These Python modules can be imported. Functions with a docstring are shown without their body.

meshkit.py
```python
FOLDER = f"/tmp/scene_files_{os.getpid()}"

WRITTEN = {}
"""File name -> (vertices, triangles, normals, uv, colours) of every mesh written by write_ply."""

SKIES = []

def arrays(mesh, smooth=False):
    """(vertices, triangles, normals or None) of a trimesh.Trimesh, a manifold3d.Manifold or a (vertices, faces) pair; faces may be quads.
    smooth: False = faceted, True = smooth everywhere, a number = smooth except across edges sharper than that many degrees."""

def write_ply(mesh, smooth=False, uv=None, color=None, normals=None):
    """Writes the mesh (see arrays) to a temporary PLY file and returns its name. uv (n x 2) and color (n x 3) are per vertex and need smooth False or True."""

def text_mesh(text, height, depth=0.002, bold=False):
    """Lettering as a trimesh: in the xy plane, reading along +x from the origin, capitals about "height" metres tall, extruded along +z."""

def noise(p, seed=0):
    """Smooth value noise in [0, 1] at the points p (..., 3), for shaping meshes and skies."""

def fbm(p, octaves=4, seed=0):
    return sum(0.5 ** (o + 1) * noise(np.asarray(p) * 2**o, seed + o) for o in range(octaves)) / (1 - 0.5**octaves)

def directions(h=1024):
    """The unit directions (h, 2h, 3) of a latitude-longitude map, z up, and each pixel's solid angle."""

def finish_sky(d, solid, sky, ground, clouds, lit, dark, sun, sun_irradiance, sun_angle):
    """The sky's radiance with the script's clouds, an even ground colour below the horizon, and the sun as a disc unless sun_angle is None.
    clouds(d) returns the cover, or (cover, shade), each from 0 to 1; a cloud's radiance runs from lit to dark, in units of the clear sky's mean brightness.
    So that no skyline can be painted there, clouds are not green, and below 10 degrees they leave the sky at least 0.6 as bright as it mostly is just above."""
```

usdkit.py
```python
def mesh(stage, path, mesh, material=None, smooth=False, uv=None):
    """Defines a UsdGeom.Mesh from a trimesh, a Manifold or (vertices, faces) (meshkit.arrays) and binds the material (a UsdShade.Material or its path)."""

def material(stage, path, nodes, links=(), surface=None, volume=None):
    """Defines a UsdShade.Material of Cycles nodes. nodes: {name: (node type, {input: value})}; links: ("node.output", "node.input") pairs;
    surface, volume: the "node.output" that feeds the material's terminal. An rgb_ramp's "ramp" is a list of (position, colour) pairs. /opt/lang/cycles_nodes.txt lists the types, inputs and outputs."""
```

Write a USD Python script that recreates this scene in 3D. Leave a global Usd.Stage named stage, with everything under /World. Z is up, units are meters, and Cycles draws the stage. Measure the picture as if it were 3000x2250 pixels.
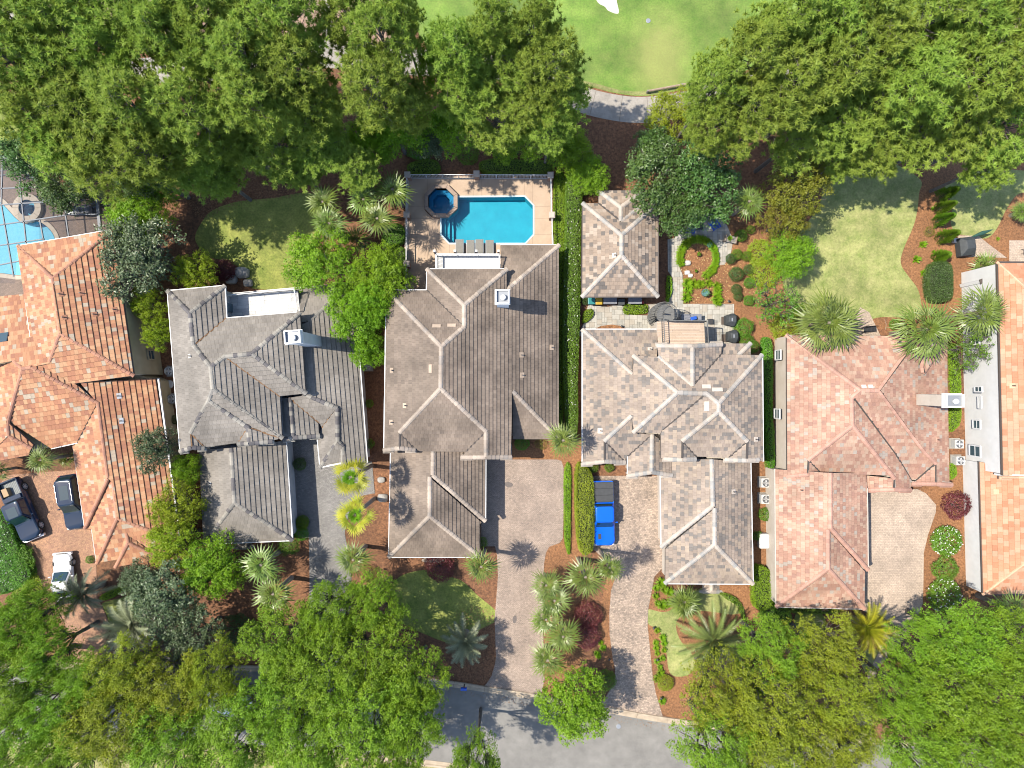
import math, random
import numpy as np, trimesh, shapely, shapely.geometry as sg
import shapely.affinity as sa
from shapely.ops import unary_union
from shapely.prepared import prep
import manifold3d as m3
import usdkit, meshkit
from pxr import Usd, UsdGeom, UsdLux, UsdShade, Gf, Sdf, Vt

stage = Usd.Stage.CreateInMemory()
UsdGeom.SetStageUpAxis(stage, 'Z'); UsdGeom.SetStageMetersPerUnit(stage, 1.0)
UsdGeom.Xform.Define(stage, '/World'); UsdGeom.Scope.Define(stage, '/World/Looks')

# ---- camera: a drone looking straight down from 64 m
H, S = 64.0, 0.032
cam = UsdGeom.Camera.Define(stage, '/World/camera')
cam.AddTranslateOp().Set((0, 0, H))
cam.CreateFocalLengthAttr(24.0); cam.CreateHorizontalApertureAttr(36.0)
cam.CreateClippingRangeAttr((0.5, 2000.0)); cam.CreateExposureAttr(EXPOSURE := 1.32)
# ---- sun and sky
SUN_EL, SUN_TO = math.radians(58), np.array([-1.0, 0.12])       # sun stands to the left of the picture, a little above
SUN_TO = SUN_TO / np.linalg.norm(SUN_TO)
sky_m = usdkit.material(stage, '/World/Looks/sky', {'t': ('sky_texture', dict(sky_type='single_scattering', sun_disc=False, sun_elevation=SUN_EL,
        sun_rotation=math.atan2(SUN_TO[0], SUN_TO[1]))), 'b': ('background_shader', dict(strength=0.14))}, [('t.color', 'b.color')], surface='b.background')
dome = UsdLux.DomeLight.Define(stage, '/World/sky')
UsdShade.MaterialBindingAPI.Apply(dome.GetPrim()).Bind(sky_m)
sun = UsdLux.DistantLight.Define(stage, '/World/sun')
sun.CreateIntensityAttr(1.05); sun.CreateAngleAttr(0.53); sun.CreateNormalizeAttr(True); sun.CreateColorAttr(Gf.Vec3f(1.0, 0.915, 0.78))
_d = Gf.Vec3d(SUN_TO[0] * math.cos(SUN_EL), SUN_TO[1] * math.cos(SUN_EL), math.sin(SUN_EL))
sun.AddTransformOp().Set(Gf.Matrix4d().SetRotate(Gf.Rotation(Gf.Vec3d(0, 0, 1), _d)))
for _l in (dome, sun):
    _l.GetPrim().SetCustomDataByKey('kind', 'structure')

# ---- helpers -------------------------------------------------------------------------------
def P(px, py, z=0.0):
    """The point at height z that the photograph shows at (px, py) of its 3000 x 2250 pixels."""
    k = S * (H - z) / H
    return np.array([(px - 1500) * k, (1125 - py) * k, z])
def P2(pts, z=0.0):
    return np.array([P(x, y, z)[:2] for x, y in pts])
used, ORI = {}, {}
def uniq(parent, name):
    key = parent + '/' + name
    n = used.get(key, -1) + 1; used[key] = n
    return key if n == 0 else f'{key}_{n:03d}'
def cdata(prim, label=None, cat=None, group=None, kind=None):
    for k, v in (('label', label), ('category', cat), ('group', group), ('kind', kind)):
        if v: prim.SetCustomDataByKey(k, v)
def thing(name, label, cat, loc=(0, 0, 0), rz=0.0, group=None, kind=None, scale=None):
    path = uniq('/World', name)
    x = UsdGeom.Xform.Define(stage, path)
    x.AddTranslateOp().Set(tuple(float(c) for c in loc))
    if rz: x.AddRotateZOp().Set(math.degrees(rz))
    if scale is not None: x.AddScaleOp().Set(tuple(float(c) for c in np.broadcast_to(scale, 3)))
    ORI[path] = np.array(loc, float)
    cdata(x.GetPrim(), label, cat, group, kind)
    return path
def arr(mesh):
    if hasattr(mesh, 'to_mesh') or isinstance(mesh, trimesh.Trimesh):
        v, f, _ = meshkit.arrays(mesh); return v, f
    return np.asarray(mesh[0], float), np.asarray(mesh[1], int)
def put(path, mesh, m, smooth=False, col=None):
    v, f = arr(mesh)
    g = usdkit.mesh(stage, path, (v, f), MAT[m] if isinstance(m, str) else m, smooth)
    if col is not None:
        c = np.asarray(col, np.float32)
        if c.ndim == 1: c = np.tile(c, (len(v), 1))
        UsdGeom.PrimvarsAPI(g).CreatePrimvar('tcol', Sdf.ValueTypeNames.Float3Array, 'vertex').Set(Vt.Vec3fArray.FromNumpy(c))
    return g
def part(parent, name, mesh, m, smooth=False, label=None, kind=None, col=None, world=False):
    """A part (or sub-part) below parent. world: the mesh is in world coordinates and the thing is not turned."""
    path = uniq(parent, name)
    if world:
        top = '/'.join(parent.split('/')[:3])
        v, f = arr(mesh); mesh = (v - ORI.get(top, 0), f)
    g = put(path, mesh, m, smooth, col)
    cdata(g.GetPrim(), label, None, None, kind)
    return path
def solo(name, mesh, m, label=None, cat=None, group=None, kind=None, smooth=False, col=None):
    path = uniq('/World', name)
    g = put(path, mesh, m, smooth, col)
    cdata(g.GetPrim(), label, cat, group, kind)
    ORI[path] = np.zeros(3)
    return path
def copy_of(cls, name, label, cat, loc, rz=0.0, group=None, scale=(1, 1, 1), tilt=None):
    path = uniq('/World', name)
    x = UsdGeom.Xform.Define(stage, path)
    x.AddTranslateOp().Set(tuple(float(c) for c in loc))
    if tilt: x.AddRotateXYZOp().Set(Gf.Vec3f(tilt[0], tilt[1], math.degrees(rz)))
    else: x.AddRotateZOp().Set(math.degrees(rz))
    x.AddScaleOp().Set(tuple(float(c) for c in np.broadcast_to(scale, 3)))
    p = x.GetPrim(); p.GetReferences().AddInternalReference(cls); p.SetInstanceable(True)
    cdata(p, label, cat, group)
    return path
stage.CreateClassPrim('/World/Models')
def cls(name):
    p = '/World/Models/' + name
    stage.CreateClassPrim(p)
    return p

# ---- mesh pieces, all as (vertices, faces)
BF = np.array([[0,2,1],[0,3,2],[4,5,6],[4,6,7],[0,1,5],[0,5,4],[1,2,6],[1,6,5],[2,3,7],[2,7,6],[3,0,4],[3,4,7]])
def cat(*ms):
    ms = [arr(m) for m in (ms[0] if len(ms) == 1 and isinstance(ms[0], list) else ms) if m is not None]
    n, vs, fs = 0, [], []
    for v, f in ms:
        vs.append(v); fs.append(f + n); n += len(v)
    return np.vstack(vs), np.vstack(fs)
def box(c, size, rz=0.0):
    a, b, d = np.asarray(size, float) / 2
    v = np.array([[-a,-b,-d],[a,-b,-d],[a,b,-d],[-a,b,-d],[-a,-b,d],[a,-b,d],[a,b,d],[-a,b,d]])
    if rz:
        co, si = math.cos(rz), math.sin(rz); v = v @ np.array([[co, si, 0], [-si, co, 0], [0, 0, 1]])
    return v + np.asarray(c, float), BF
def beam(p, q, w, h, up=(0, 0, 1)):
    """A box from p to q, w wide and h high, p and q on its axis."""
    p, q = np.asarray(p, float), np.asarray(q, float)
    t = q - p; t = t / (np.linalg.norm(t) + 1e-9)
    n = np.cross(up, t); n = n / (np.linalg.norm(n) + 1e-9) if np.linalg.norm(n) > 1e-6 else np.array([1.0, 0, 0])
    u = np.cross(t, n)
    v = np.array([o + sx * n * w / 2 + sz * u * h / 2 for sz in (-1, 1) for o, sx in ((p, -1), (p, 1), (q, 1), (q, -1))])
    return v[[0, 3, 2, 1, 4, 7, 6, 5]], BF
def tube(pts, rad, n=6, cap=True):
    pts = np.asarray(pts, float); rad = np.broadcast_to(rad, len(pts))
    vs = []
    ang = np.arange(n) / n * 2 * np.pi
    for i, p in enumerate(pts):
        t = pts[min(i + 1, len(pts) - 1)] - pts[max(i - 1, 0)]; t = t / (np.linalg.norm(t) + 1e-9)
        a = np.cross(t, [0, 0, 1.0]) if abs(t[2]) < 0.9 else np.cross(t, [1.0, 0, 0]); a /= np.linalg.norm(a); b = np.cross(t, a)
        vs.append(p + rad[i] * (np.cos(ang)[:, None] * a + np.sin(ang)[:, None] * b))
    fs = []
    for i in range(len(pts) - 1):
        for k in range(n):
            k2 = (k + 1) % n; a, b, c, d = i*n+k, i*n+k2, (i+1)*n+k2, (i+1)*n+k
            fs += [[a, c, b], [a, d, c]]
    if cap:
        for k in range(1, n - 1): fs += [[0, k, k + 1], [(len(pts)-1)*n, (len(pts)-1)*n + k + 1, (len(pts)-1)*n + k]]
    return np.vstack(vs), np.array(fs)
def lathe(prof, n=16):
    ang = np.arange(n) / n * 2 * np.pi
    v = np.vstack([np.stack([r * np.cos(ang), r * np.sin(ang), np.full(n, z)], 1) for r, z in prof]); fs = []
    for i in range(len(prof) - 1):
        for k in range(n):
            k2 = (k + 1) % n; fs += [[i*n+k, i*n+k2, (i+1)*n+k2], [i*n+k, (i+1)*n+k2, (i+1)*n+k]]
    return v, np.array(fs)
def move(m, loc=(0, 0, 0), rz=0.0, s=1.0):
    v, f = arr(m); v = v * s
    if rz:
        co, si = math.cos(rz), math.sin(rz); v = v @ np.array([[co, si, 0], [-si, co, 0], [0, 0, 1]])
    return v + np.asarray(loc, float), f
def sheet(poly, z):
    """A flat sheet from a shapely polygon."""
    out = []
    for g in getattr(poly, 'geoms', [poly]):
        if g.is_empty or g.area < 1e-4 or g.geom_type != 'Polygon': continue
        v, f = trimesh.creation.triangulate_polygon(g, engine='earcut')
        v = np.column_stack([v, np.full(len(v), z)])
        n = np.cross(v[f[:, 1]] - v[f[:, 0]], v[f[:, 2]] - v[f[:, 0]])[:, 2]
        f = np.where((n < 0)[:, None], f[:, ::-1], f); out.append((v, f))
    return cat(out)
def prism(poly, z0, z1):
    out = []
    for g in getattr(poly, 'geoms', [poly]):
        if g.is_empty or g.area < 1e-4: continue
        m = trimesh.creation.extrude_polygon(g, z1 - z0, engine='earcut'); m.apply_translation([0, 0, z0]); out.append(arr(m))
    return cat(out)
def smooth_line(pts, n=8, closed=False):
    """Catmull-Rom through the points."""
    p = np.asarray(pts, float); N = len(p); out = []
    for i in range(N if closed else N - 1):
        a, b, c, d = (p[(i + k) % N] if closed else p[min(max(i + k, 0), N - 1)] for k in (-1, 0, 1, 2))
        for t in np.arange(n) / n:
            out.append(0.5 * ((2*b) + (c-a)*t + (2*a-5*b+4*c-d)*t*t + (3*b-a-3*c+d)*t**3))
    if not closed: out.append(p[-1])
    return np.array(out)
def gpoly(pts, smooth=True, n=6):
    return sg.Polygon(smooth_line(P2(pts), n, True) if smooth else P2(pts)).buffer(0)
def rbox(size, r, seg=8):
    """A box with rounded edges: the hull of eight spheres."""
    a, b, c = np.asarray(size, float) / 2 - r
    s = m3.Manifold.sphere(r, seg)
    return m3.Manifold.batch_hull([s.translate([x, y, z]) for x in (-a, a) for y in (-b, b) for z in (-c, c)])

# ---- materials ----------------------------------------------------------------------------
MAT = {}
AF = 0.565
AFX = ('window', 'car_', 'rubber', 'black', 'metal', 'steel')
def mat(name, c, rough=0.7, c2=None, scale=3.0, detail=4, bump=0.0, bscale=None, metallic=0.0, coat=0.0, spec=None, big=None, bdist=0.02, ramp=None, fine=None):
    """A principled surface whose colour runs between c and c2 with noise; big = (scale, amount) for a second, broad variation of brightness."""
    f_ = {'fairway_grass': 0.80, 'lawn_grass': 0.9, 'pale_lawn_grass': 0.78, 'dry_grass': 0.72}.get(name, AF if not metallic else 1.0); c = tuple(x * f_ for x in c); c2 = tuple(x * f_ for x in c2) if c2 else c2
    nodes = {'g': ('geometry', {}), 'p': ('principled_bsdf', dict(roughness=rough, metallic=metallic, coat_weight=coat, **({'specular_ior_level': spec} if spec is not None else {})))}
    links = []
    if c2 is None and ramp is None:
        nodes['p'][1]['base_color'] = c
    else:
        nodes['n'] = ('noise_texture', dict(scale=scale, detail=float(detail), roughness=0.62))
        nodes['r'] = ('rgb_ramp', dict(ramp=ramp or [(0.32, c), (0.68, c2)]))
        links += [('g.position', 'n.vector'), ('n.fac', 'r.fac')]
        out = 'r.color'
        if big:
            nodes['nb'] = ('noise_texture', dict(scale=big[0], detail=3.0, roughness=0.55))
            nodes['mr'] = ('map_range', dict(from_min=0.33, from_max=0.67, to_min=1 - big[1], to_max=1 + big[1]))
            nodes['mx'] = ('mix_color', dict(blend_type='multiply', fac=1.0, use_clamp=False))
            links += [('g.position', 'nb.vector'), ('nb.fac', 'mr.value'), (out, 'mx.a'), ('mr.result', 'mx.b')]; out = 'mx.result'
        if fine:
            nodes['nf'] = ('noise_texture', dict(scale=fine[0], detail=4.0, roughness=0.75))
            nodes['mf'] = ('map_range', dict(from_min=0.36, from_max=0.64, to_min=1 - fine[1], to_max=1 + fine[1]))
            nodes['my'] = ('mix_color', dict(blend_type='multiply', fac=1.0, use_clamp=False))
            links += [('g.position', 'nf.vector'), ('nf.fac', 'mf.value'), (out, 'my.a'), ('mf.result', 'my.b')]; out = 'my.result'
        links.append((out, 'p.base_color'))
    if bump:
        nodes['bn'] = ('noise_texture', dict(scale=bscale or scale * 3, detail=3.0, roughness=0.65))
        nodes['bu'] = ('bump', dict(strength=bump, distance=bdist))
        links += [('g.position', 'bn.vector'), ('bn.fac', 'bu.height'), ('bu.normal', 'p.normal')]
    MAT[name] = usdkit.material(stage, '/World/Looks/' + name, nodes, links, surface='p.BSDF')
def worn(name, at, size, colour, amount):
    """Adds a patch of worn turf with a soft, ragged edge round the point at to a grass material."""
    path = '/World/Looks/' + name; p = UsdShade.Shader.Get(stage, path + '/p'); src = p.GetInput('base_color').GetConnectedSources()[0][0]
    def node(n, kind, **k):
        sh = UsdShade.Shader.Define(stage, f'{path}/{n}'); sh.CreateIdAttr('cycles_' + kind)
        for a, b in k.items():
            if isinstance(b, str): sh.CreateInput(a, Sdf.ValueTypeNames.Token).Set(b)
            elif isinstance(b, bool): sh.CreateInput(a, Sdf.ValueTypeNames.Bool).Set(b)
            elif np.ndim(b): sh.CreateInput(a, Sdf.ValueTypeNames.Float3).Set(Gf.Vec3f(*map(float, b)))
            else: sh.CreateInput(a, Sdf.ValueTypeNames.Float).Set(float(b))
        return sh
    link = lambda a, o, b, i: b.CreateInput(i, Sdf.ValueTypeNames.Token).ConnectToSource(a.CreateOutput(o, Sdf.ValueTypeNames.Token))
    g = UsdShade.Shader.Get(stage, path + '/g')
    nz = node('wn', 'noise_texture', scale=0.9, detail=6.0, roughness=0.7); mp = node('wm', 'mapping', location=tuple(-a / b for a, b in zip(at, size)), scale=tuple(1 / b for b in size))
    gr = node('wg', 'gradient_texture', gradient_type='spherical'); ma = node('wa', 'math', math_type='multiply_add', value3=-0.35); mb = node('wb', 'math', math_type='add', use_clamp=True); mc = node('wc', 'math', math_type='multiply', value2=amount)
    mx = node('wx', 'mix_color', a=(0, 0, 0), b=colour)
    link(g, 'position', nz, 'vector'); link(g, 'position', mp, 'vector'); link(mp, 'vector', gr, 'vector'); link(gr, 'fac', ma, 'value1'); ma.CreateInput('value2', Sdf.ValueTypeNames.Float).Set(1.3); link(ma, 'value', mb, 'value1'); link(nz, 'fac', mb, 'value2'); link(mb, 'value', mc, 'value1'); link(mc, 'value', mx, 'fac')
    mb2 = mb
    mx.CreateInput('a', Sdf.ValueTypeNames.Token).ConnectToSource(UsdShade.Shader(src.source.GetPrim()).CreateOutput(src.sourceName, Sdf.ValueTypeNames.Token)); p.CreateInput('base_color', Sdf.ValueTypeNames.Token).ConnectToSource(mx.CreateOutput('result', Sdf.ValueTypeNames.Token))
def tile_mat(name, stain=0.3, rough=0.75, sscale=0.35, fine=7.0):
    """Colour from the mesh's tcol, weathered by broad stains and fine mottling."""
    nodes = {'g': ('geometry', {}), 'a': ('attribute', dict(attribute='tcol')), 'p': ('principled_bsdf', dict(roughness=rough, specular_ior_level=0.3)),
             'n': ('noise_texture', dict(scale=sscale, detail=5.0, roughness=0.6)), 'm': ('map_range', dict(from_min=0.34, from_max=0.62, to_min=1 - stain, to_max=1.06)),
             'n2': ('noise_texture', dict(scale=fine, detail=4.0, roughness=0.7)), 'm2': ('map_range', dict(from_min=0.3, from_max=0.7, to_min=0.91*AF, to_max=1.08*AF)),
             'x': ('mix_color', dict(blend_type='multiply', fac=1.0, use_clamp=False)), 'y': ('mix_color', dict(blend_type='multiply', fac=1.0, use_clamp=False))}
    MAT[name] = usdkit.material(stage, '/World/Looks/' + name, nodes, [('g.position', 'n.vector'), ('g.position', 'n2.vector'), ('n.fac', 'm.value'), ('n2.fac', 'm2.value'),
        ('a.color', 'x.a'), ('m.result', 'x.b'), ('x.result', 'y.a'), ('m2.result', 'y.b'), ('y.result', 'p.base_color')], surface='p.BSDF')
def leaf_mat(name, dark, mid, light, trans=0.3, rough=0.5, hue=0.03, spec=0.4, vrange=0.3):
    """Leaves: a tone of their own for every leaf, a shift for every plant, some light coming through."""
    nodes = {'g': ('geometry', {}), 'o': ('object_info', {}), 'r': ('rgb_ramp', dict(ramp=[(0, dark), (0.5, mid), (1, light)])),
             'nz': ('noise_texture', dict(scale=0.7, detail=2.0)), 'av': ('math', dict(math_type='multiply_add', value2=0.55)),
             'nm': ('math', dict(math_type='multiply', value2=0.45)),
             'h': ('hsv', dict(saturation=1.0, fac=1.0)), 'hm': ('map_range', dict(to_min=0.5 - hue, to_max=0.5 + hue)), 'hv': ('map_range', dict(to_min=1 - vrange, to_max=1 + vrange)),
             'p': ('principled_bsdf', dict(roughness=rough, specular_ior_level=spec)), 't': ('translucent_bsdf', {}), 'm': ('mix_closure', dict(fac=trans))}
    MAT[name] = usdkit.material(stage, '/World/Looks/' + name, nodes, [('g.random_per_island', 'av.value1'), ('g.position', 'nz.vector'), ('nz.fac', 'nm.value1'), ('nm.value', 'av.value3'),
        ('av.value', 'r.fac'), ('r.color', 'h.color'), ('o.random', 'hm.value'), ('o.random', 'hv.value'),
        ('hm.result', 'h.hue'), ('hv.result', 'h.value'), ('h.color', 'p.base_color'), ('h.color', 't.color'), ('p.BSDF', 'm.closure1'), ('t.BSDF', 'm.closure2')], surface='m.closure')
def paver_mat(name, c1, c2, joint, bw=0.2, bh=0.1, rot=0.0, rough=0.8, rand=0.5):
    c1, c2, joint = (tuple(x * AF * w for x, w in zip(c, (1.06, 1.0, 0.94))) for c in (c1, c2, joint))
    nodes = {'g': ('geometry', {}), 'mp': ('mapping', dict(rotation=(0, 0, rot))), 'b': ('brick_texture', dict(scale=1.0, brick_width=bw, row_height=bh, mortar_size=0.007, color1=c1, color2=c2, mortar=joint, mortar_smooth=0.1)),
             'n': ('noise_texture', dict(scale=0.5, detail=4.0)), 'm': ('map_range', dict(from_min=0.3, from_max=0.7, to_min=0.82, to_max=1.16)),
             'v': ('voronoi_texture', dict(scale=1.0)), 'x': ('mix_color', dict(blend_type='multiply', fac=1.0, use_clamp=False)), 'p': ('principled_bsdf', dict(roughness=rough)),
             'n2': ('noise_texture', dict(scale=8.0, detail=2.0)), 'm2': ('map_range', dict(from_min=0.35, from_max=0.65, to_min=1 - 0.3*rand, to_max=1 + 0.3*rand)), 'y': ('mix_color', dict(blend_type='multiply', fac=1.0, use_clamp=False)),
             'bu': ('bump', dict(strength=0.5, distance=0.006, invert=True))}
    del nodes['v']
    MAT[name] = usdkit.material(stage, '/World/Looks/' + name, nodes, [('g.position', 'mp.vector'), ('mp.vector', 'b.vector'), ('g.position', 'n.vector'), ('g.position', 'n2.vector'), ('n.fac', 'm.value'), ('n2.fac', 'm2.value'),
        ('b.color', 'x.a'), ('m.result', 'x.b'), ('x.result', 'y.a'), ('m2.result', 'y.b'), ('y.result', 'p.base_color'), ('b.fac', 'bu.height'), ('bu.normal', 'p.normal')], surface='p.BSDF')

mat('pine_straw', (0.115, 0.047, 0.019), 0.9, (0.288, 0.133, 0.061), 3.5, 8, 0.6, 14, big=(0.25, 0.3), bdist=0.03, fine=(6, 0.34))
mat('bark_mulch', (0.170, 0.072, 0.025), 0.9, (0.357, 0.170, 0.072), 5.0, 8, 0.6, 20, big=(0.35, 0.18), bdist=0.03, fine=(7, 0.28))
mat('sandy_soil', (0.240, 0.152, 0.104), 0.9, (0.416, 0.288, 0.216), 1.2, 8, 0.4, 10, big=(0.2, 0.2), fine=(5, 0.2))
mat('fairway_grass', (0.062, 0.135, 0.012), 0.9, (0.125, 0.205, 0.030), 0.55, 9, 0.5, 12, big=(0.16, 0.28), bdist=0.03, fine=(6, 0.2))
mat('lawn_grass', (0.100, 0.135, 0.018), 0.9, (0.205, 0.220, 0.048), 0.8, 9, 0.5, 14, big=(0.25, 0.2), bdist=0.03, fine=(5, 0.24))
mat('pale_lawn_grass', (0.140, 0.180, 0.042), 0.9, (0.285, 0.285, 0.11), 0.9, 9, 0.5, 14, big=(0.3, 0.16), bdist=0.03, fine=(5, 0.2))
mat('dry_grass', (0.17, 0.19, 0.05), 0.9, (0.34, 0.285, 0.13), 1.5, 9, 0.4, 14, big=(0.3, 0.15), fine=(5, 0.2))
mat('worn_turf', (0.15, 0.20, 0.035), 0.9, (0.29, 0.285, 0.11), 1.2, 9, 0.4, 14, big=(0.35, 0.2), fine=(5, 0.22))
mat('deck_joint', (0.30, 0.21, 0.15), 0.85)
mat('dark_green_canvas', (0.008, 0.07, 0.055), 0.8)
mat('oil_stain', (0.11, 0.09, 0.08), 0.7, (0.17, 0.14, 0.125), 6.0)
mat('valley_debris', (0.16, 0.085, 0.04), 0.95, (0.28, 0.16, 0.08), 6.0)
mat('sand', (0.50, 0.49, 0.43), 0.95, (0.70, 0.69, 0.63), 1.5, 7, 0.3, 8)
mat('path_concrete', (0.295, 0.271, 0.238), 0.85, (0.410, 0.377, 0.336), 1.3, 8, 0.1, 20, big=(0.3, 0.12), fine=(5, 0.08))
mat('kerb_concrete', (0.38, 0.30, 0.21), 0.85, (0.56, 0.46, 0.34), 1.6, 8, 0.1, 20)
mat('asphalt', (0.195, 0.187, 0.172), 0.88, (0.262, 0.250, 0.230), 1.0, 10, 0.25, 40, big=(0.2, 0.12), bdist=0.01, fine=(14, 0.12))
mat('deck_concrete', (0.47, 0.345, 0.245), 0.8, (0.55, 0.415, 0.30), 0.9, 6, 0.08, 30, big=(0.2, 0.06), fine=(4, 0.04))
mat('stone_grey', (0.304, 0.296, 0.264), 0.8, (0.448, 0.432, 0.384), 2.2, 7, 0.2, 10)
mat('stone_pale', (0.400, 0.384, 0.336), 0.8, (0.528, 0.504, 0.448), 2.2, 7, 0.2, 10)
mat('stone_warm', (0.368, 0.328, 0.272), 0.8, (0.464, 0.424, 0.360), 2.2, 7, 0.2, 10)
mat('stone_joint', (0.20, 0.18, 0.15), 0.9, (0.28, 0.25, 0.21), 4.0)
mat('white_paint', (0.686, 0.695, 0.704), 0.5)
mat('white_floor', (0.560, 0.560, 0.552), 0.6, (0.656, 0.656, 0.648), 1.2, 6)
mat('white_stucco', (0.666, 0.675, 0.684), 0.8, (0.738, 0.747, 0.756), 1.5, 5, 0.15, 25)
mat('cream_stucco', (0.558, 0.495, 0.423), 0.8, (0.648, 0.585, 0.513), 1.0, 5, 0.15, 25)
mat('tan_stucco', (0.42, 0.34, 0.20), 0.8, (0.52, 0.43, 0.27), 1.0, 5, 0.15, 25)
mat('grey_stucco', (0.40, 0.42, 0.44), 0.8, (0.50, 0.52, 0.54), 1.0, 5, 0.15, 25)
mat('beige_stucco', (0.52, 0.42, 0.33), 0.8, (0.62, 0.51, 0.41), 1.0, 5, 0.15, 25)
mat('roof_underlay', (0.07, 0.06, 0.055), 0.9)
mat('dark_trim', (0.09, 0.07, 0.06), 0.6)
mat('grey_metal', (0.20, 0.215, 0.235), 0.45, metallic=0.3)
mat('frame_metal', (0.13, 0.15, 0.18), 0.6)
mat('black_metal', (0.035, 0.035, 0.038), 0.5)
mat('iron_grey', (0.12, 0.12, 0.115), 0.6, (0.17, 0.17, 0.16), 3.0)
mat('steel', (0.55, 0.56, 0.57), 0.3, metallic=0.8)
mat('aircon_grey', (0.42, 0.43, 0.43), 0.6)
mat('aircon_pale', (0.62, 0.61, 0.58), 0.6)
mat('black_cover', (0.035, 0.042, 0.048), 0.7, (0.055, 0.064, 0.07), 4.0, 4, 0.4, 6, bdist=0.03)
mat('mat_brown', (0.10, 0.075, 0.06), 0.9)
mat('grey_cover', (0.17, 0.18, 0.21), 0.7, (0.24, 0.25, 0.29), 3.0, 4, 0.4, 6, bdist=0.03)
mat('teal_plastic', (0.02, 0.22, 0.22), 0.4)
mat('yellow_plastic', (0.50, 0.33, 0.02), 0.4)
mat('red_plastic', (0.5, 0.03, 0.02), 0.4)
mat('blue_plastic', (0.015, 0.10, 0.52), 0.4)
mat('teal_glaze', (0.08, 0.22, 0.23), 0.3, (0.18, 0.36, 0.36), 6.0)
mat('terracotta', (0.36, 0.13, 0.07), 0.8)
mat('wood_weathered', (0.30, 0.22, 0.16), 0.85, (0.44, 0.34, 0.26), 4.0, 6)
mat('wood_grey', (0.22, 0.20, 0.18), 0.9, (0.36, 0.33, 0.29), 4.0, 6)
mat('fabric_grey', (0.21, 0.205, 0.19), 0.8, (0.25, 0.245, 0.225), 8.0)
mat('pillar_cap', (0.50, 0.42, 0.36), 0.8, (0.58, 0.50, 0.43), 2.0)
mat('pillar_brick', (0.30, 0.17, 0.11), 0.9, (0.42, 0.26, 0.17), 6.0)
mat('pool_plaster', (0.010, 0.33, 0.45), 0.6, (0.018, 0.40, 0.52), 0.9, 5)
mat('pool_edge', (0.45, 0.66, 0.74), 0.5, (0.56, 0.74, 0.80), 6.0)
mat('spa_plaster', (0.006, 0.22, 0.40), 0.6, (0.01, 0.28, 0.47), 2.0)
mat('pale_pool_plaster', (0.12, 0.43, 0.62), 0.6, (0.17, 0.50, 0.68), 4.0)
mat('spa_stone', (0.32, 0.23, 0.18), 0.8, (0.42, 0.32, 0.25), 4.0)
mat('coping_beige', (0.48, 0.40, 0.31), 0.8, (0.58, 0.50, 0.40), 3.0)
mat('rubber', (0.02, 0.02, 0.021), 0.8)
mat('rim_alloy', (0.55, 0.54, 0.53), 0.35, metallic=0.7)
mat('car_glass', (0.010, 0.035, 0.042), 0.06, spec=0.8)
mat('dark_car_paint', (0.012, 0.026, 0.055), 0.10, coat=0.3, spec=0.35)
mat('white_car_paint', (0.80, 0.80, 0.80), 0.3, coat=1.0)
mat('blue_car_paint', (0.004, 0.13, 0.80), 0.14, coat=0.4, spec=0.35)
mat('silver_car_paint', (0.45, 0.47, 0.49), 0.3, coat=1.0, metallic=0.4)
mat('bed_liner', (0.20, 0.22, 0.22), 0.7, (0.26, 0.28, 0.28), 5.0)
mat('tonneau_vinyl', (0.035, 0.038, 0.042), 0.7, (0.05, 0.054, 0.058), 4.0)
mat('cardboard', (0.44, 0.30, 0.17), 0.9)
mat('lamp_glass', (0.75, 0.75, 0.72), 0.15)
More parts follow.
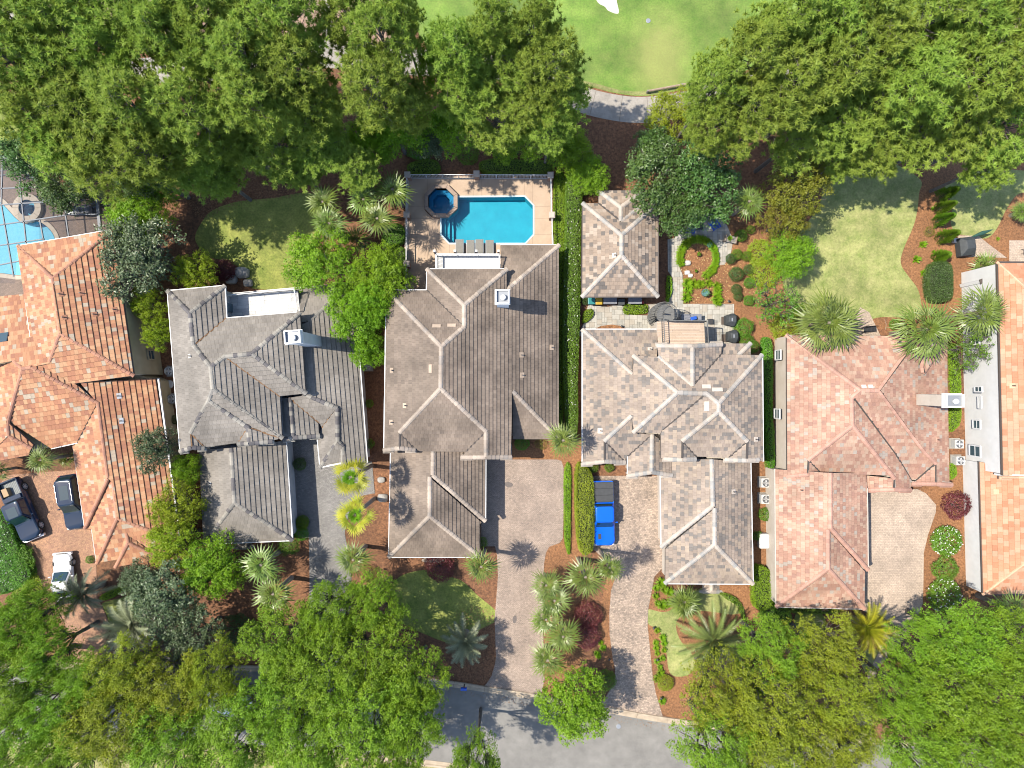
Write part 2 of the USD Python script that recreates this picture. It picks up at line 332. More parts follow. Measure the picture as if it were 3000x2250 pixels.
mat('tail_red', (0.35, 0.01, 0.01), 0.2)
mat('bark', (0.070, 0.059, 0.049), 0.95, (0.140, 0.122, 0.105), 5.0, 6, 0.7, 9, bdist=0.04)
mat('twig', (0.121, 0.105, 0.091), 0.95, (0.187, 0.165, 0.149), 5.0, 6)
mat('palm_trunk', (0.20, 0.165, 0.125), 0.95, (0.32, 0.27, 0.22), 5.0, 6, 0.8, 9, bdist=0.04)
mat('rock', (0.30, 0.29, 0.27), 0.9, (0.48, 0.46, 0.43), 2.5, 7, 0.6, 6, bdist=0.05)
mat('pale_rock', (0.55, 0.51, 0.47), 0.9, (0.72, 0.69, 0.66), 2.5, 7, 0.6, 6, bdist=0.05)
mat('bare_stems', (0.19, 0.11, 0.11), 0.9)
mat('flower_white', (0.80, 0.80, 0.76), 0.6)
for n_, st in (('tile_taupe', 0.42), ('tile_grey', 0.30), ('tile_terracotta', 0.12), ('tile_mixed', 0.22), ('tile_pink', 0.24), ('tile_pavilion', 0.14), ('tile_orange', 0.16)):
    tile_mat(n_, st)
tile_mat('plank', 0.12, 0.8, 0.6, 9.0)
paver_mat('paver_taupe', (0.40, 0.325, 0.275), (0.30, 0.25, 0.215), (0.16, 0.13, 0.11), 0.20, 0.10, 0.0, rand=0.45)
paver_mat('paver_grey', (0.245, 0.248, 0.248), (0.191, 0.194, 0.198), (0.094, 0.094, 0.094), 0.22, 0.115, 0.1, rand=0.5)
paver_mat('paver_orange', (0.425, 0.246, 0.145), (0.315, 0.170, 0.111), (0.170, 0.111, 0.068), 0.22, 0.12, 0.6, rand=0.7)
paver_mat('paver_mottled', (0.46, 0.375, 0.305), (0.27, 0.225, 0.19), (0.20, 0.165, 0.14), 0.22, 0.15, 0.1, rand=0.6)
paver_mat('paver_pinkgrey', (0.50, 0.42, 0.35), (0.42, 0.355, 0.295), (0.25, 0.205, 0.17), 0.24, 0.16, 0.0, rand=0.4)
paver_mat('paver_brown', (0.24, 0.18, 0.15), (0.19, 0.145, 0.12), (0.10, 0.08, 0.07), 0.22, 0.115, 0.15, rand=0.3)
# water: light passes by fresnel, tinted; the rest mirrors the sky
def water_mat(name, tint):
    MAT[name] = usdkit.material(stage, '/World/Looks/' + name, {'g': ('geometry', {}), 'n': ('noise_texture', dict(scale=2.2, detail=3.0)), 'b': ('bump', dict(strength=0.25, distance=0.05)),
        'f': ('fresnel', dict(IOR=1.33)), 't': ('transparent_bsdf', dict(color=tint)), 'q': ('glossy_bsdf', dict(roughness=0.03, color=(1, 1, 1))), 'm': ('mix_closure', {})},
        [('g.position', 'n.vector'), ('n.fac', 'b.height'), ('b.normal', 'q.normal'), ('b.normal', 'f.normal'), ('f.fac', 'm.fac'), ('t.BSDF', 'm.closure1'), ('q.BSDF', 'm.closure2')], surface='m.closure')
water_mat('pool_water', (0.62, 0.93, 0.98)); water_mat('spa_water', (0.55, 0.85, 0.97)); water_mat('pale_pool_water', (0.75, 0.95, 0.99))
def screen_mat(name, c, open_):
    MAT[name] = usdkit.material(stage, '/World/Looks/' + name, {'t': ('transparent_bsdf', dict(color=(1, 1, 1))), 'd': ('diffuse_bsdf', dict(color=c)), 'm': ('mix_closure', dict(fac=1 - open_))},
        [('t.BSDF', 'm.closure1'), ('d.BSDF', 'm.closure2')], surface='m.closure')
screen_mat('insect_screen', (0.03, 0.032, 0.036), 0.74)
MAT['window_glass'] = usdkit.material(stage, '/World/Looks/window_glass', {'p': ('principled_bsdf', dict(base_color=(0.03, 0.05, 0.06), roughness=0.06, specular_ior_level=0.7))}, [], surface='p.BSDF')
leaf_mat('pine_needles', (0.120, 0.195, 0.026), (0.335, 0.440, 0.066), (0.58, 0.64, 0.15), 0.48, 0.55, 0.011, 0.3, 0.12)
leaf_mat('oak_leaves', (0.070, 0.150, 0.008), (0.245, 0.385, 0.022), (0.52, 0.62, 0.07), 0.36, 0.45, 0.012, 0.35, 0.10)
leaf_mat('oak_leaves_yellow', (0.100, 0.135, 0.009), (0.315, 0.370, 0.022), (0.60, 0.60, 0.075), 0.36, 0.45, 0.010, 0.35, 0.10)
leaf_mat('magnolia_leaves', (0.028, 0.062, 0.012), (0.078, 0.145, 0.024), (0.20, 0.25, 0.07), 0.18, 0.38, 0.015, 0.45, 0.12)
leaf_mat('grey_magnolia_leaves', (0.040, 0.066, 0.027), (0.100, 0.138, 0.058), (0.23, 0.25, 0.125), 0.18, 0.38, 0.012, 0.45, 0.1)
leaf_mat('bright_leaves', (0.100, 0.205, 0.009), (0.235, 0.385, 0.017), (0.37, 0.50, 0.035), 0.42, 0.45, 0.012, 0.35, 0.10)
leaf_mat('lime_leaves', (0.140, 0.205, 0.009), (0.310, 0.385, 0.020), (0.47, 0.50, 0.042), 0.42, 0.45, 0.010, 0.35, 0.10)
leaf_mat('rusty_leaves', (0.100, 0.125, 0.012), (0.230, 0.225, 0.020), (0.40, 0.27, 0.045), 0.38, 0.5, 0.02, 0.35, 0.1)
leaf_mat('hedge_leaves', (0.055, 0.140, 0.010), (0.145, 0.275, 0.020), (0.27, 0.39, 0.045), 0.34, 0.4, 0.02, 0.4, 0.13)
leaf_mat('dark_hedge_leaves', (0.030, 0.065, 0.014), (0.075, 0.130, 0.026), (0.15, 0.21, 0.05), 0.24, 0.4, 0.015, 0.4, 0.12)
leaf_mat('purple_leaves', (0.065, 0.014, 0.018), (0.165, 0.038, 0.042), (0.29, 0.095, 0.08), 0.25, 0.45, 0.01, 0.4, 0.15)
leaf_mat('fan_palm_leaves', (0.050, 0.085, 0.012), (0.175, 0.235, 0.040), (0.42, 0.45, 0.13), 0.20, 0.4, 0.015, 0.45, 0.12)
leaf_mat('yellow_palm_leaves', (0.150, 0.220, 0.014), (0.46, 0.40, 0.024), (0.78, 0.42, 0.04), 0.36, 0.4, 0.01, 0.45, 0.1)
leaf_mat('blue_palm_leaves', (0.090, 0.115, 0.060), (0.30, 0.325, 0.20), (0.58, 0.58, 0.40), 0.18, 0.45, 0.01, 0.4, 0.1)
leaf_mat('date_palm_leaves', (0.085, 0.120, 0.026), (0.210, 0.255, 0.080), (0.37, 0.395, 0.16), 0.3, 0.4, 0.01, 0.4, 0.1)
# ---- the setting: ground, lawns, path, road, drives ------------------------------------------
POOL = [(1343,579),(1537,578),(1561,603),(1561,687),(1538,712),(1317,712),(1294,687),(1294,640),(1314,640),(1342,611)]
SPA = [(1277,555),(1308,555),(1330,577),(1330,608),(1309,628),(1275,628),(1256,609),(1256,577)]
KID = [(-90,560),(-40,575),(0,592),(20,610),(50,642),(75,656),(112,650),(146,672),(163,705),(158,752),(120,790),(63,806),(0,800),(-90,800)]
pool_poly, spa_poly = gpoly(POOL, False), gpoly(SPA, False)
kid_poly = gpoly(KID, True)
spa_in = sg.Point(*P(87, 612)[:2]).buffer(0.76, 12)
spa_out = sg.Point(*P(87, 612)[:2]).buffer(1.33, 16)
kid_poly = kid_poly.difference(spa_out)
ground = sg.box(-170, -170, 170, 170).difference(unary_union([pool_poly.buffer(0.02), spa_poly.buffer(0.02), kid_poly.buffer(0.02), spa_in.buffer(0.02)]))
solo('ground', sheet(ground, 0.0), 'pine_straw', kind='structure')
def area(name, polys, z, m, n=6, smooth=True, clip=None):
    g = unary_union([gpoly(p, smooth, n) if not isinstance(p, sg.base.BaseGeometry) else p for p in polys])
    if clip is not None: g = g.difference(clip)
    solo(name, sheet(g, z), m, kind='structure'); return g
area('bare_soil', [[(-300,-200),(1180,-200),(1220,40),(1150,120),(900,130),(600,150),(330,140),(100,90),(-100,60),(-300,40)], [(2560,-200),(3300,-200),(3300,90),(2900,100),(2700,60)]], 0.004, 'sandy_soil')
area('fairway', [[(1150,-400),(1165,0),(1215,75),(1260,135),(1420,180),(1600,225),(1680,240),(1745,258),(1800,272),(1870,281),(1930,276),(2060,250),(2160,215),(2280,178),(2430,150),(2640,120),(2800,95),(2860,20),(2900,-400)]], 0.008, 'fairway_grass')
area('worn_edge', [[(1685,232),(1750,246),(1810,262),(1870,268),(1935,262),(1990,252),(2040,247),(1960,266),(1880,279),(1800,270),(1745,257)]], 0.012, 'worn_turf')
area('bunker', [[(1735,-60),(1748,2),(1772,20),(1783,32),(1812,39),(1806,-2),(1800,-60)]], 0.012, 'sand')
area('bed', [[(2440,640),(2700,490),(3060,480),(3060,1010),(2790,1010),(2500,960),(2300,1100),(2140,1000),(2010,905),(2000,800),(1980,700),(2100,620),(2250,640),(2300,830)],
             [(2205,1330),(2300,1330),(2275,1800),(2200,1760)], [(2700,1430),(2880,1400),(2890,1800),(2700,1790)], [(1780,1690),(1960,1740),(2240,1730),(2240,2080),(1920,2080),(1880,1800),(1780,1980)], [(1500,1300),(1700,1290),(1700,2000),(1590,2050),(1570,1700),(1590,1380),(1500,1350)]], 0.004, 'bark_mulch', clip=pool_poly)
area('lawn', [[(572,700),(592,650),(625,615),(700,590),(800,580),(900,565),(935,600),(925,700),(905,800),(880,860),(800,850),(735,842),(716,800),(690,778),(650,762),(605,748)],
              [(-200,280),(20,300),(60,380),(90,450),(140,520),(210,550),(300,555),(300,590),(150,570),(60,490),(-200,470)],
              [(300,1768),(360,1750),(425,1725),(425,1790),(360,1835),(330,1850),(312,1800)],
              [(1240,1670),(1290,1685),(1350,1700),(1400,1745),(1452,1790),(1448,1822),(1400,1850),(1380,1900),(1250,1860),(1150,1800),(1160,1700)],
              [(2330,1800),(2400,1790),(2420,1850),(2350,1880)]], 0.008, 'lawn_grass')
area('pale_lawn', [[(2430,490),(2560,460),(2690,520),(2692,570),(2680,650),(2645,735),(2640,775),(2662,810),(2690,850),(2700,905),(2690,935),(2625,930),(2555,935),(2480,990),(2360,1000),(2320,900),(2290,800),(2330,700),(2400,600)],
                   [(2770,540),(2880,500),(3000,500),(3100,520),(3050,560),(2985,568),(2950,610),(2920,670),(2890,698),(2845,692),(2800,682),(2785,650),(2790,600)],
                   [(1897,1786),(1960,1790),(2060,1720),(2130,1740),(2180,1780),(2150,1800),(2050,1790),(1985,1815),(1990,1870),(2035,1930),(2020,1975),(1965,1975),(1950,1900),(1930,1845),(1900,1828)],
                   [(2545,1900),(2575,1910),(2560,1960),(2540,1975),(2520,1930)]], 0.012, 'pale_lawn_grass')
# the golf path with its joints
PC = smooth_line(P2([(-200,60),(0,62),(100,122),(220,182),(350,208),(480,205),(620,198),(760,172),(900,160),(1020,165),(1200,182),(1440,192),(1560,235),(1650,272),(1750,305),(1860,322),(1960,314),(2060,292),(2180,255),(2300,225),(2450,196),(2650,168),(3000,140),(3300,120)]), 8)
path_poly = sg.LineString(PC).buffer(1.22)
branch = sg.LineString(P2([(952,-300),(955,0),(962,150)])).buffer(0.46)
solo('golf_path', sheet(unary_union([path_poly, branch]), 0.016), 'path_concrete', kind='structure')
jn = [sg.LineString([PC[i] + 1.22 * np.array([-(PC[i+1]-PC[i])[1], (PC[i+1]-PC[i])[0]]) / np.linalg.norm(PC[i+1]-PC[i]), PC[i] - 1.22 * np.array([-(PC[i+1]-PC[i])[1], (PC[i+1]-PC[i])[0]]) / np.linalg.norm(PC[i+1]-PC[i])]).buffer(0.03, cap_style=2) for i in range(3, len(PC) - 2, 6)]
solo('path_joints', sheet(unary_union(jn), 0.02), 'stone_joint', kind='structure')
# the road and its kerbs
RN = smooth_line(P2([(-300,1950),(0,1955),(600,1962),(1000,1975),(1300,2008),(1420,2026),(1580,2050),(1760,2083),(1975,2120),(2260,2152),(2540,2178),(3000,2195),(3400,2200)]), 6)
RS = smooth_line(P2([(-300,2170),(0,2172),(600,2182),(1000,2205),(1310,2235),(1600,2282),(2000,2345),(2540,2395),(3000,2415),(3400,2420)]), 6)
road = sg.Polygon(np.vstack([RN, RS[::-1]])).buffer(0)
solo('road', sheet(road, 0.006), 'asphalt', kind='structure')
def kerb(line, side):
    """A rolled kerb of concrete lengths with a joint between each two."""
    k = uniq('/World', 'kerb'); UsdGeom.Xform.Define(stage, k); cdata(stage.GetPrimAtPath(k), kind='structure'); ORI[k] = np.zeros(3)
    L = sg.LineString(line); n = int(L.length / 2.9)
    for i in range(n):
        a, b = i * 2.9 + 0.012, (i + 1) * 2.9 - 0.012
        pts = [np.array(L.interpolate(t).coords[0]) for t in np.linspace(a, b, 4)]
        prof = [(0.0, 0.0), (0.0, 0.03), (0.32, 0.035), (0.40, 0.10), (0.55, 0.12), (0.58, 0.0)]
        vs, fs = [], []
        for j, p in enumerate(pts):
            t = pts[min(j+1, 3)] - pts[max(j-1, 0)]; t /= np.linalg.norm(t); nr = np.array([-t[1], t[0]]) * side
            vs += [np.array([*(p + nr * (o - 0.05)), z]) for o, z in prof]
        m = len(prof)
        for j in range(3):
            for q in range(m - 1):
                A, B, C, D = j*m+q, j*m+q+1, (j+1)*m+q+1, (j+1)*m+q; fs += ([[A, B, C], [A, C, D]] if side < 0 else [[A, C, B], [A, D, C]])
        for e in (0, 3): fs += [[e*m, e*m+q, e*m+q+1] for q in range(1, m - 1)]
        if abs((pts[1])[0]) < 58: part(k, 'kerb_length', (np.array(vs), np.array(fs)), 'kerb_concrete')
kerb(RN, 1); kerb(RS, -1)
solo('verge', sheet(sg.Polygon(np.vstack([RS, P2([(3400,3400),(-300,3400)])])).buffer(-0.45), 0.004), 'dry_grass', kind='structure')
# drives
garden_cut = road.buffer(0.5)
def drive(pts, m, z=0.02, smooth=False):
    g = gpoly(pts, smooth); g = g.difference(garden_cut)
    p = uniq('/World', 'driveway'); put(p, prism(g, -0.05, z + 0.02), m); cdata(stage.GetPrimAtPath(p), kind='structure'); return g
drive([(1410,1300),(1500,1300),(1500,1346),(1630,1346),(1645,1350),(1651,1370),(1652,1450),(1649,1577),(1640,1590),(1609,1602),(1599,1620),(1594,1650),(1592,1760),(1592,1877),(1595,1992),(1580,2060),(1400,2030),(1425,2003),(1440,1980),(1450,1945),(1453,1925),(1449,1816),(1459,1687),(1456,1625),(1450,1600),(1410,1600)], 'paver_taupe')
drive([(830,1290),(905,1282),(932,1290),(932,1340),(1090,1352),(1098,1445),(1060,1452),(1030,1470),(1010,1560),(1030,1690),(1022,1850),(1010,1990),(905,1980),(907,1690),(905,1575),(840,1575)], 'paver_grey')
drive([(0,1420),(20,1392),(230,1375),(246,1550),(275,1552),(283,1650),(286,1752),(300,1775),(317,1819),(318,1850),(305,1900),(300,2000),(205,2000),(217,1880),(187,1823),(160,1790),(110,1700),(75,1590),(30,1500)], 'paver_orange')
drive([(1700,1394),(1934,1394),(1936,1600),(1950,1605),(1945,1659),(1917,1689),(1899,1785),(1897,1833),(1904,1901),(1912,1982),(1921,2030),(1945,2110),(1745,2095),(1749,2070),(1775,2040),(1800,2000),(1802,1960),(1795,1930),(1786,1860),(1785,1796),(1790,1730),(1800,1700),(1770,1640),(1740,1610),(1700,1600)], 'paver_mottled')
drive([(2530,1430),(2688,1433),(2712,1445),(2742,1479),(2741,1500),(2718,1567),(2706,1618),(2705,1700),(2703,1768),(2680,1830),(2620,1900),(2570,1960),(2556,2020),(2552,2169),(2554,2200),(2508,2200),(2511,2160),(2515,2077),(2545,1969),(2576,1906),(2589,1857),(2575,1810),(2530,1790)], 'paver_pinkgrey')
area('side_patio', [[(2805,690),(2866,691),(2902,720),(2950,756),(2850,752),(2812,752)], [(2956,704),(3060,704),(3060,800),(2956,765)]], 0.03, 'paver_pinkgrey', smooth=False)
area('side_patio', [[(2480,985),(2520,900),(2546,915),(2580,985)]], 0.03, 'paver_pinkgrey', smooth=False)
area('pool_terrace', [[(-100,430),(5,455),(125,540),(135,588),(242,572),(285,576),(345,600),(345,700),(200,820),(70,930),(-100,930)]], 0.03, 'paver_brown', smooth=False, clip=unary_union([kid_poly.buffer(0.02), spa_in.buffer(0.02)]))
# the stone patio behind the grey-brown house, stone by stone
stone_poly = unary_union([gpoly(p, False) for p in (
    [(1690,985),(1704,960),(1712,945),(1722,936),(1740,916),(1720,905),(1724,893),(1782,900),(1800,893),(1830,897),(1834,922),(1900,925),(1900,892),(1958,889),(1968,850),(1971,814),(1957,794),(1956,702),(1975,699),(1995,670),(2030,640),(2084,625),(2128,658),(2146,700),(2146,712),(2140,745),(2122,775),(2104,777),(2107,746),(2100,720),(2080,700),(2050,696),(2020,705),(1992,730),(1986,750),(1989,780),(2000,807),(2001,891),(2150,891),(2150,1010),(1900,1010),(1850,985)],)])
stone_poly = stone_poly.buffer(0)
sp = uniq('/World', 'stone_patio'); put(sp, sheet(stone_poly.buffer(0.03), 0.02), 'stone_joint'); cdata(stage.GetPrimAtPath(sp), kind='structure'); ORI[sp] = np.zeros(3)
rs = random.Random(5)
c0 = 0.235
x0, y0, x1, y1 = stone_poly.bounds
nx, ny = int((x1 - x0) / c0) + 1, int((y1 - y0) / c0) + 1
taken = np.zeros((nx + 3, ny + 3), bool); pst = prep(stone_poly); st = []
for j in range(ny):
    for i in range(nx):
        if taken[i, j]: continue
        for w, h in rs.sample([(2, 2), (2, 1), (1, 2), (3, 2), (2, 3), (2, 2)], 6) + [(1, 1)]:
            if not taken[i:i+w, j:j+h].any(): break
        taken[i:i+w, j:j+h] = True
        b = sg.box(x0 + i*c0 + 0.012, y0 + j*c0 + 0.012, x0 + (i+w)*c0 - 0.012, y0 + (j+h)*c0 - 0.012)
        if not pst.intersects(b): continue
        g = b if pst.contains(b) else b.intersection(stone_poly)
        for q in getattr(g, 'geoms', [g]):
            if q.geom_type == 'Polygon' and q.area > 0.02: st.append((q, rs.choice(['stone_grey', 'stone_pale', 'stone_pale', 'stone_warm']), rs.uniform(0.045, 0.06)))
st.sort(key=lambda s: -s[0].area)
for q, m, h in st[:300]: part(sp, 'paving_stone', prism(q, 0.015, h), m)
if st[300:]: part(sp, 'paving_stones', cat([prism(q, 0.015, h) for q, m, h in st[300:]]), 'stone_pale', kind='stuff')
# main pool: deck slabs, basin, coping, water
deck_poly = gpoly([(1190,516),(1618,516),(1620,725),(1640,760),(1640,860),(1180,860)], False).difference(unary_union([pool_poly.buffer(0.14), spa_poly.buffer(0.42)]))
dk = uniq('/World', 'pool_deck'); put(dk, sheet(deck_poly.buffer(-0.02), 0.085), 'deck_joint'); cdata(stage.GetPrimAtPath(dk), kind='structure'); ORI[dk] = np.zeros(3)
xs = [1180,1253,1317,1388,1412,1475,1537,1561,1625,1660]; ys = [510,606,640,688,763,870]
for i in range(len(xs) - 1):
    for j in range(len(ys) - 1):
        a, b = P(xs[i], ys[j+1]), P(xs[i+1], ys[j])
        g = sg.box(a[0] + 0.012, a[1] + 0.012, b[0] - 0.012, b[1] - 0.012).intersection(deck_poly)
        if g.area > 0.05: part(dk, 'deck_slab', prism(g, 0.02, 0.10), 'deck_concrete')
def basin(name, label, poly, depth, m, wm, coping=None, rim=0.06, top=0.11, water=-0.03, steps=None, edge=None):
    t = thing(name, label, 'pool', (poly.centroid.x, poly.centroid.y, 0))
    part(t, 'basin_floor', sheet(poly, -depth), m, world=True)
    wall = prism(poly.buffer(0.03).difference(poly), -depth, top - 0.02); part(t, 'basin_wall', wall, m, world=True)
    if edge: part(t, 'coping', prism(poly.buffer(0.14).difference(poly), 0.0, top + 0.008), edge, world=True)
    part(t, 'water', sheet(poly.buffer(-0.004), water), wm, world=True)
    for g, z in (steps or []): part(t, 'step', prism(g.intersection(poly), -depth + 0.02, z), m, world=True)
    return t
stp = [(gpoly([(1290,600),(a,600),(a,720),(1290,720)], False), z) for a, z in ((1304,-0.32), (1316,-0.62), (1327,-0.92))]
stp.append((gpoly([(1561,687),(1538,712),(1532,704),(1553,681)], False), -0.5))
basin('swimming_pool', 'turquoise swimming pool with clipped corners in the tan deck', pool_poly, 1.25, 'pool_plaster', 'pool_water', edge='pool_edge', steps=stp)
t = basin('spa_pool', 'dark blue octagonal spa joined to the corner of the turquoise swimming pool', spa_poly, 1.0, 'spa_plaster', 'spa_water', top=0.40, water=0.33, steps=[(spa_poly.difference(spa_poly.buffer(-0.42)), -0.25)])
ring = spa_poly.buffer(0.36, join_style=2).difference(spa_poly)
cs = np.array(spa_poly.centroid.coords[0])
for k in range(8):                                                      # eight coping stones, the one towards the pool lower: the spillway
    a0, a1 = math.radians(22.5 + 45 * k), math.radians(67.5 + 45 * k)
    w = sg.Polygon([cs, cs + 5 * np.array([math.cos(a0), math.sin(a0)]), cs + 5 * np.array([math.cos((a0+a1)/2), math.sin((a0+a1)/2)]), cs + 5 * np.array([math.cos(a1), math.sin(a1)])])
    part(t, 'coping_stone', prism(ring.intersection(w.buffer(-0.012)), -0.2, 0.42 if k != 6 else 0.34), 'spa_stone', world=True)
t = basin('swimming_pool', 'pale blue free-form swimming pool under the screen enclosure at the left edge', kid_poly, 1.1, 'pale_pool_plaster', 'pale_pool_water')
part(t, 'coping', prism(kid_poly.buffer(0.42).difference(kid_poly).difference(spa_out), 0.0, 0.09), 'coping_beige', world=True)
t = basin('spa_pool', 'round spa with a broad beige rim beside the pale blue pool at the left edge', spa_in, 0.9, 'pale_pool_plaster', 'pale_pool_water', top=0.40, water=0.30, steps=[(spa_in.difference(spa_in.buffer(-0.3)), -0.2)])
for k in range(10):
    a0, a1 = 2*math.pi*k/10, 2*math.pi*(k+1)/10
    c = np.array(spa_in.centroid.coords[0])
    w = sg.Polygon([c, c + 3*np.array([math.cos(a0), math.sin(a0)]), c + 3*np.array([math.cos(a1), math.sin(a1)])])
    part(t, 'coping_stone', prism(spa_out.difference(spa_in).intersection(w.buffer(-0.008)), -0.1, 0.42), 'coping_beige', world=True)

worn('fairway_grass', tuple(P(1935, 170)), (3.4, 5.5, 30), (0.21, 0.195, 0.07), 0.55)

for pts in ([(1504,1806),(1511,1803),(1514,1812),(1512,1822),(1505,1825),(1502,1816)], [(1476,1416),(1488,1412),(1502,1417),(1500,1425),(1486,1427)]):
    area('oil_stain', [pts], 0.046, 'oil_stain')
# ---- roofs: planes solved from what the photograph shows, laid tile by tile -------------------
def dirv(d, rot):
    a = {'E': 0, 'N': 90, 'W': 180, 'S': 270}[d]; a = math.radians(a + rot)
    return np.array([math.cos(a), math.sin(a)])
class Roof:
    """V: {key: (px, py[, z])}; faces: [(uphill, [key or (px, py), ...]), ...]. All planes have one slope; the heights follow from the fixed eaves."""
    def __init__(self, V, faces, slope=0.45, rot=0.0, z0=3.0):
        self.V = {k: v for k, v in V.items()}; self.F = []
        for d, ks in faces:
            out = []
            for k in ks:
                if not isinstance(k, str):
                    kk = f'_{k[0]}_{k[1]}'; self.V.setdefault(kk, k); k = kk
                out.append(k)
            self.F.append((dirv(d, rot), out))
        self.s = slope
        keys = list(self.V); ix = {k: i for i, k in enumerate(keys)}; nv, nf = len(keys), len(self.F)
        z = np.array([self.V[k][2] if len(self.V[k]) > 2 else z0 + 1.5 for k in keys], float)
        for it in range(6):
            xy = np.array([P(self.V[k][0], self.V[k][1], zz)[:2] for k, zz in zip(keys, z)])
            A, b = [], []
            for fi, (d, ks) in enumerate(self.F):
                for k in ks:
                    r = np.zeros(nv + nf); r[ix[k]] = 1; r[nv + fi] = -1; A.append(r); b.append(slope * (d @ xy[ix[k]]))
            for k in keys:
                if len(self.V[k]) > 2:
                    r = np.zeros(nv + nf); r[ix[k]] = 6; A.append(r); b.append(6 * self.V[k][2])
            sol = np.linalg.lstsq(np.array(A), np.array(b), rcond=None)[0]
            z = sol[:nv]
        self.res = max(abs(np.array(A) @ sol - np.array(b)))
        self.p = {k: np.array([*P(self.V[k][0], self.V[k][1], zz)[:2], zz]) for k, zz in zip(keys, z)}
        self.pl = [(slope * d[0], slope * d[1], sol[nv + fi]) for fi, (d, ks) in enumerate(self.F)]
    def poly(self, fi):
        g = sg.Polygon([self.p[k][:2] for k in self.F[fi][1]]).buffer(0)
        return max(g.geoms, key=lambda q: q.area) if g.geom_type == 'MultiPolygon' else g
    def zat(self, fi, xy):
        a, b, c = self.pl[fi]; xy = np.asarray(xy); return a * xy[..., 0] + b * xy[..., 1] + c
def slab(poly, pl, th=0.16, off=-0.01):
    v, f = trimesh.creation.extrude_polygon(poly, 1.0, engine='earcut').vertices, None
    m = trimesh.creation.extrude_polygon(poly, 1.0, engine='earcut'); v = np.array(m.vertices)
    z = pl[0] * v[:, 0] + pl[1] * v[:, 1] + pl[2] + off
    v[:, 2] = np.where(v[:, 2] > 0.5, z, z - th); return v, np.array(m.faces)
def tiles_of(roof, fi, rnd, pal, wid=0.33, exp=0.36, lift=0.05, cluster=0.0):
    d, ks = roof.F[fi]; pl = roof.pl[fi]; poly = roof.poly(fi)
    poly = poly.buffer(-0.02)
    if poly.is_empty: return []
    u = np.array([d[1], -d[0]])
    pts = np.array([p[:2] for p in (roof.p[k] for k in ks)])
    U, Vv = pts @ u, pts @ d
    e = exp / math.sqrt(1 + roof.s ** 2)
    pu = sa.affine_transform(poly, [u[0], u[1], d[0], d[1], 0, 0]); pp = prep(pu)
    out, v0, row = [], Vv.min() - 0.03, 0
    while v0 < Vv.max():
        du = (row % 2) * wid * 0.5 + rnd.uniform(-0.02, 0.02); x = U.min() - wid + du
        while x < U.max():
            b = sg.box(x + 0.004, v0, x + wid - 0.004, v0 + e)
            if pp.intersects(b):
                whole = pp.contains(b)
                g = b if whole else b.intersection(pu)
                for q in getattr(g, 'geoms', [g]):
                    if q.geom_type != 'Polygon' or q.area < 0.012: continue
                    r = np.array(q.exterior.coords)[:-1]
                    if q.exterior.is_ccw is False: r = r[::-1]
                    hh = lift * (1 - (r[:, 1] - v0) / e) + 0.012 + rnd.uniform(-0.004, 0.006)
                    xy = r[:, :1] * u + r[:, 1:] * d
                    zb = pl[0] * xy[:, 0] + pl[1] * xy[:, 1] + pl[2]
                    n = len(r)
                    if u[0]*d[1]-u[1]*d[0] < 0: xy, zb, hh = xy[::-1], zb[::-1], hh[::-1]
                    v = np.vstack([np.column_stack([xy, zb + hh]), np.column_stack([xy, zb - 0.02])])
                    f = [[0, k, k + 1] for k in range(1, n - 1)]
                    for k in range(n): k2 = (k + 1) % n; f += [[k, n + k, n + k2], [k, n + k2, k2]]
                    c = rnd.choices(pal[0], pal[1])[0]; j = rnd.uniform(0.95, 1.05)
                    out.append((q.area * (H / (H - zb.mean())) ** 2 * (1 if whole else 0.5), v, np.array(f), np.array(c) * j))
            x += wid
        v0 += e; row += 1
    return out
def cap_run(p, q, rnd, L=0.38, w=0.15, h=0.10):
    """Ridge tiles from p up (or along) to q."""
    p, q = np.array(p, float), np.array(q, float)
    if p[2] > q[2]: p, q = q, p
    t = q - p; D = np.linalg.norm(t); t /= D
    n = np.cross(t, [0, 0, 1.0]); n /= np.linalg.norm(n); up = np.cross(n, t)
    k = max(1, round(D / L)); L = D / k; out = []
    prof = [(-w, -0.09), (-w, -0.03), (-0.62*w, 0.6*h), (0, h), (0.62*w, 0.6*h), (w, -0.03), (w, -0.09)]
    for i in range(k):
        a = p + t * (i * L - 0.03); b = p + t * ((i + 1) * L)
        jj = rnd.uniform(-0.008, 0.008)
        v = [a + n * (x * 1.06) + up * (y + 0.045 + jj) for x, y in prof] + [b + n * (x * 0.94) + up * (y + 0.012) for x, y in prof]
        m = len(prof); f = []
        for j in range(m - 1): f += [[j, j + 1, m + j + 1], [j, m + j + 1, m + j]]
        f += [[0, j + 1, j] for j in range(1, m - 1)] + [[m, m + j, m + j + 1] for j in range(1, m - 1)]
        f = np.array(f)[:, ::-1]
        out.append((np.array(v), f))
    return out
def unit_(v): return v / np.linalg.norm(v)
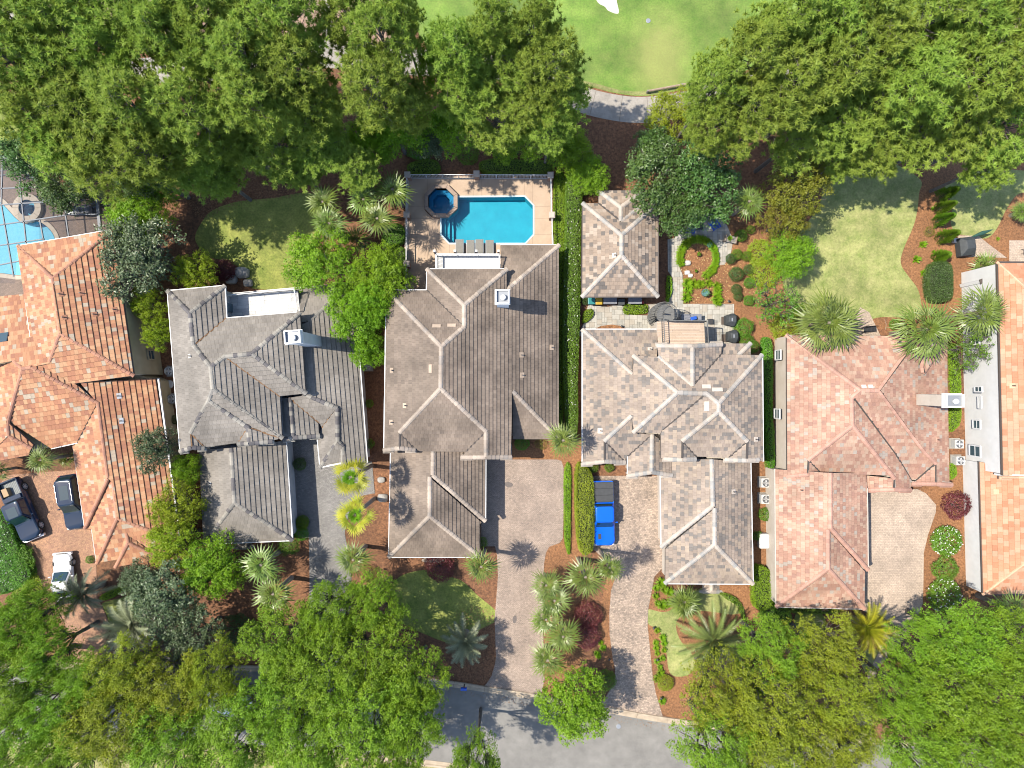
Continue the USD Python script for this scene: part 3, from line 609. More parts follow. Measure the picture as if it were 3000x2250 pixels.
class House:
    valley = 'roof_underlay'
    def __init__(self, name, label, tile, pal, cap_pal, wall_m, at, gutter_m='white_paint', under='roof_underlay', seed=1, wid=0.33, exp=0.36, cap_w=0.20, lift=0.05):
        self.t = thing(name, label, 'house' if 'pavilion' not in name else 'pavilion', (at[0], at[1], 0)); self.tile, self.pal, self.cpal, self.wm, self.gm = tile, pal, cap_pal, wall_m, gutter_m
        self.roofs, self.tiles, self.caps, self.under, self.rnd = [], [], [], under, random.Random(seed); self.wid, self.exp, self.cw = wid, exp, cap_w
        self.slabs = []; self.lift = lift
    def roof(self, *a, caps=True, skip=(), **k):
        r = Roof(*a, **k); self.roofs.append(r)
        for fi in range(len(r.F)):
            g = r.poly(fi)
            if g.is_empty or g.area < 0.02: continue
            self.slabs.append(slab(g, r.pl[fi]))
            self.tiles += tiles_of(r, fi, self.rnd, self.pal, self.wid, self.exp, self.lift)
        edges = {}
        for fi, (d, ks) in enumerate(r.F):
            for i in range(len(ks)): edges.setdefault(frozenset((ks[i], ks[(i+1) % len(ks)])), []).append(fi)
        if caps:
            for e, fs in edges.items():
                if len(fs) != 2: continue
                a, b = (r.p[k] for k in e); mid = (a + b) / 2; f, g = fs
                cf, cg = np.array(r.poly(f).representative_point().coords[0]), np.array(r.poly(g).representative_point().coords[0])
                if r.zat(g, mid[:2] + 0.3*(cf - mid[:2])) > r.zat(f, mid[:2] + 0.3*(cf - mid[:2])) + 0.01 and np.linalg.norm(b - a) > 0.4:   # both sides fall away: a ridge or a hip
                    self.cap(a, b)
                elif np.linalg.norm(b - a) > 0.5:                          # both sides fall towards it: a valley
                    tt = unit_(b - a); nn = np.cross(tt, [0, 0, 1.0]); nn /= np.linalg.norm(nn)
                    part(self.t, 'valley_gutter', beam(a + [0, 0, 0.035], b + [0, 0, 0.035], 0.16, 0.05), self.valley, world=True)
        return r
    def cap(self, a, b): self.caps += cap_run(a, b, self.rnd, w=self.cw)
    def gable(self, r, l, pk, rr, proud=0.12, ret=True, wall=True, out=None):
        """A gable end: rake tiles over a small wall, with short returns at the eaves."""
        g = lambda k: r.p[k] if isinstance(k, str) else np.array(k, float)
        a, p, b = g(l), g(pk), g(rr)
        lo = min(a[2], b[2])
        fw = np.array([-(b - a)[1], (b - a)[0]]); fw = fw / np.linalg.norm(fw)
        if out is not None and fw @ out < 0: fw = -fw
        o = np.array([*(fw * 0.06), 0.05])
        self.cap(a + o, p + o); self.cap(b + o, p + o)
        if wall:
            q = np.array([*(fw * -0.02), -0.06])
            v = np.array([a + q, b + q, p + q, [*(a + q)[:2], lo - 1.0], [*(b + q)[:2], lo - 1.0]]); v2 = v + np.array([*(-fw * 0.15), 0])
            part(self.t, 'gable_wall', (np.vstack([v, v2]), np.array([[0,1,2],[0,4,1],[0,3,4],[5,7,6],[5,6,9],[5,9,8],[0,2,7],[0,7,5],[2,1,6],[2,6,7],[0,5,8],[0,8,3],[1,4,9],[1,9,6]])), self.wm, world=True)
        if ret:
            tdir = (b - a)[:2] / np.linalg.norm((b - a)[:2])
            for c, sgn in ((a, 1), (b, -1)):
                w = min(0.95, 0.32 * np.linalg.norm((b - a)[:2]))
                base = [c[:2] - sgn * tdir * 0.12, c[:2] + sgn * tdir * w, c[:2] + sgn * tdir * w + fw * 0.34, c[:2] - sgn * tdir * 0.12 + fw * 0.34]
                top = [c[:2] - sgn * tdir * 0.0, c[:2] + sgn * tdir * (w - 0.22)]
                zb = c[2] - 0.12
                v = np.array([[*x, zb] for x in base] + [[*top[0], zb + 0.26], [*top[1], zb + 0.26]] + [[*x, zb - 0.12] for x in base])
                f = [[0,1,5],[0,5,4],[1,2,5],[2,3,4],[2,4,5],[3,0,4],[6,8,7],[6,9,8],[0,6,7],[0,7,1],[1,7,8],[1,8,2],[2,8,9],[2,9,3],[3,9,6],[3,6,0]]
                f = np.array(f)
                part(self.t, 'cornice_return', (v, f), self.tile, col=np.array(self.cpal[0][0]), world=True)
    def gutter(self, r, *ks, off=0.05):
        g = lambda k: r.p[k] if isinstance(k, str) else np.array(k, float)
        for a, b in zip(ks[:-1], ks[1:]):
            a, b = g(a), g(b)
            if isinstance(ks[0], str) or True:
                m = (a + b) / 2
            part(self.t, 'gutter', beam(a + [0, 0, -0.04], b + [0, 0, -0.04], 0.13, 0.14), self.gm, world=True)
    def walls(self, pts, z, inset=0.3, m=None, z0=0.0):
        g = sg.Polygon(P2(pts, z)).buffer(0).buffer(-inset, join_style=2)
        part(self.t, 'wall', prism(g, z0, z - 0.12), m or self.wm, world=True)
    def finish(self):
        t = self.t
        rf = part(t, 'roof', cat(self.slabs), self.under, world=True)
        o = ORI[t]
        self.tiles.sort(key=lambda x: -x[0])
        for _, v, f, c in self.tiles[:300]: part(rf, 'roof_tile', (v - o, f), self.tile, col=c)
        rest = self.tiles[300:]
        if rest:
            part(rf, 'roof_tiles', cat([(v, f) for _, v, f, c in rest]), self.tile, world=True, kind='stuff', col=np.vstack([np.tile(c, (len(v), 1)) for _, v, f, c in rest]))
        for i, (v, f) in enumerate(self.caps[:300]):
            c = np.array(self.rnd.choices(self.cpal[0], self.cpal[1])[0]) * self.rnd.uniform(0.93, 1.07)
            part(rf, 'ridge_tile', (v - o, f), self.tile, col=c)
        if self.caps[300:]: part(rf, 'ridge_tiles', cat(self.caps[300:]), self.tile, world=True, kind='stuff', col=self.cpal[0][0])
    def on_roof(self, px, py, ri=None):
        """The roof's point seen at (px, py), the highest face there."""
        best = None
        for r in (self.roofs if ri is None else [self.roofs[ri]]):
            for fi in range(len(r.F)):
                z = 4.0
                for _ in range(6): z = float(r.zat(fi, P(px, py, z)[:2]))
                p = P(px, py, z)
                if r.poly(fi).buffer(0.05).contains(sg.Point(p[:2])) and (best is None or z > best[0][2]): best = (p, r, fi)
        return best
    def patch(self, px, py, w, h, name='vent_tile', c=(0.62, 0.49, 0.38), pipe=False, m=None, hgt=0.09):
        """A flat vent tile lying on the roof; w along the eave and h uphill."""
        got = self.on_roof(px, py)
        if got is None: return
        p, r, fi = got; d = r.F[fi][0]; pl = r.pl[fi]
        dd = np.array([d[0], d[1], pl[0]*d[0] + pl[1]*d[1]]); dd /= np.linalg.norm(dd); u = np.array([d[1], -d[0], 0]); nn = np.cross(u, dd); nn *= np.sign(nn[2])
        c8 = [p + nn * k + u * a * w / 2 + dd * b * h / 2 for k in (0.0, hgt) for a, b in ((-1, -1), (1, -1), (1, 1), (-1, 1))]
        x = part(self.t, name, (np.array(c8), BF), m or self.tile, world=True, col=None if m else c)
        if pipe:
            part(x, 'vent_pipe', tube([p + nn*0.05 - ORI[self.t], p + [0, 0, 0.42] - ORI[self.t]], 0.05, 8), 'dark_trim')
    def chimney(self, top, base, w, d, rz=0.0, m='white_stucco', ztop=9.0, zlow=4.0):
        x, y = P(*top, ztop)[:2]
        c = part(self.t, 'chimney', box((x, y, (zlow + ztop - 0.45) / 2), (w, d, ztop - 0.45 - zlow), rz), m, world=True)
        lo = np.array([x, y, 0]) - ORI[self.t]
        part(c, 'crown', cat(box(lo + [0, 0, ztop - 0.38], (w + 0.26, d + 0.26, 0.16), rz), box(lo + [0, 0, ztop - 0.26], (w + 0.14, d + 0.14, 0.1), rz)), 'white_paint')
        fr = []
        for sx, sy, a, b in ((1, 0, 0.1, d + 0.14), (-1, 0, 0.1, d + 0.14), (0, 1, w - 0.06, 0.1), (0, -1, w - 0.06, 0.1)):
            ofs = np.array([sx * (w / 2 + 0.02), sy * (d / 2 + 0.02)]); co, si = math.cos(rz), math.sin(rz)
            fr.append(box(lo + [ofs[0]*co - ofs[1]*si, ofs[0]*si + ofs[1]*co, ztop - 0.06], (a, b, 0.34), rz))
        part(c, 'cap_frame', cat(fr), 'white_paint')
        part(c, 'cap_floor', box(lo + [0, 0, ztop - 0.17], (w - 0.1, d - 0.1, 0.06), rz), 'grey_metal')
        part(c, 'flue', move(lathe([(0.0, 0.32), (0.2, 0.30), (0.24, 0.24), (0.24, 0.2), (0.15, 0.16), (0.15, -0.1)], 14), lo + [0.06, -0.06, ztop - 0.12]), 'white_paint', smooth=40)
    def window(self, px, py, z, w, h, face, rz=0.0, frame='white_paint', bars=1):
        """A window in a wall that looks along face ('W' or 'E'); (px, py) is where the photograph shows its centre at height z."""
        p = P(px, py, z); a = {'E': 0, 'W': math.pi}[face] + rz
        n, tt = np.array([math.cos(a), math.sin(a), 0]), np.array([-math.sin(a), math.cos(a), 0])
        p = p - ORI[self.t]
        win = part(self.t, 'window', beam(p - tt*w/2 + n*0.02, p + tt*w/2 + n*0.02, 0.05, h), 'window_glass')
        fr = [beam(p - tt*(w/2+0.05) + n*0.05 + [0,0,s*(h/2+0.03)], p + tt*(w/2+0.05) + n*0.05 + [0,0,s*(h/2+0.03)], 0.12, 0.1) for s in (-1, 1)]
        fr += [beam(p + tt*s*(w/2+0.03) + n*0.05 - [0,0,h/2], p + tt*s*(w/2+0.03) + n*0.05 + [0,0,h/2], 0.1, 0.12, up=n) for s in (-1, 1)]
        fr += [beam(p - tt*w/2 + n*0.05, p + tt*w/2 + n*0.05, 0.05, 0.05)]
        part(win, 'window_frame', cat(fr), frame)

def rail_run(p, q, h, m_parent, name, matname, pick=0.11, post=1.6, rails=(0.08, 0.96), th=0.022, world=True, top_w=0.07):
    """A railing from p to q: rails, posts and a row of pickets under m_parent."""
    p, q = np.array(p, float), np.array(q, float); D = np.linalg.norm(q - p); t = (q - p) / D
    part(m_parent, 'handrail', beam(p + [0, 0, h], q + [0, 0, h], top_w, 0.05), matname, world=world)
    part(m_parent, 'bottom_rail', beam(p + [0, 0, 0.09], q + [0, 0, 0.09], 0.04, 0.04), matname, world=world)
    n = max(1, round(D / post))
    for i in range(n + 1):
        a = p + t * D * i / n; part(m_parent, 'post', beam(a, a + [0, 0, h], 0.06, 0.06, up=(1, 0, 0)), matname, world=world)
    k = int(D / pick)
    part(m_parent, 'pickets', cat([beam(p + t * D * (i + 0.5) / k + [0, 0, 0.09], p + t * D * (i + 0.5) / k + [0, 0, h], th, th, up=(1, 0, 0)) for i in range(k)]), matname, world=world, kind='stuff')
# ---- the houses ------------------------------------------------------------------------------
def pal(*cw): return ([c for c, w in cw], [w for c, w in cw])
TAUPE = pal(((0.248, 0.196, 0.156), 5), ((0.230, 0.180, 0.144), 3), ((0.265, 0.210, 0.168), 3), ((0.210, 0.166, 0.134), 1))
TAUPE_C = pal(((0.50, 0.42, 0.35), 3), ((0.45, 0.375, 0.315), 2), ((0.40, 0.35, 0.31), 1))
GREY = pal(((0.255, 0.232, 0.205), 5), ((0.235, 0.213, 0.188), 3), ((0.275, 0.250, 0.222), 3))
GREY_C = pal(((0.340, 0.319, 0.281), 3), ((0.145, 0.136, 0.140), 2), ((0.255, 0.242, 0.221), 1))
TERRA = pal(((0.475, 0.232, 0.122), 4), ((0.40, 0.178, 0.098), 3), ((0.53, 0.30, 0.165), 3), ((0.44, 0.36, 0.27), 1), ((0.345, 0.152, 0.09), 1))
TERRA_C = pal(((0.48, 0.24, 0.155), 3), ((0.40, 0.20, 0.14), 1))
MIXED = pal(((0.375, 0.302, 0.246), 4), ((0.33, 0.265, 0.217), 3), ((0.215, 0.192, 0.174), 2), ((0.41, 0.33, 0.258), 2), ((0.26, 0.228, 0.200), 1))
MIXED_C = pal(((0.533, 0.464, 0.396), 3), ((0.447, 0.413, 0.378), 2), ((0.378, 0.370, 0.353), 1))
PINK = pal(((0.50, 0.305, 0.222), 4), ((0.44, 0.25, 0.182), 3), ((0.53, 0.36, 0.265), 3), ((0.45, 0.38, 0.32), 1.1), ((0.40, 0.23, 0.175), 1))
PINK_C = pal(((0.58, 0.34, 0.26), 3), ((0.52, 0.30, 0.23), 1))
ORANGE = pal(((0.558, 0.279, 0.163), 4), ((0.512, 0.233, 0.130), 2), ((0.577, 0.344, 0.223), 3), ((0.502, 0.344, 0.223), 1))
ORANGE_C = pal(((0.66, 0.44, 0.29), 1), ((0.62, 0.40, 0.26), 1))
PAV = pal(((0.351, 0.271, 0.208), 4), ((0.294, 0.230, 0.181), 3), ((0.163, 0.143, 0.128), 2), ((0.412, 0.336, 0.271), 2))

# 1. taupe house with the swimming pool
h = B = House('taupe_roof_house', 'house with plain taupe tile roof and white chimney below the turquoise swimming pool', 'tile_taupe', TAUPE, TAUPE_C, 'beige_stucco', P(1380, 1150)[:2], seed=1, lift=0.075)
r = h.roof({'a':(1132,850),'b':(1250,850),'c':(1251,788),'d':(1485,788),'e':(1360,894),'f':(1360,957),'g':(1293,1016),'h':(1291,1138),'i':(1171,1267),'j':(1171,1311),'k':(1125,1317),
            'l':(1215,1316),'m':(1364,1324),'n':(1424,1264),'o':(1424,1337),'q':(1497,1337),'r':(1352,1338),'t':(1638,718,2.8),'u':(1485,850),'v':(1502,1146),'w':(1638,1287,2.8),'x':(1466,718,2.8),'z':(1502,1287,2.8)},
           [('E',['a','g','h','i','j','k']),('S',['a','b','f','g']),('E',['c','e','f','b']),('S',['c','d','e']),('W',['d','e','f','g','h','n','o','q','v','w','t','u']),
            ('S',['x','t','u',(1485,862),(1470,850)]),('N',['v','w','z']),('N',['h','i','l',(1230,1322),(1350,1324),'m','n']),('W',['i','l','j']),('E',['n','m','r','o'])])
print('main', r.res, {k: round(float(r.p[k][2]), 1) for k in 'abcdefghijklmnoqrtuvwxz'})
h.gable(r, 'k', 'j', 'l', out=(0,-1)); h.gable(r, 'r', 'o', 'q', out=(0,-1))
h.gutter(r, 'c', 'd'); h.gutter(r, 'a', 'b', 'c'); h.gutter(r, 'x', 't'); h.gutter(r, 'k', 'a')
h.walls([(1132,850),(1250,850),(1251,788),(1485,788),(1497,1335),(1352,1335),(1352,1320),(1125,1316)], 4.7)
h.walls([(1466,718),(1638,718),(1638,1287),(1466,1287)], 2.8)
r2 = h.roof({'A':(1145,1315),'B':(1269,1315),'C':(1268,1392),'D':(1259,1396),'E':(1259,1512),'F':(1139,1632,2.7),'G':(1423,1315),'H':(1422,1526,2.7),'J':(1407,1632,2.65),'K':(1267,1574),'L':(1267,1640),'M':(1212,1637),'N':(1330,1637)},
            [('E',['A','B','C','D','E','F']),('W',['B','G','H','C']),('W',['D',(1264,1402),(1413,1531),(1407,1531),'J','E']),('N',['F','E','J']),('E',['K','L','M']),('W',['K','N','L'])])
h.cap(r2.p['C'], r2.p['H']); h.gable(r2, 'M', 'L', 'N', out=(0,-1))
h.gutter(r2, 'G', 'H'); h.gutter(r2, 'A', 'F'); h.gutter(r2, 'F', 'J')
h.walls([(1145,1300),(1423,1300),(1422,1526),(1407,1530),(1407,1632),(1139,1632)], 2.7)
h.chimney((1472, 869), (1480, 885), 1.0, 1.0, ztop=8.6, zlow=3.5)
for x, y in ((1149,1085),(1187,1188),(1147,1237)): h.patch(x, y, 0.42, 0.36, pipe=True)
for x, y in ((1262,1080),): h.patch(x, y, 0.7, 0.30)
for x, y in ((1279,956),(1323,954)): h.patch(x, y, 0.72, 0.30)
for x, y in ((1527,1040),(1529,1099),(1616,1018)): h.patch(x, y, 0.46, 0.40, pipe=True)
bal = part(h.t, 'balcony', prism(gpoly([(1283,750),(1464,750),(1464,800),(1283,800)], False) if False else sg.Polygon(P2([(1281,750),(1465,750),(1465,800),(1281,800)], 3.4)), 3.1, 3.4), 'white_floor', world=True)
q = [P(1281, 790, 3.4), P(1281, 751, 3.4), P(1464, 751, 3.4), P(1464, 790, 3.4)]
for a, b in zip(q[:-1], q[1:]): rail_run(a, b, 0.95, bal, 'railing', 'white_paint', top_w=0.13)
part(bal, 'outer_beam', beam(P(1279, 749, 3.3), P(1466, 749, 3.3), 0.12, 0.3), 'white_paint', world=True)
for x in (1283, 1340, 1400, 1462): part(h.t, 'porch_column', beam(P(x, 753, 0.1)*[1,1,0] + [0,0,0.1], P(x, 753, 0.1)*[1,1,0] + [0,0,3.1], 0.2, 0.2, up=(1,0,0)), 'white_paint', world=True)
h.finish()

# 2. grey house with the white roof balcony
h = G = House('grey_roof_house', 'house with weathered grey tile roof, checkered hip tiles and a white roof balcony', 'tile_grey', GREY, GREY_C, 'grey_stucco', P(800, 1150)[:2], seed=2, exp=0.42, lift=0.085); h.valley = 'valley_debris'
R5 = 5.0
r = h.roof({'A':(491,852),'B':(659,837,5.5),'C':(556,917),'D':(566,1012),'E':(617,1075),'F':(738,1036),'G':(659,1044),'H':(623,1140),'J':(611,1174),'K':(558,1268),'K2':(562,1309),'W2':(528,1320),
            'M':(664,932,5.5),'N':(879,915),'O':(897,1153),'P':(821,1161),'Q':(828,1284),'R':(727,1253),'R2':(730,1297),'T':(797,1291),'vR':(698,1298),'vK':(598,1311),'k3':(632,1309),'r3':(685,1301)},
           [('E',['A','C','D','E','H','J','K','K2','W2']),('S',['A','B','C']),('W',['B','M','D','C']),('S',['M','N','F','G','E','D']),('W',['F','N','O']),('N',['F','O','P','G']),('W',['G','P','Q','H','E']),
            ('N',['H','Q','R','J']),('N',['J','R','vR','vK','K']),('W',['K','vK','K2']),('E',['R','R2','vR']),('W',['R','Q','T','R2'])], rot=5, z0=5)
print('grey', r.res, {k: round(float(v[2]), 1) for k, v in r.p.items() if k[0] != '_'})
h.gable(r, 'W2', 'K2', 'vK', out=(0,-1)); h.gable(r, 'vR', 'R2', 'T', out=(0,-1))
h.gutter(r, 'A', 'B', 'M', 'N'); h.gutter(r, 'A', 'W2')
h.walls([(491,852),(659,837),(664,932),(879,915),(897,1153),(821,1161),(828,1284),(797,1291),(528,1318)], 5.3)
r1 = h.roof({'a':(662,862,2.8),'b':(1037,829,2.8),'c':(903,943),'f':(898,1157),'g':(987,1196),'h':(989,1294),'i':(1003,1307),'j':(1005,1356),'k':(1076,1356,2.8),'p':(848,1165),'v1':(943,1252),'v2':(934,1240),'n':(938,1369),'o':(930,1284),'q':(936,1275),'r':(858,1280),'s':(831,1286),'t':(822,1165)},
            [('S',['a','b','c',(884,945),(872,851),(664,868)]),('W',['b','c',(884,948),(884,1160),'f','g','h','i','j','k']),('N',['p','f','g','v1','v2']),('E',['g','h','n','o','v1']),('W',['p','v2','q','r']),('E',['p','r','s','t']),('N',['h','n','j','i'])], rot=5)
print('grey low', r1.res, {k: round(float(v[2]), 1) for k, v in r1.p.items() if k[0] != '_'})
h.gable(r1, 's', 'r', 'q', out=(0,-1))
h.gutter(r1, 'a', 'b'); h.gutter(r1, 'o', 'n', 'j'); h.gutter(r1, 'k', 'b')
h.walls([(662,862),(1037,829),(1076,1356),(1005,1356),(938,1369),(930,1284),(822,1290),(822,1000),(662,1000)], 2.8)
rg = h.roof({'A':(583,1316),'B':(677,1312),'C':(687,1473),'D':(597,1594,2.7),'E':(857,1583,2.7),'F':(838,1290),'K':(702,1527),'L':(709,1602),'M':(655,1600),'N':(785,1594)},
            [('E',['A','B','C','D']),('W',['B','F','E','C']),('N',['D','C','E']),('E',['K','L','M']),('W',['K','N','L'])], rot=4)
h.gable(rg, 'M', 'L', 'N', out=(0,-1)); h.gutter(rg, 'F', 'E'); h.gutter(rg, 'D', 'E')
h.walls([(583,1300),(838,1290),(857,1583),(597,1594)], 2.7)
h.chimney((857, 987), (915, 1012), 1.15, 0.9, rz=math.radians(4), m='grey_stucco', ztop=10.2, zlow=3.5)
for x, y in ((557,1043),(616,1416)): h.patch(x, y, 0.35, 0.3, name='vent_tile', c=(0.6, 0.57, 0.52), pipe=True)
zb = 3.6
bp = [(666,868),(873,850),(882,930),(672,945)]
bal = part(h.t, 'balcony', prism(sg.Polygon(P2(bp, zb)), zb - 0.5, zb - 0.03), 'stone_joint', world=True)
pb = sg.Polygon(P2(bp, zb)).buffer(-0.02); o = P(666, 868, zb)[:2]; rb = random.Random(3); ct = math.radians(4.5); ux, uy = np.array([math.cos(ct), math.sin(ct)]), np.array([math.sin(ct), -math.cos(ct)])
for j in range(-1, 12):
    x = -1.0 - rb.uniform(0, 0.9)
    while x < 8:
        a = o + ux * x + uy * (j * 0.3); g = sg.Polygon([a + ux*0.006 + uy*0.006, a + ux*1.19 + uy*0.006, a + ux*1.19 + uy*0.294, a + ux*0.006 + uy*0.294]).intersection(pb)
        if g.area > 0.03 and g.geom_type == 'Polygon': part(bal, 'floor_plank', prism(g, zb - 0.03, zb), 'plank', world=True, col=np.array(rb.choice([(0.70,0.70,0.68),(0.64,0.64,0.63),(0.58,0.58,0.58),(0.74,0.73,0.70)])))
        x += 1.2
rail_run(P(667, 870, zb), P(872, 852, zb), 1.0, bal, 'railing', 'white_paint'); rail_run(P(872, 852, zb), P(880, 914, zb), 1.0, bal, 'railing', 'white_paint')
dd = part(h.t, 'balcony_door', beam(P(668, 912, 4.6), P(668, 888, 4.6), 0.06, 1.9), 'window_glass', world=True)
part(dd, 'door_frame', cat([beam(P(669, y, 3.65) - ORI[h.t], P(669, y, 3.65)*[1,1,0] + [0,0,5.6] - ORI[h.t], 0.12, 0.1, up=(1,0,0)) for y in (886, 900, 914)]), 'white_paint')
h.finish()

# 3. terracotta house at the left edge
h = T = House('terracotta_roof_house', 'two-storey house with orange terracotta tile roof at the left edge', 'tile_terracotta', TERRA, TERRA_C, 'tan_stucco', P(230, 1150)[:2], seed=3, exp=0.45, cap_w=0.17, lift=0.085)
r = h.roof({'P1':(53,721,5.4),'P2':(329,673,5.4),'Q1':(155,816),'Q2':(176,976),'P3':(392,1101,5.4),'V':(146,1058),'U':(90,987),'X':(115,1070),'Y':(212,1125)},
           [('S',['P1','P2','Q1']),('W',['P2','P3','Q2','Q1']),('E',['P1','Q1','Q2','V','U']),('N',['Q2','P3','Y','X','V'])], rot=9, z0=5)
print('terra', r.res, {k: round(float(v[2]), 1) for k, v in r.p.items()})
h.gutter(r, 'P1', 'P2'); h.gutter(r, 'U', 'P1')
h.walls([(53,721),(329,673),(392,1101),(212,1125),(115,1070),(90,987)], 5.4, inset=0.2)
r1 = h.roof({'c1':(92,1076),'c2':(66,1081),'c3':(41,1058),'c4':(22,1234),'c5':(25,1278),'e1':(287,1181),'e2':(227,1297),'s2':(150,1314),'n1':(-60,874,3.2),
             'e3':(316,1401),'e4':(331,1413),'e5':(344,1518),'e6':(529,1590,3.0),'w1':(249,1547),'w2':(215,1306,3.0),'w4':(270,1551),'w3':(284,1650)},
            [('S',['n1',(78,860),(100,985),(150,1064),'c1','c2','c3',(-60,1075)]),('W',['c1',(112,1064),(228,1128),'e1']),('N',['c2','c1','e1','e2','s2','c4']),('E',['c3','c2','c4','c5',(-60,1363),(-60,1079)]),
             ('W',['c4',(100,1303),(92,1313),'c5']),('N',['c5',(92,1313),(86,1334),(-60,1362)]),
             ('W',['e1',(232,1120),(456,1108),'e6','e5','e4','e3']),('E',['e1','e3','w1','w2','e2']),('E',[(318,1403),'e4','e5','w3','w4',(251,1548)]),('N',['e5','w3',(531,1608),'e6'])], rot=8.5)
print('terra low', r1.res, {k: round(float(v[2]), 1) for k, v in r1.p.items() if k[0] != '_'})
h.cap(r1.p['e3'], r1.p['w1'])
r3 = h.roof({'K':(371,1566),'L':(376,1591),'a':(338,1662),'b':(473,1637)}, [('E',['K','L','a']),('W',['K','b','L']),('N',['L','a','b'])], rot=8.5, z0=2.5) if False else None
kz = lambda px, py: r1.zat(9, P(px, py, 3.5)[:2])
ap, ar, al, ab = np.array([*P(376,1591,3.9)[:2], 3.9]), np.array([*P(369,1562,3.9)[:2], 3.85]), P(338,1662,2.85), P(473,1637,2.85)
h.slabs.append((np.array([ap, al, ab, ar, al - [0,0,.15], ab - [0,0,.15], ap - [0,0,.3], ar - [0,0,.2]]), np.array([[0,1,2],[3,1,0],[3,0,2],[1,4,5],[1,5,2],[4,1,3],[4,3,7],[5,7,3],[5,3,2]])))
class _F:                                                                  # the small hipped porch over the entrance, laid on the front slope
    pass
for d_, tri in (('N', [al, ab, ap]), ('E', [ar, al, ap]), ('W', [ar, ap, ab])):
    f_ = _F(); f_.s = 0.45; f_.F = [(dirv(d_, 8.5), ['0', '1', '2'])]; f_.p = dict(zip('012', tri))
    A_ = np.column_stack([np.array(tri)[:, :2], np.ones(3)]); f_.pl = [tuple(np.linalg.solve(A_, np.array(tri)[:, 2]))]
    f_.poly = lambda i, q=tri: sg.Polygon(np.array(q)[:, :2]).buffer(0)
    h.tiles += tiles_of(f_, 0, h.rnd, TERRA, 0.33, 0.42)
h.cap(al, ap); h.cap(ab, ap); h.cap(ap, ar)
h.gutter(r1, 'w2', 'w1'); h.gutter(r1, 'w4', 'w3'); h.gutter(r1, (*P(456,1108,3.2)[:2], r1.zat(6, P(456,1108,3.2)[:2])), 'e6'); h.gutter(r1, 's2', 'e2')
h.walls([(-60,874),(78,862),(200,1000),(456,1108),(529,1590),(284,1650),(270,1551),(249,1547),(215,1306),(150,1314),(-60,1362)], 3.0)
for px, py, z in ((388,988,3.6),): h.window(px, py, z, 1.5, 1.3, 'E', math.radians(8.5))
for px, py in ((441,1040),(472,1175)): h.window(px, py, 1.9, 0.8, 1.0, 'E', math.radians(8.5), frame='tan_stucco')
for x, y in ((180,862),(241,859),(190,930),(279,921),(337,907)): h.patch(x, y, 0.4, 0.32, c=(0.40, 0.19, 0.12), pipe=True)
for x, y in ((349,1160),(356,1233)): h.patch(x, y, 0.5, 0.36, c=(0.55, 0.58, 0.62), pipe=True)
h.patch(9, 990, 0.9, 0.9, name='skylight', m='window_glass', hgt=0.12)
h.finish()
w = thing('garden_wall', 'low sandy yellow garden wall beside the terracotta roof house', 'wall', P(462, 1165))
for k in range(4):
    a = P(449, 1045) + (P(480, 1300) - P(449, 1045)) * k / 4; b = P(449, 1045) + (P(480, 1300) - P(449, 1045)) * (k + 1) / 4
    part(w, 'wall_panel', beam(a + [0,0,0.85], b + [0,0,0.85], 0.2, 1.7), 'tan_stucco', world=True); part(w, 'coping', beam(a + [0,0,1.74], b + [0,0,1.74], 0.28, 0.08), 'tan_stucco', world=True)

# 4. garden pavilion
h = V = House('garden_pavilion', 'garden pavilion with checkered brown and grey tile roof beside the pool hedge', 'tile_pavilion', PAV, MIXED_C, 'beige_stucco', P(1817, 740)[:2], gutter_m='dark_trim', seed=4, wid=0.36, exp=0.36)
r = h.roof({'a':(1707,595,3.0),'b':(1928,595,3.0),'c':(1928,869,3.0),'d':(1705,870,3.0),'e':(1821,689),'f':(1821,748),'g':(1753,595),'i':(1889,595),'j':(1819,648),'k':(1819,607),'l':(1753,558),'m':(1890,558)},
           [('S',['a','g','j','i','b','e']),('E',['a','e','f','d']),('W',['b','c','f','e']),('N',['d','f','c']),('S',['l','m','k']),('E',['l','k','j','g']),('W',['m','i','j','k'])])
print('pav', r.res)
h.gutter(r, 'a', 'd'); h.gutter(r, 'd', 'c'); h.gutter(r, 'c', 'b')
h.walls([(1707,605),(1928,605),(1928,845),(1705,845)], 3.0, inset=0.3)
h.patch(1800, 748, 0.4, 0.36, c=(0.75, 0.68, 0.60), pipe=True)
h.finish()

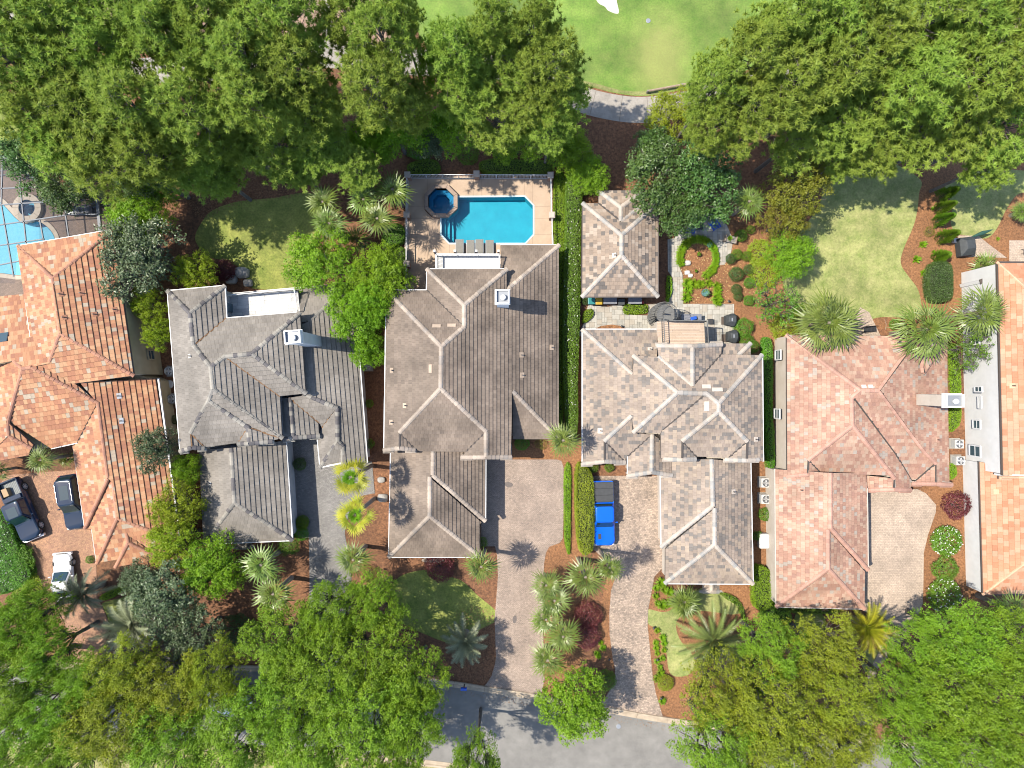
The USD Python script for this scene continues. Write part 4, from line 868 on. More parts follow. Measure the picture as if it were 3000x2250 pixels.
# 5. grey-brown house with the spiral stair
h = C = House('mottled_roof_house', 'house with mottled brown and grey tile roof below the pale stone patio', 'tile_mixed', MIXED, MIXED_C, 'cream_stucco', P(1960, 1250)[:2], seed=5)
r = h.roof({'a':(1706,965,2.9),'b':(1853,1096),'c':(1851,1218),'d':(1771,1292),'e':(1771,1350),'f':(1706,1357,2.9),'g':(1855,1041),'h':(1985,1150),'i':(1855,1267),'j':(2070,1153),'k':(2106,1182),'l':(2106,1206),'m':(1999,1292),'n':(2189,1292),
            'm2':(1998,1345),'n2':(2187,1347),'o':(2233,1040),'p':(2236,1352),'q':(2029,1016),'r':(2029,1130),'s':(1929,1045),'s0':(1925,1015),'t':(2113,1038),'t0':(2114,1011),'v':(1941,1258),'v2':(1935,1270),'vn':(2135,1341),'vm':(2040,1338),
            'gr':(1911,1272),'g2':(1909,1381),'ve':(1830,1352),'y':(1839,1337),'y2':(1839,1392)},
           [('E',['a','b','g','h','i','c','d','e','f']),('S',['g','s','r','t','o','k','j','h']),('N',['h','j','v','v2','i']),('E',['j','k','l','m','m2',(1936,1343),'v2','v']),
            ('W',['o','p','n2','n','l','k']),('N',['l','n','vn','vm','m']),('W',['m','vm','m2']),('E',['n','n2','vn']),('E',['q','r','s','s0']),('W',['q','t0','t','r']),
            ('N',['d','c',(1853,1268),'gr','y','ve']),('W',['d','ve','e']),('E',['gr','g2','y2','y']),('W',['gr',(1936,1288),(1968,1345),(1968,1390),'g2'])])
print('mixed', r.res, {k: round(float(v[2]), 1) for k, v in r.p.items() if k[0] != '_'})
za = lambda px, py, z: np.array(P(px, py, z))
r1 = h.roof({'a':(1706,965,2.9),'b':(1925,965,2.9),'e':(1853,1096)}, [('S',['a','b',(1925,1064),(1858,1064),'e'])])
h.cap(r1.p['a'], r1.p['e'])
h.roof({'a':(2112,1006,4.0),'b':(2199,1006,4.0),'c':(2163,1042)}, [('S',['a','b','c',(2112,1042)]),('W',['b',(2200,1042),'c'])])
for a, b, c in (('f','e','ve'),('s0','q','t0'),('y2','g2','_1968_1390')): h.gable(r, a, b, c, out=(0, 1) if a == 's0' else (0, -1))
lo = lambda k, dx, dz: r.p[k] + [dx, 0, -dz]
h.gable(r, lo('m2', -1.4, 0.63), 'm2', lo('m2', 1.3, 0.58), out=(0,-1)); h.gable(r, lo('n2', -1.6, 0.72), 'n2', lo('n2', 1.2, 0.54), out=(0,-1))
h.gutter(r, 'a', 'f'); h.gutter(r1, 'a', 'b'); h.gutter(r, 'o', 'p'); h.gutter(r, 'y', 'y2')
h.walls([(1706,965),(1925,965),(1925,1040),(1968,1345),(1968,1392),(1839,1392),(1839,1337),(1706,1357)], 2.9)
h.walls([(1855,1041),(1925,1041),(1925,1018),(2113,1011),(2113,1038),(2233,1040),(2236,1350),(1940,1345),(1940,1270),(1855,1267)], 4.6)
rg = h.roof({'A':(1934,1345),'B':(2085,1345),'C':(2089,1482),'D':(1937,1603,2.7),'E':(2094,1488),'G':(1948,1709,2.65),'H':(2094,1596),'I':(2206,1711,2.7),'J':(2199,1355),'K':(2085,1656),'L':(2085,1731),'M':(2012,1729),'N':(2143,1731)},
            [('E',['A','B','C','D']),('E',['E',(1949,1607),'G','H']),('W',['B','J','I','H','E','C']),('N',['G','H','I']),('E',['K','L','M']),('W',['K','N','L'])])
h.cap(rg.p['C'], rg.p['D']); h.gable(rg, 'M', 'L', 'N', out=(0,-1)); h.gutter(rg, 'A', 'D'); h.gutter(rg, 'J', 'I'); h.gutter(rg, 'G', 'I')
h.walls([(1934,1330),(2199,1330),(2206,1711),(1948,1709),(1950,1604),(1937,1603)], 2.7)
for x, y, w_, h_ in ((2069,1133,0.75,0.36),(2101,1142,0.9,0.34),(2071,1190,0.8,0.40),(1759,1262,0.46,0.46),(2148,1440,0.4,0.4),(2213,1287,0.4,0.42),(1904,1023,0.4,0.3)): h.patch(x, y, w_, h_, c=(0.68, 0.60, 0.52), pipe=w_ < 0.6)
# the plank balcony on its flat roof
zb = 3.3
bp = sg.Polygon(P2([(1925,942),(2064,943),(2066,1015),(1927,1015)], zb))
bal = part(h.t, 'balcony', prism(bp, 0.0, zb - 0.03), 'cream_stucco', world=True)
rb = random.Random(8); o = P(1925, 942, zb)[:2]
for j in range(17):
    x = -rb.uniform(0, 2.2)
    while x < 4.4:
        g = sg.box(o[0] + x + 0.004, o[1] - (j+1)*0.14 + 0.006, o[0] + x + 2.4, o[1] - j*0.14).intersection(bp)
        if g.area > 0.02: part(bal, 'deck_plank', prism(g, zb - 0.03, zb + 0.005), 'plank', world=True, col=np.array(rb.choice([(0.52,0.40,0.30),(0.58,0.45,0.35),(0.47,0.36,0.275),(0.55,0.43,0.34)])))
        x += 2.408
rail_run(P(1955, 942, zb), P(2062, 943, zb), 1.05, bal, 'railing', 'iron_grey'); rail_run(P(2062, 943, zb), P(2066, 1012, zb), 1.05, bal, 'railing', 'iron_grey'); rail_run(P(1937, 935, zb), P(1940, 1003, zb), 1.05, bal, 'railing', 'iron_grey', pick=0.16)
h.finish()

# 6. pink house
h = K = House('pink_roof_house', 'house with salmon pink tile roof and a tall cream chimney on its right side', 'tile_pink', PINK, PINK_C, 'cream_stucco', P(2540, 1350)[:2], seed=6, gutter_m='cream_stucco')
r = h.roof({'a':(2303,981,3.0),'b':(2521,1144),'c':(2576,1144),'d':(2690,985),'e':(2495,1165),'f':(2498,1247),'g':(2368,1348),'g2':(2366,1388),'h':(2304,1394,3.0),'i2':(2705,1092),'l':(2780,985,2.6),'m':(2788,1418,2.5),'n':(2742,1357),'n2':(2742,1416),
            'j':(2706,1320),'vn':(2690,1402),'vx':(2672,1415),'v2':(2623,1328),'v1':(2508,1174),'s2':(2618,1432),'s':(2620,1401),'g3':(2412,1391)},
           [('S',['a','d','c','b']),('E',['a','b','e','f','g','g2','h']),('W',['c','d','i2','l','m','n2','n','j']),('S',['d','l','i2']),('N',['b','c','j','n','vn',(2669,1408),'v2','v1','e']),
            ('W',['e','v1','v2',(2669,1408),(2667,1434),'s2','s','f']),('N',['f','g','g3',(2535,1391),(2612,1394),'s']),('W',['g','g3','g2']),('E',['n','n2','vx','vn']),('E',['s','s2',(2537,1434),(2535,1392)])])
print('pink', r.res, {k: round(float(v[2]), 1) for k, v in r.p.items() if k[0] != '_'})
h.gable(r, 'h', 'g2', 'g3', out=(0,-1)); h.gable(r, '_2537_1434', 's2', '_2667_1434', out=(0,-1)); h.gable(r, 'vx', 'n2', 'm', out=(0,-1))
h.walls([(2303,981),(2600,981),(2600,1392),(2304,1392)], 3.0, inset=0.12); h.walls([(2590,985),(2780,985),(2788,1416),(2590,1416)], 2.05, inset=0.3)
rg = h.roof({'A':(2270,1374),'B':(2433,1385),'C':(2433,1547),'D':(2426,1551),'E':(2427,1667),'F':(2274,1778,2.7),'G':(2540,1430),'H':(2543,1669,2.7),'J':(2533,1784,2.65),'K':(2416,1725),'L':(2416,1783),'M':(2338,1780),'N':(2469,1785)},
            [('E',['A','B','C','D','E','F']),('W',['B',(2538,1385),'G','H','C']),('W',['D',(2431,1556),(2534,1674),'J','E']),('N',['F','E','J']),('E',['K','L','M']),('W',['K','N','L'])])
h.cap(rg.p['C'], rg.p['H']); h.gable(rg, 'M', 'L', 'N', out=(0,-1)); h.gutter(rg, 'G', 'H'); h.gutter(rg, 'A', 'F'); h.gutter(rg, 'F', 'J')
h.walls([(2270,1374),(2540,1374),(2543,1669),(2533,1672),(2533,1784),(2274,1778)], 2.7, inset=0.15)
h.chimney((2797, 1174), (2705, 1177), 1.35, 0.95, m='cream_stucco', ztop=8.2, zlow=2.0)
for px, py in ((2281,1040),(2278,1212)): h.window(px, py, 1.7, 0.8, 1.2, 'W')
for x, y in ((2530,1134),(2550,1134)): h.patch(x, y, 0.4, 0.36, c=(0.85, 0.72, 0.66))
for x, y in ((2345,1435),(2745,1288)): h.patch(x, y, 0.4, 0.36, c=(0.62, 0.36, 0.27), pipe=True)
h.finish()

# 7. white house at the right edge
h = O = House('white_house', 'white-walled house with bright orange tile roof cut by the right edge', 'tile_orange', ORANGE, ORANGE_C, 'white_stucco', P(2960, 1250)[:2], seed=7, gutter_m='dark_trim', exp=0.42, wid=0.5, cap_w=0.12)
r = h.roof({'a':(2921,768,4.9),'b':(3085,915),'c':(3085,1395),'d':(2936,1393,4.9),'e':(3250,768,4.9)}, [('E',['a','b','c','d']),('S',['a','e','b'])], rot=1.4)
h.gutter(r, 'a', 'd'); h.gutter(r, 'a', 'e')
h.walls([(2921,768),(3250,768),(3250,1393),(2936,1393)], 4.9, inset=0.12)
r1 = h.roof({'a':(2868,1352,2.4),'b':(3085,1395),'c':(3085,1590),'d':(2879,1742,2.4),'e':(3250,1742)}, [('E',['a','b','c','d']),('N',['d','c','e'])], rot=1.4)
h.gutter(r1, 'a', 'd'); h.gutter(r1, 'd', 'e')
h.walls([(2868,1352),(3250,1352),(3250,1742),(2879,1742)], 2.4, inset=0.1)
h.gable(r, tuple(P(2936,1396,4.9)), tuple(P(3085,1398,7.0)), tuple(P(3234,1400,4.9)), out=(0,-1), ret=True)
for px, py, z, w_, hh in ((2868,1140,3.6,0.4,0.9),(2872,1178,3.2,1.0,0.35),(2863,1243,3.2,0.7,0.9),(2858,1321,3.0,0.9,1.4),(2859,995,3.2,0.8,1.0)): h.window(px, py, z, w_, hh, 'W', math.radians(1.4))
for x, y in ((2920+45,1130),(2918,1440)): h.patch(x, y, 0.45, 0.42, c=(0.66, 0.42, 0.27), pipe=x > 2950)
h.finish()
w = thing('garden_wall', 'white garden wall with a brown coping at the corner of the white house', 'wall', P(2866, 822))
part(w, 'wall_panel', beam(P(2812, 838) + [0,0,1.4], P(2924, 800) + [0,0,1.4], 0.3, 2.8), 'white_stucco', world=True); part(w, 'coping', beam(P(2810, 839) + [0,0,2.83], P(2926, 800) + [0,0,2.83], 0.42, 0.07), 'dark_trim', world=True)
# ---- plants ----------------------------------------------------------------------------------
R_ = np.random.RandomState
def unit(v): return v / np.maximum(np.linalg.norm(v, axis=-1, keepdims=True), 1e-9)
def leaves(p, nrm, size, rng, aspect=0.55, wild=0.8):
    """Diamond leaves at points p facing roughly along nrm."""
    n = len(p); nn = unit(nrm + rng.normal(0, wild, (n, 3)))
    t = unit(np.cross(nn, rng.normal(0, 1, (n, 3)))); b = np.cross(nn, t)
    s = size * rng.uniform(0.7, 1.3, (n, 1))
    v = np.stack([p - t * s / 2, p + b * s * aspect / 2 + nn * s * 0.06, p + t * s / 2, p - b * s * aspect / 2 + nn * s * 0.06], 1).reshape(-1, 3)
    i = np.arange(n)[:, None] * 4
    return v, np.vstack([i + [0, 3, 2], i + [0, 2, 1]]) if True else None
def blob_points(c, r, n, rng, flat=0.8, low=-0.3):
    d = unit(rng.normal(0, 1, (n * 2, 3))); d = d[d[:, 2] > low][:n]
    rad = r * rng.uniform(0.72, 1.08, (len(d), 1)) * (1 + 0.25 * (rng.rand(len(d), 1) - 0.5))
    return c + d * rad * [1, 1, flat], d
def limb(a, b, r0, r1, rng, sag=0.0, n=4, seg=5):
    a, b = np.array(a, float), np.array(b, float); L = np.linalg.norm(b - a)
    pts = [a + (b - a) * t + rng.normal(0, 0.035 * L, 3) * (0 < t < 1) + np.array([0, 0, sag * L * t * (t - 1)]) for t in np.linspace(0, 1, n)]
    return tube(pts, np.linspace(r0, r1, n), seg)
def sprays(c, rb, per, lsize, rng, aspect, k=9, low=-0.15):
    """Leaves in small sprays over a clump of radius rb: k leaves each, the sprays lifting outwards."""
    n = max(6, int(per * rb * rb / k)); p, d = blob_points(c, rb, n, rng, 0.75, low)
    o = unit(d * 0.8 + [0, 0, 0.55] + rng.normal(0, 0.25, d.shape)); m = len(p)
    P_ = np.repeat(p, k, 0) + rng.normal(0, 1, (m * k, 3)) * lsize * 0.62 + np.repeat(o, k, 0) * rng.uniform(-0.2, 0.9, (m * k, 1)) * lsize
    return leaves(P_, np.repeat(o, k, 0) + [0, 0, 0.3], lsize, rng, aspect, 0.55)
def broad_tree(path, leaf_m, seed, R=5.0, hc=6.0, rz=2.6, nb=125, per=420, lsize=0.175, blob=(0.42, 0.92), trunk=0.32, gap=0.16, aspect=0.55, bare=0.0):
    """A broad crown of leaf clumps round limbs: base at the origin, crown of radius R centred hc above it."""
    rng = R_(seed); V = []; centers = []
    lob = rng.uniform(0, 2*np.pi, 3)
    for k in range(nb):
        u = (k + 0.5) / nb; a = k * 2.399963 + rng.normal(0, 0.3); edge = R * (1 + 0.10 * math.sin(2*a + lob[0]) + 0.10 * math.sin(3*a + lob[1]) + 0.08 * math.sin(5*a + lob[2]))
        rb = rng.uniform(*blob)
        rr = max(0, math.sqrt(u) * edge - rb * 0.4)
        z = hc + rz * math.sqrt(max(0, 1 - (rr / edge) ** 2)) * rng.uniform(0.45, 1.0) - 0.35*rb + rng.normal(0, 0.10 * rz)
        c = np.array([rr * math.cos(a), rr * math.sin(a), z]); centers.append((c, rb))
        if rng.rand() < gap: continue
        V.append(sprays(c, rb, per, lsize, rng, aspect))
    for k in range(nb // 5):                                              # a lower layer
        a = rng.uniform(0, 2*np.pi); rr = R * math.sqrt(rng.rand()) * 0.85; rb = rng.uniform(*blob)
        V.append(sprays(np.array([rr * math.cos(a), rr * math.sin(a), hc - rz * rng.uniform(0.15, 0.55)]), rb, per * 0.55, lsize, rng, aspect))
    part(path, 'crown', cat(V), leaf_m)
    W = [tube([[0, 0, -0.1], [0.05, 0, hc * 0.25], [0, 0.05, hc * 0.5]], [trunk * 1.25, trunk, trunk * 0.85], 8)]
    top = np.array([0, 0, hc * 0.48])
    heads = [np.array([R*0.35*math.cos(a), R*0.35*math.sin(a), hc * rng.uniform(0.8, 1.0)]) for a in np.arange(5) * 1.2566 + rng.rand()]
    for hd in heads: W.append(limb(top, hd, trunk * 0.6, trunk * 0.3, rng))
    for c, rb in centers:
        hd = min(heads, key=lambda q: np.linalg.norm(q - c)); W.append(limb(hd, c + [0, 0, rb*0.3], trunk * 0.22, 0.02, rng, 0.1))
        for _ in range(1 if bare == 0 else 4):
            e = c + unit(rng.normal(0, 1, 3) + [0, 0, 0.3]) * rb * (0.9 + bare); W.append(limb(c, e, 0.025, 0.008, rng, 0, 3, 3))
    part(path, 'trunk', cat(W), 'bark')
def pine_tree(path, leaf_m, seed, R=3.0, hc=12.5, rz=3.0, nb=56, tufts=13, needles=22, ln=0.50, wn=0.05, trunk=0.24):
    rng = R_(seed); V = []; W = []
    lean = rng.normal(0, 0.25, 2)
    W.append(tube([[0, 0, -0.1], [lean[0]*0.3, lean[1]*0.3, hc*0.4], [lean[0], lean[1], hc * 0.8], [lean[0], lean[1], hc + rz * 0.8]], [trunk*1.15, trunk*0.95, trunk*0.6, 0.05], 7))
    for k in range(nb):
        a = k * 2.399963 + rng.normal(0, 0.3); u = (k + 0.5) / nb
        zf = rng.uniform(-0.9, 0.95); rr = R * math.sqrt(max(0.05, 1 - zf*zf*0.75)) * rng.uniform(0.25, 1.0) ** 0.6
        if zf > 0.7: rr *= 0.5
        c = np.array([lean[0] + rr * math.cos(a), lean[1] + rr * math.sin(a), hc + zf * rz])
        s = np.array([lean[0], lean[1], max(hc - rz * 1.1, c[2] - 0.35 * rr - 0.4)])
        W.append(limb(s, c, 0.065, 0.02, rng, 0.12, 4, 4))
        m = max(5, int(tufts * (0.7 + 0.6 * rr / R)))
        tp = c + rng.normal(0, 1, (m, 3)) * [0.52, 0.52, 0.30]
        for q in tp[:4]: W.append(limb(c, q, 0.012, 0.006, rng, 0, 2, 3))
        out = unit(unit(tp - s) * 0.5 + [0, 0, 0.35] + rng.normal(0, 0.3, (m, 3)))
        d = unit(np.repeat(out, needles, 0) * 0.42 + rng.normal(0, 0.62, (m * needles, 3)) * [1, 1, 0.5]); p = np.repeat(tp, needles, 0)
        L = ln * rng.uniform(0.7, 1.15, (len(d), 1))
        tip = p + d * L - np.array([0, 0, 0.10]) * L
        side = unit(np.cross(d, rng.normal(0, 0.45, d.shape) + [0, 0, 1.0])) * wn
        v = np.stack([p + d * 0.04 - side, p + d * 0.04 + side, tip], 1).reshape(-1, 3)
        V.append((v, np.arange(len(v)).reshape(-1, 3)))
        V[-1] = tuft_join(V[-1], needles)
    part(path, 'crown', cat(V), leaf_m)
    for k in range(7):                                                    # dead snags below the crown
        a = rng.uniform(0, 6.28); z = hc - rz * rng.uniform(0.9, 1.6); W.append(limb([lean[0], lean[1], z], [lean[0] + 1.6*math.cos(a), lean[1] + 1.6*math.sin(a), z + 0.5], 0.035, 0.01, rng, 0.1, 3, 3))
    part(path, 'trunk', cat(W), 'twig')
def tuft_join(m, k):
    """All needles of a tuft share one vertex, so that a tuft has one tone."""
    v, f = m; n = len(v) // (3 * k); v = v.reshape(n, k, 3, 3); out = []
    b = v[:, :, :2].mean(2)
    hub = v[:, :, 0].mean(1)
    nv = np.concatenate([hub[:, None], v.reshape(n, k * 3, 3)], 1)
    base = np.arange(n)[:, None] * (k * 3 + 1)
    tri = np.concatenate([np.stack([1 + 3*j + np.array([0, 1, 2]) for j in range(k)]), np.stack([np.array([0, 1 + 3*j, 2 + 3*j]) for j in range(k)])])
    return nv.reshape(-1, 3), (base[:, :, None] + tri[None].reshape(1, -1, 3)).reshape(-1, 3)
def fan_leaf(rng, pet, blade, n=9, droop=0.5, spread=1.2, fill=0.40, waist=0.40):
    """A palmate leaf in its own frame: petiole along +x from the origin, then fingers joined near the hub and free towards their tips."""
    a = np.linspace(-spread, spread, n); v, f = [], []
    hub = np.array([pet, 0, 0.0])
    for k, t in enumerate(a):
        L = blade * (1 - 0.25 * (abs(t) / spread) ** 2) * rng.uniform(0.88, 1.08)
        t = t + rng.normal(0, 0.04)
        d = np.array([math.cos(t), math.sin(t), 0.10 * math.cos(t)])
        s = np.array([-math.sin(t), math.cos(t), 0]) * (spread / n) * L * fill * 2 * waist
        fold = np.array([0, 0, 0.03 * blade * (1 if k % 2 else -1)])
        m1 = hub + d * L * waist + fold; tip = hub + d * L + [rng.normal(0, 0.03), rng.normal(0, 0.03), -droop * L * 0.40]
        b = len(v); v += [hub, m1 - s, m1 + s, tip]; f += [[b, b+1, b+2], [b+1, b+3, b+2]]
    return np.array(v), np.array(f)
def palm_fan(path, leaf_m, seed, trunk_h=5.0, n=13, pet=0.55, blade=1.15, tr=0.17, down=0.3, segs=9, droop=0.6, inner=8, spread=1.25, fill=0.45, young=None):
    """A palm with fan leaves: an outer whorl on long stalks, a few young leaves upright in the middle."""
    rng = R_(seed); V, W = [], []
    for k in range(n + inner):
        az = k * 2.399963 + rng.normal(0, 0.2)
        if k < inner: el, pp, bl = math.radians(rng.uniform(25, 75)), pet * rng.uniform(0.25, 0.5), blade * rng.uniform(0.65, 0.9)
        else: u = (k - inner + 0.5) / n; el, pp, bl = math.radians(45 - (45 + 60 * down) * u) + rng.normal(0, 0.12), pet * rng.uniform(0.75, 1.2), blade * rng.uniform(0.88, 1.1)
        v, f = fan_leaf(rng, pp, bl, segs, droop, spread, fill)
        tw = rng.normal(0, 0.4); ct, st = math.cos(tw), math.sin(tw); v = v @ np.array([[1, 0, 0], [0, ct, st], [0, -st, ct]])
        bend = 0.30 * (v[:, 0] / (pet + blade)) ** 2 * math.cos(el)
        ce, se = math.cos(el), math.sin(el); v = np.stack([v[:, 0]*ce - v[:, 2]*se, v[:, 1], v[:, 0]*se + v[:, 2]*ce - bend], 1)
        ca, sa_ = math.cos(az), math.sin(az); M = np.array([[ca, sa_, 0], [-sa_, ca, 0], [0, 0, 1]])
        V.append((v @ M + [0, 0, trunk_h], f))
        e = np.array([pp*ce, 0, pp*se - 0.30*(pp/(pet+blade))**2*ce]) @ M
        W.append(tube([[0, 0, trunk_h - 0.15], e*0.5 + [0,0,trunk_h], e + [0, 0, trunk_h]], [0.028, 0.02, 0.014], 4))
    part(path, 'fronds', cat(V[inner:] if young else V), leaf_m); part(path, 'leaf_stalks', cat(W), young or leaf_m)
    if young: part(path, 'young_fronds', cat(V[:inner]), young)
    part(path, 'trunk', tube([[0, 0, -0.1], [0, 0, trunk_h*0.5], [0, 0, trunk_h - 0.3], [0, 0, trunk_h + 0.1]], [tr*1.15, tr, tr*1.1, tr*0.6], 10), 'palm_trunk')
def palm_feather(path, leaf_m, seed, trunk_h=1.5, n=30, L=2.3, tr=0.24, pairs=34, lw=0.035, ll=0.42, arch=0.9, upright=80):
    rng = R_(seed); V, W = [], []
    for k in range(n):
        az = k * 2.399963 + rng.normal(0, 0.12); el0 = math.radians(upright - (upright + 12) * ((k + 0.5) / n) ** 0.85) + rng.normal(0, 0.07); Lk = L * rng.uniform(0.85, 1.08)
        t = np.linspace(0, 1, 12); el = el0 - arch * t ** 1.6
        pr = np.concatenate([[[0, 0]], np.cumsum(np.stack([np.cos(el), np.sin(el)], 1)[:-1] * Lk / 11, 0)])
        ca, sa_ = math.cos(az), math.sin(az); rad = np.array([ca, sa_, 0]); side = np.array([-sa_, ca, 0])
        pts = pr[:, :1] * rad + pr[:, 1:] * [0, 0, 1.0] + [0, 0, trunk_h]
        W.append(tube(pts[::2], np.linspace(0.03, 0.008, 6), 4))
        for sgn in (-1, 1):
            u = np.linspace(0.16, 0.99, pairs); p = np.stack([np.interp(u, t, pts[:, i]) for i in range(3)], 1)
            tan = unit(np.stack([np.interp(u, t, np.gradient(pts[:, i])) for i in range(3)], 1)); upn = np.cross(tan, np.broadcast_to(side, tan.shape)) ; upn = np.where(upn[:, 2:3] < 0, -upn, upn)
            ln = ll * np.sin(np.pi * np.clip(0.12 + 0.86*u, 0, 1)) ** 0.55 * rng.uniform(0.88, 1.1, len(u))
            d = unit(sgn * side * 0.85 + tan * 0.6 + upn * 0.28 + rng.normal(0, 0.07, tan.shape)); tip = p + d * ln[:, None] - np.array([0, 0, 0.10]) * ln[:, None]
            w = tan * lw
            v = np.stack([p - w*0.5, p + w, tip], 1).reshape(-1, 3); V.append((v, np.arange(len(v)).reshape(-1, 3)))
    part(path, 'fronds', cat(V), leaf_m); part(path, 'leaf_stalks', cat(W), leaf_m)
    part(path, 'trunk', tube([[0, 0, -0.1], [0, 0, trunk_h*0.5], [0, 0, trunk_h]], [tr*1.2, tr, tr*0.8], 10), 'palm_trunk')
def shrub(path, leaf_m, seed, R=1.0, hgt=1.2, n=2600, size=0.10, rough=0.10, aspect=0.5, flowers=0):
    """A rounded bush of radius R and height hgt, leaves in a lumpy shell."""
    rng = R_(seed); d = unit(rng.normal(0, 1, (n * 2, 3))); d = d[d[:, 2] > -0.25][:n]
    k = meshkit.noise(d * 2.3 + seed * 7.1, seed)
    r = (1 + rough * 3.2 * (k - 0.5))[:, None] * rng.uniform(0.80, 1.03, (len(d), 1))
    p = d * r * [R, R, hgt * 0.55] + [0, 0, hgt * 0.45]
    part(path, 'foliage', leaves(p, d * 0.7 + [0, 0, 0.5], size, rng, aspect, 0.7), leaf_m)
    W = [limb([0, 0, 0], q * [R*0.7, R*0.7, hgt*0.5] + [0, 0, hgt*0.4], 0.03, 0.01, rng, 0, 3, 4) for q in d[:14]]
    part(path, 'stems', cat(W), 'bark')
    if flowers:
        q = p[rng.choice(len(p), flowers, False)] + d[:1] * 0; q = q[q[:, 2] > hgt * 0.4]
        part(path, 'blossoms', leaves(q * [1.03, 1.03, 1.04], np.tile([0, 0, 1.0], (len(q), 1)), 0.09, rng, 0.9, 0.3), 'flower_white', kind='stuff')
def grass_clump(path, leaf_m, seed, R=0.35, n=70):
    rng = R_(seed); a = rng.uniform(0, 2*np.pi, n); L = R * rng.uniform(0.7, 1.2, n); V, F = [], []
    for k in range(n):
        d = np.array([math.cos(a[k]), math.sin(a[k]), 0]); s = np.array([-d[1], d[0], 0]) * 0.018; b = d * rng.uniform(0, R*0.25)
        o = len(V); V += [b - s, b + s, b + d*L[k]*0.55 + [0,0,0.30] - s, b + d*L[k]*0.55 + [0,0,0.30] + s, b + d*L[k] + [0,0,0.16]]; F += [[o,o+1,o+3],[o,o+3,o+2],[o+2,o+3,o+4]]
    part(path, 'blades', (np.array(V), np.array(F)), leaf_m)
def leafy_plant(path, leaf_m, seed, n=46, L=0.45, w=0.10):
    """Upright plant with broad strap leaves."""
    rng = R_(seed); V, F = [], []
    for k in range(n):
        az = k * 2.399963; el = rng.uniform(0.2, 1.2); d = np.array([math.cos(az)*math.cos(el), math.sin(az)*math.cos(el), math.sin(el)]); s = np.array([-math.sin(az), math.cos(az), 0]) * w * 0.5
        l = L * rng.uniform(0.7, 1.2); o = len(V); V += [d*0.05, d*l*0.5 + s, d*l - [0,0,0.12*l], d*l*0.5 - s]; F += [[o,o+1,o+2],[o,o+2,o+3]]
    part(path, 'leaves', (np.array(V), np.array(F)), leaf_m)
def conifer(path, leaf_m, seed, R=0.45, hgt=2.6, n=2200):
    rng = R_(seed); u = rng.rand(n) ** 0.8; z = 0.1 + u * hgt; a = rng.uniform(0, 2*np.pi, n); r = R * (1 - u) ** 0.7 * rng.uniform(0.6, 1.08, n) * (1 + 0.22*np.sin(a*5 + z*3))
    p = np.stack([r*np.cos(a), r*np.sin(a), z], 1); d = np.stack([np.cos(a), np.sin(a), np.full(n, 1.2)], 1)
    t = unit(d); s = unit(np.cross(t, rng.normal(0, 1, t.shape))) * 0.035
    v = np.stack([p - s, p + s, p + t * 0.24], 1).reshape(-1, 3)
    part(path, 'foliage', (v, np.arange(len(v)).reshape(-1, 3)), leaf_m); part(path, 'trunk', tube([[0,0,-0.05],[0,0,hgt*0.8]], [0.05, 0.01], 6), 'bark')
def hedge(name, label, pts, hgt, leaf_m, group=None, dens=260, size=0.11, flowers=0, seed=1, cat_='hedge', wob=0.12, blocky=True):
    """A hedge over the outline pts (pixels at half its height): leaves over its top and sides, stems inside."""
    g = sg.Polygon(smooth_line(P2(pts, hgt * 0.8), 4, True)).buffer(0)
    rng = R_(seed); x0, y0, x1, y1 = g.bounds; c = np.array([g.centroid.x, g.centroid.y, 0]); t = thing(name, label, cat_, c, group=group)
    n = int(g.area * dens * 1.4); xy = rng.uniform([x0, y0], [x1, y1], (int(n * (x1-x0)*(y1-y0) / g.area), 2)); xy = xy[shapely.contains_xy(g, xy[:, 0], xy[:, 1])]
    dist = shapely.distance(shapely.points(xy), g.exterior)
    top = hgt * np.minimum(1, 0.72 + 0.9 * dist / max(hgt, 0.4)) * (1 + wob * 2 * (meshkit.noise(np.column_stack([xy * 1.4, np.zeros(len(xy))]), seed) - 0.5))
    p1 = np.column_stack([xy, top * rng.uniform(0.86, 1.02, len(xy))])
    L = g.exterior.length; m = int(L * hgt * dens); s = rng.uniform(0, L, m); e = np.array([g.exterior.interpolate(q).coords[0] for q in s]); e2 = np.array([g.exterior.interpolate((q + 0.05) % L).coords[0] for q in s])
    nr = unit(np.column_stack([(e2 - e)[:, 1], -(e2 - e)[:, 0]])); 
    if not g.exterior.is_ccw: nr = -nr
    z = rng.uniform(0.02, 0.8, m) * hgt; p2 = np.column_stack([e + nr * rng.uniform(-0.1, 0.07, (m, 1)) - nr * 0.10 * (z / hgt)[:, None], z])
    nrm = np.vstack([np.tile([0, 0, 1.0], (len(p1), 1)), np.column_stack([nr, np.full(m, 0.4)])])
    part(t, 'foliage', leaves(np.vstack([p1, p2]), nrm, size, rng, 0.55, 0.6), leaf_m, world=True)
    core = g.buffer(-0.16)
    if not core.is_empty: part(t, 'branches', prism(core, 0.0, hgt * 0.66), 'hedge_core', world=True)
    if flowers:
        q = p1[rng.choice(len(p1), min(flowers, len(p1)), False)] + [0, 0, 0.05]; part(t, 'blossoms', leaves(q, np.tile([0, 0, 1.0], (len(q), 1)), 0.10, rng, 0.9, 0.3), 'flower_white', world=True, kind='stuff')
    return t
mat('hedge_core', (0.022, 0.030, 0.010), 0.95)

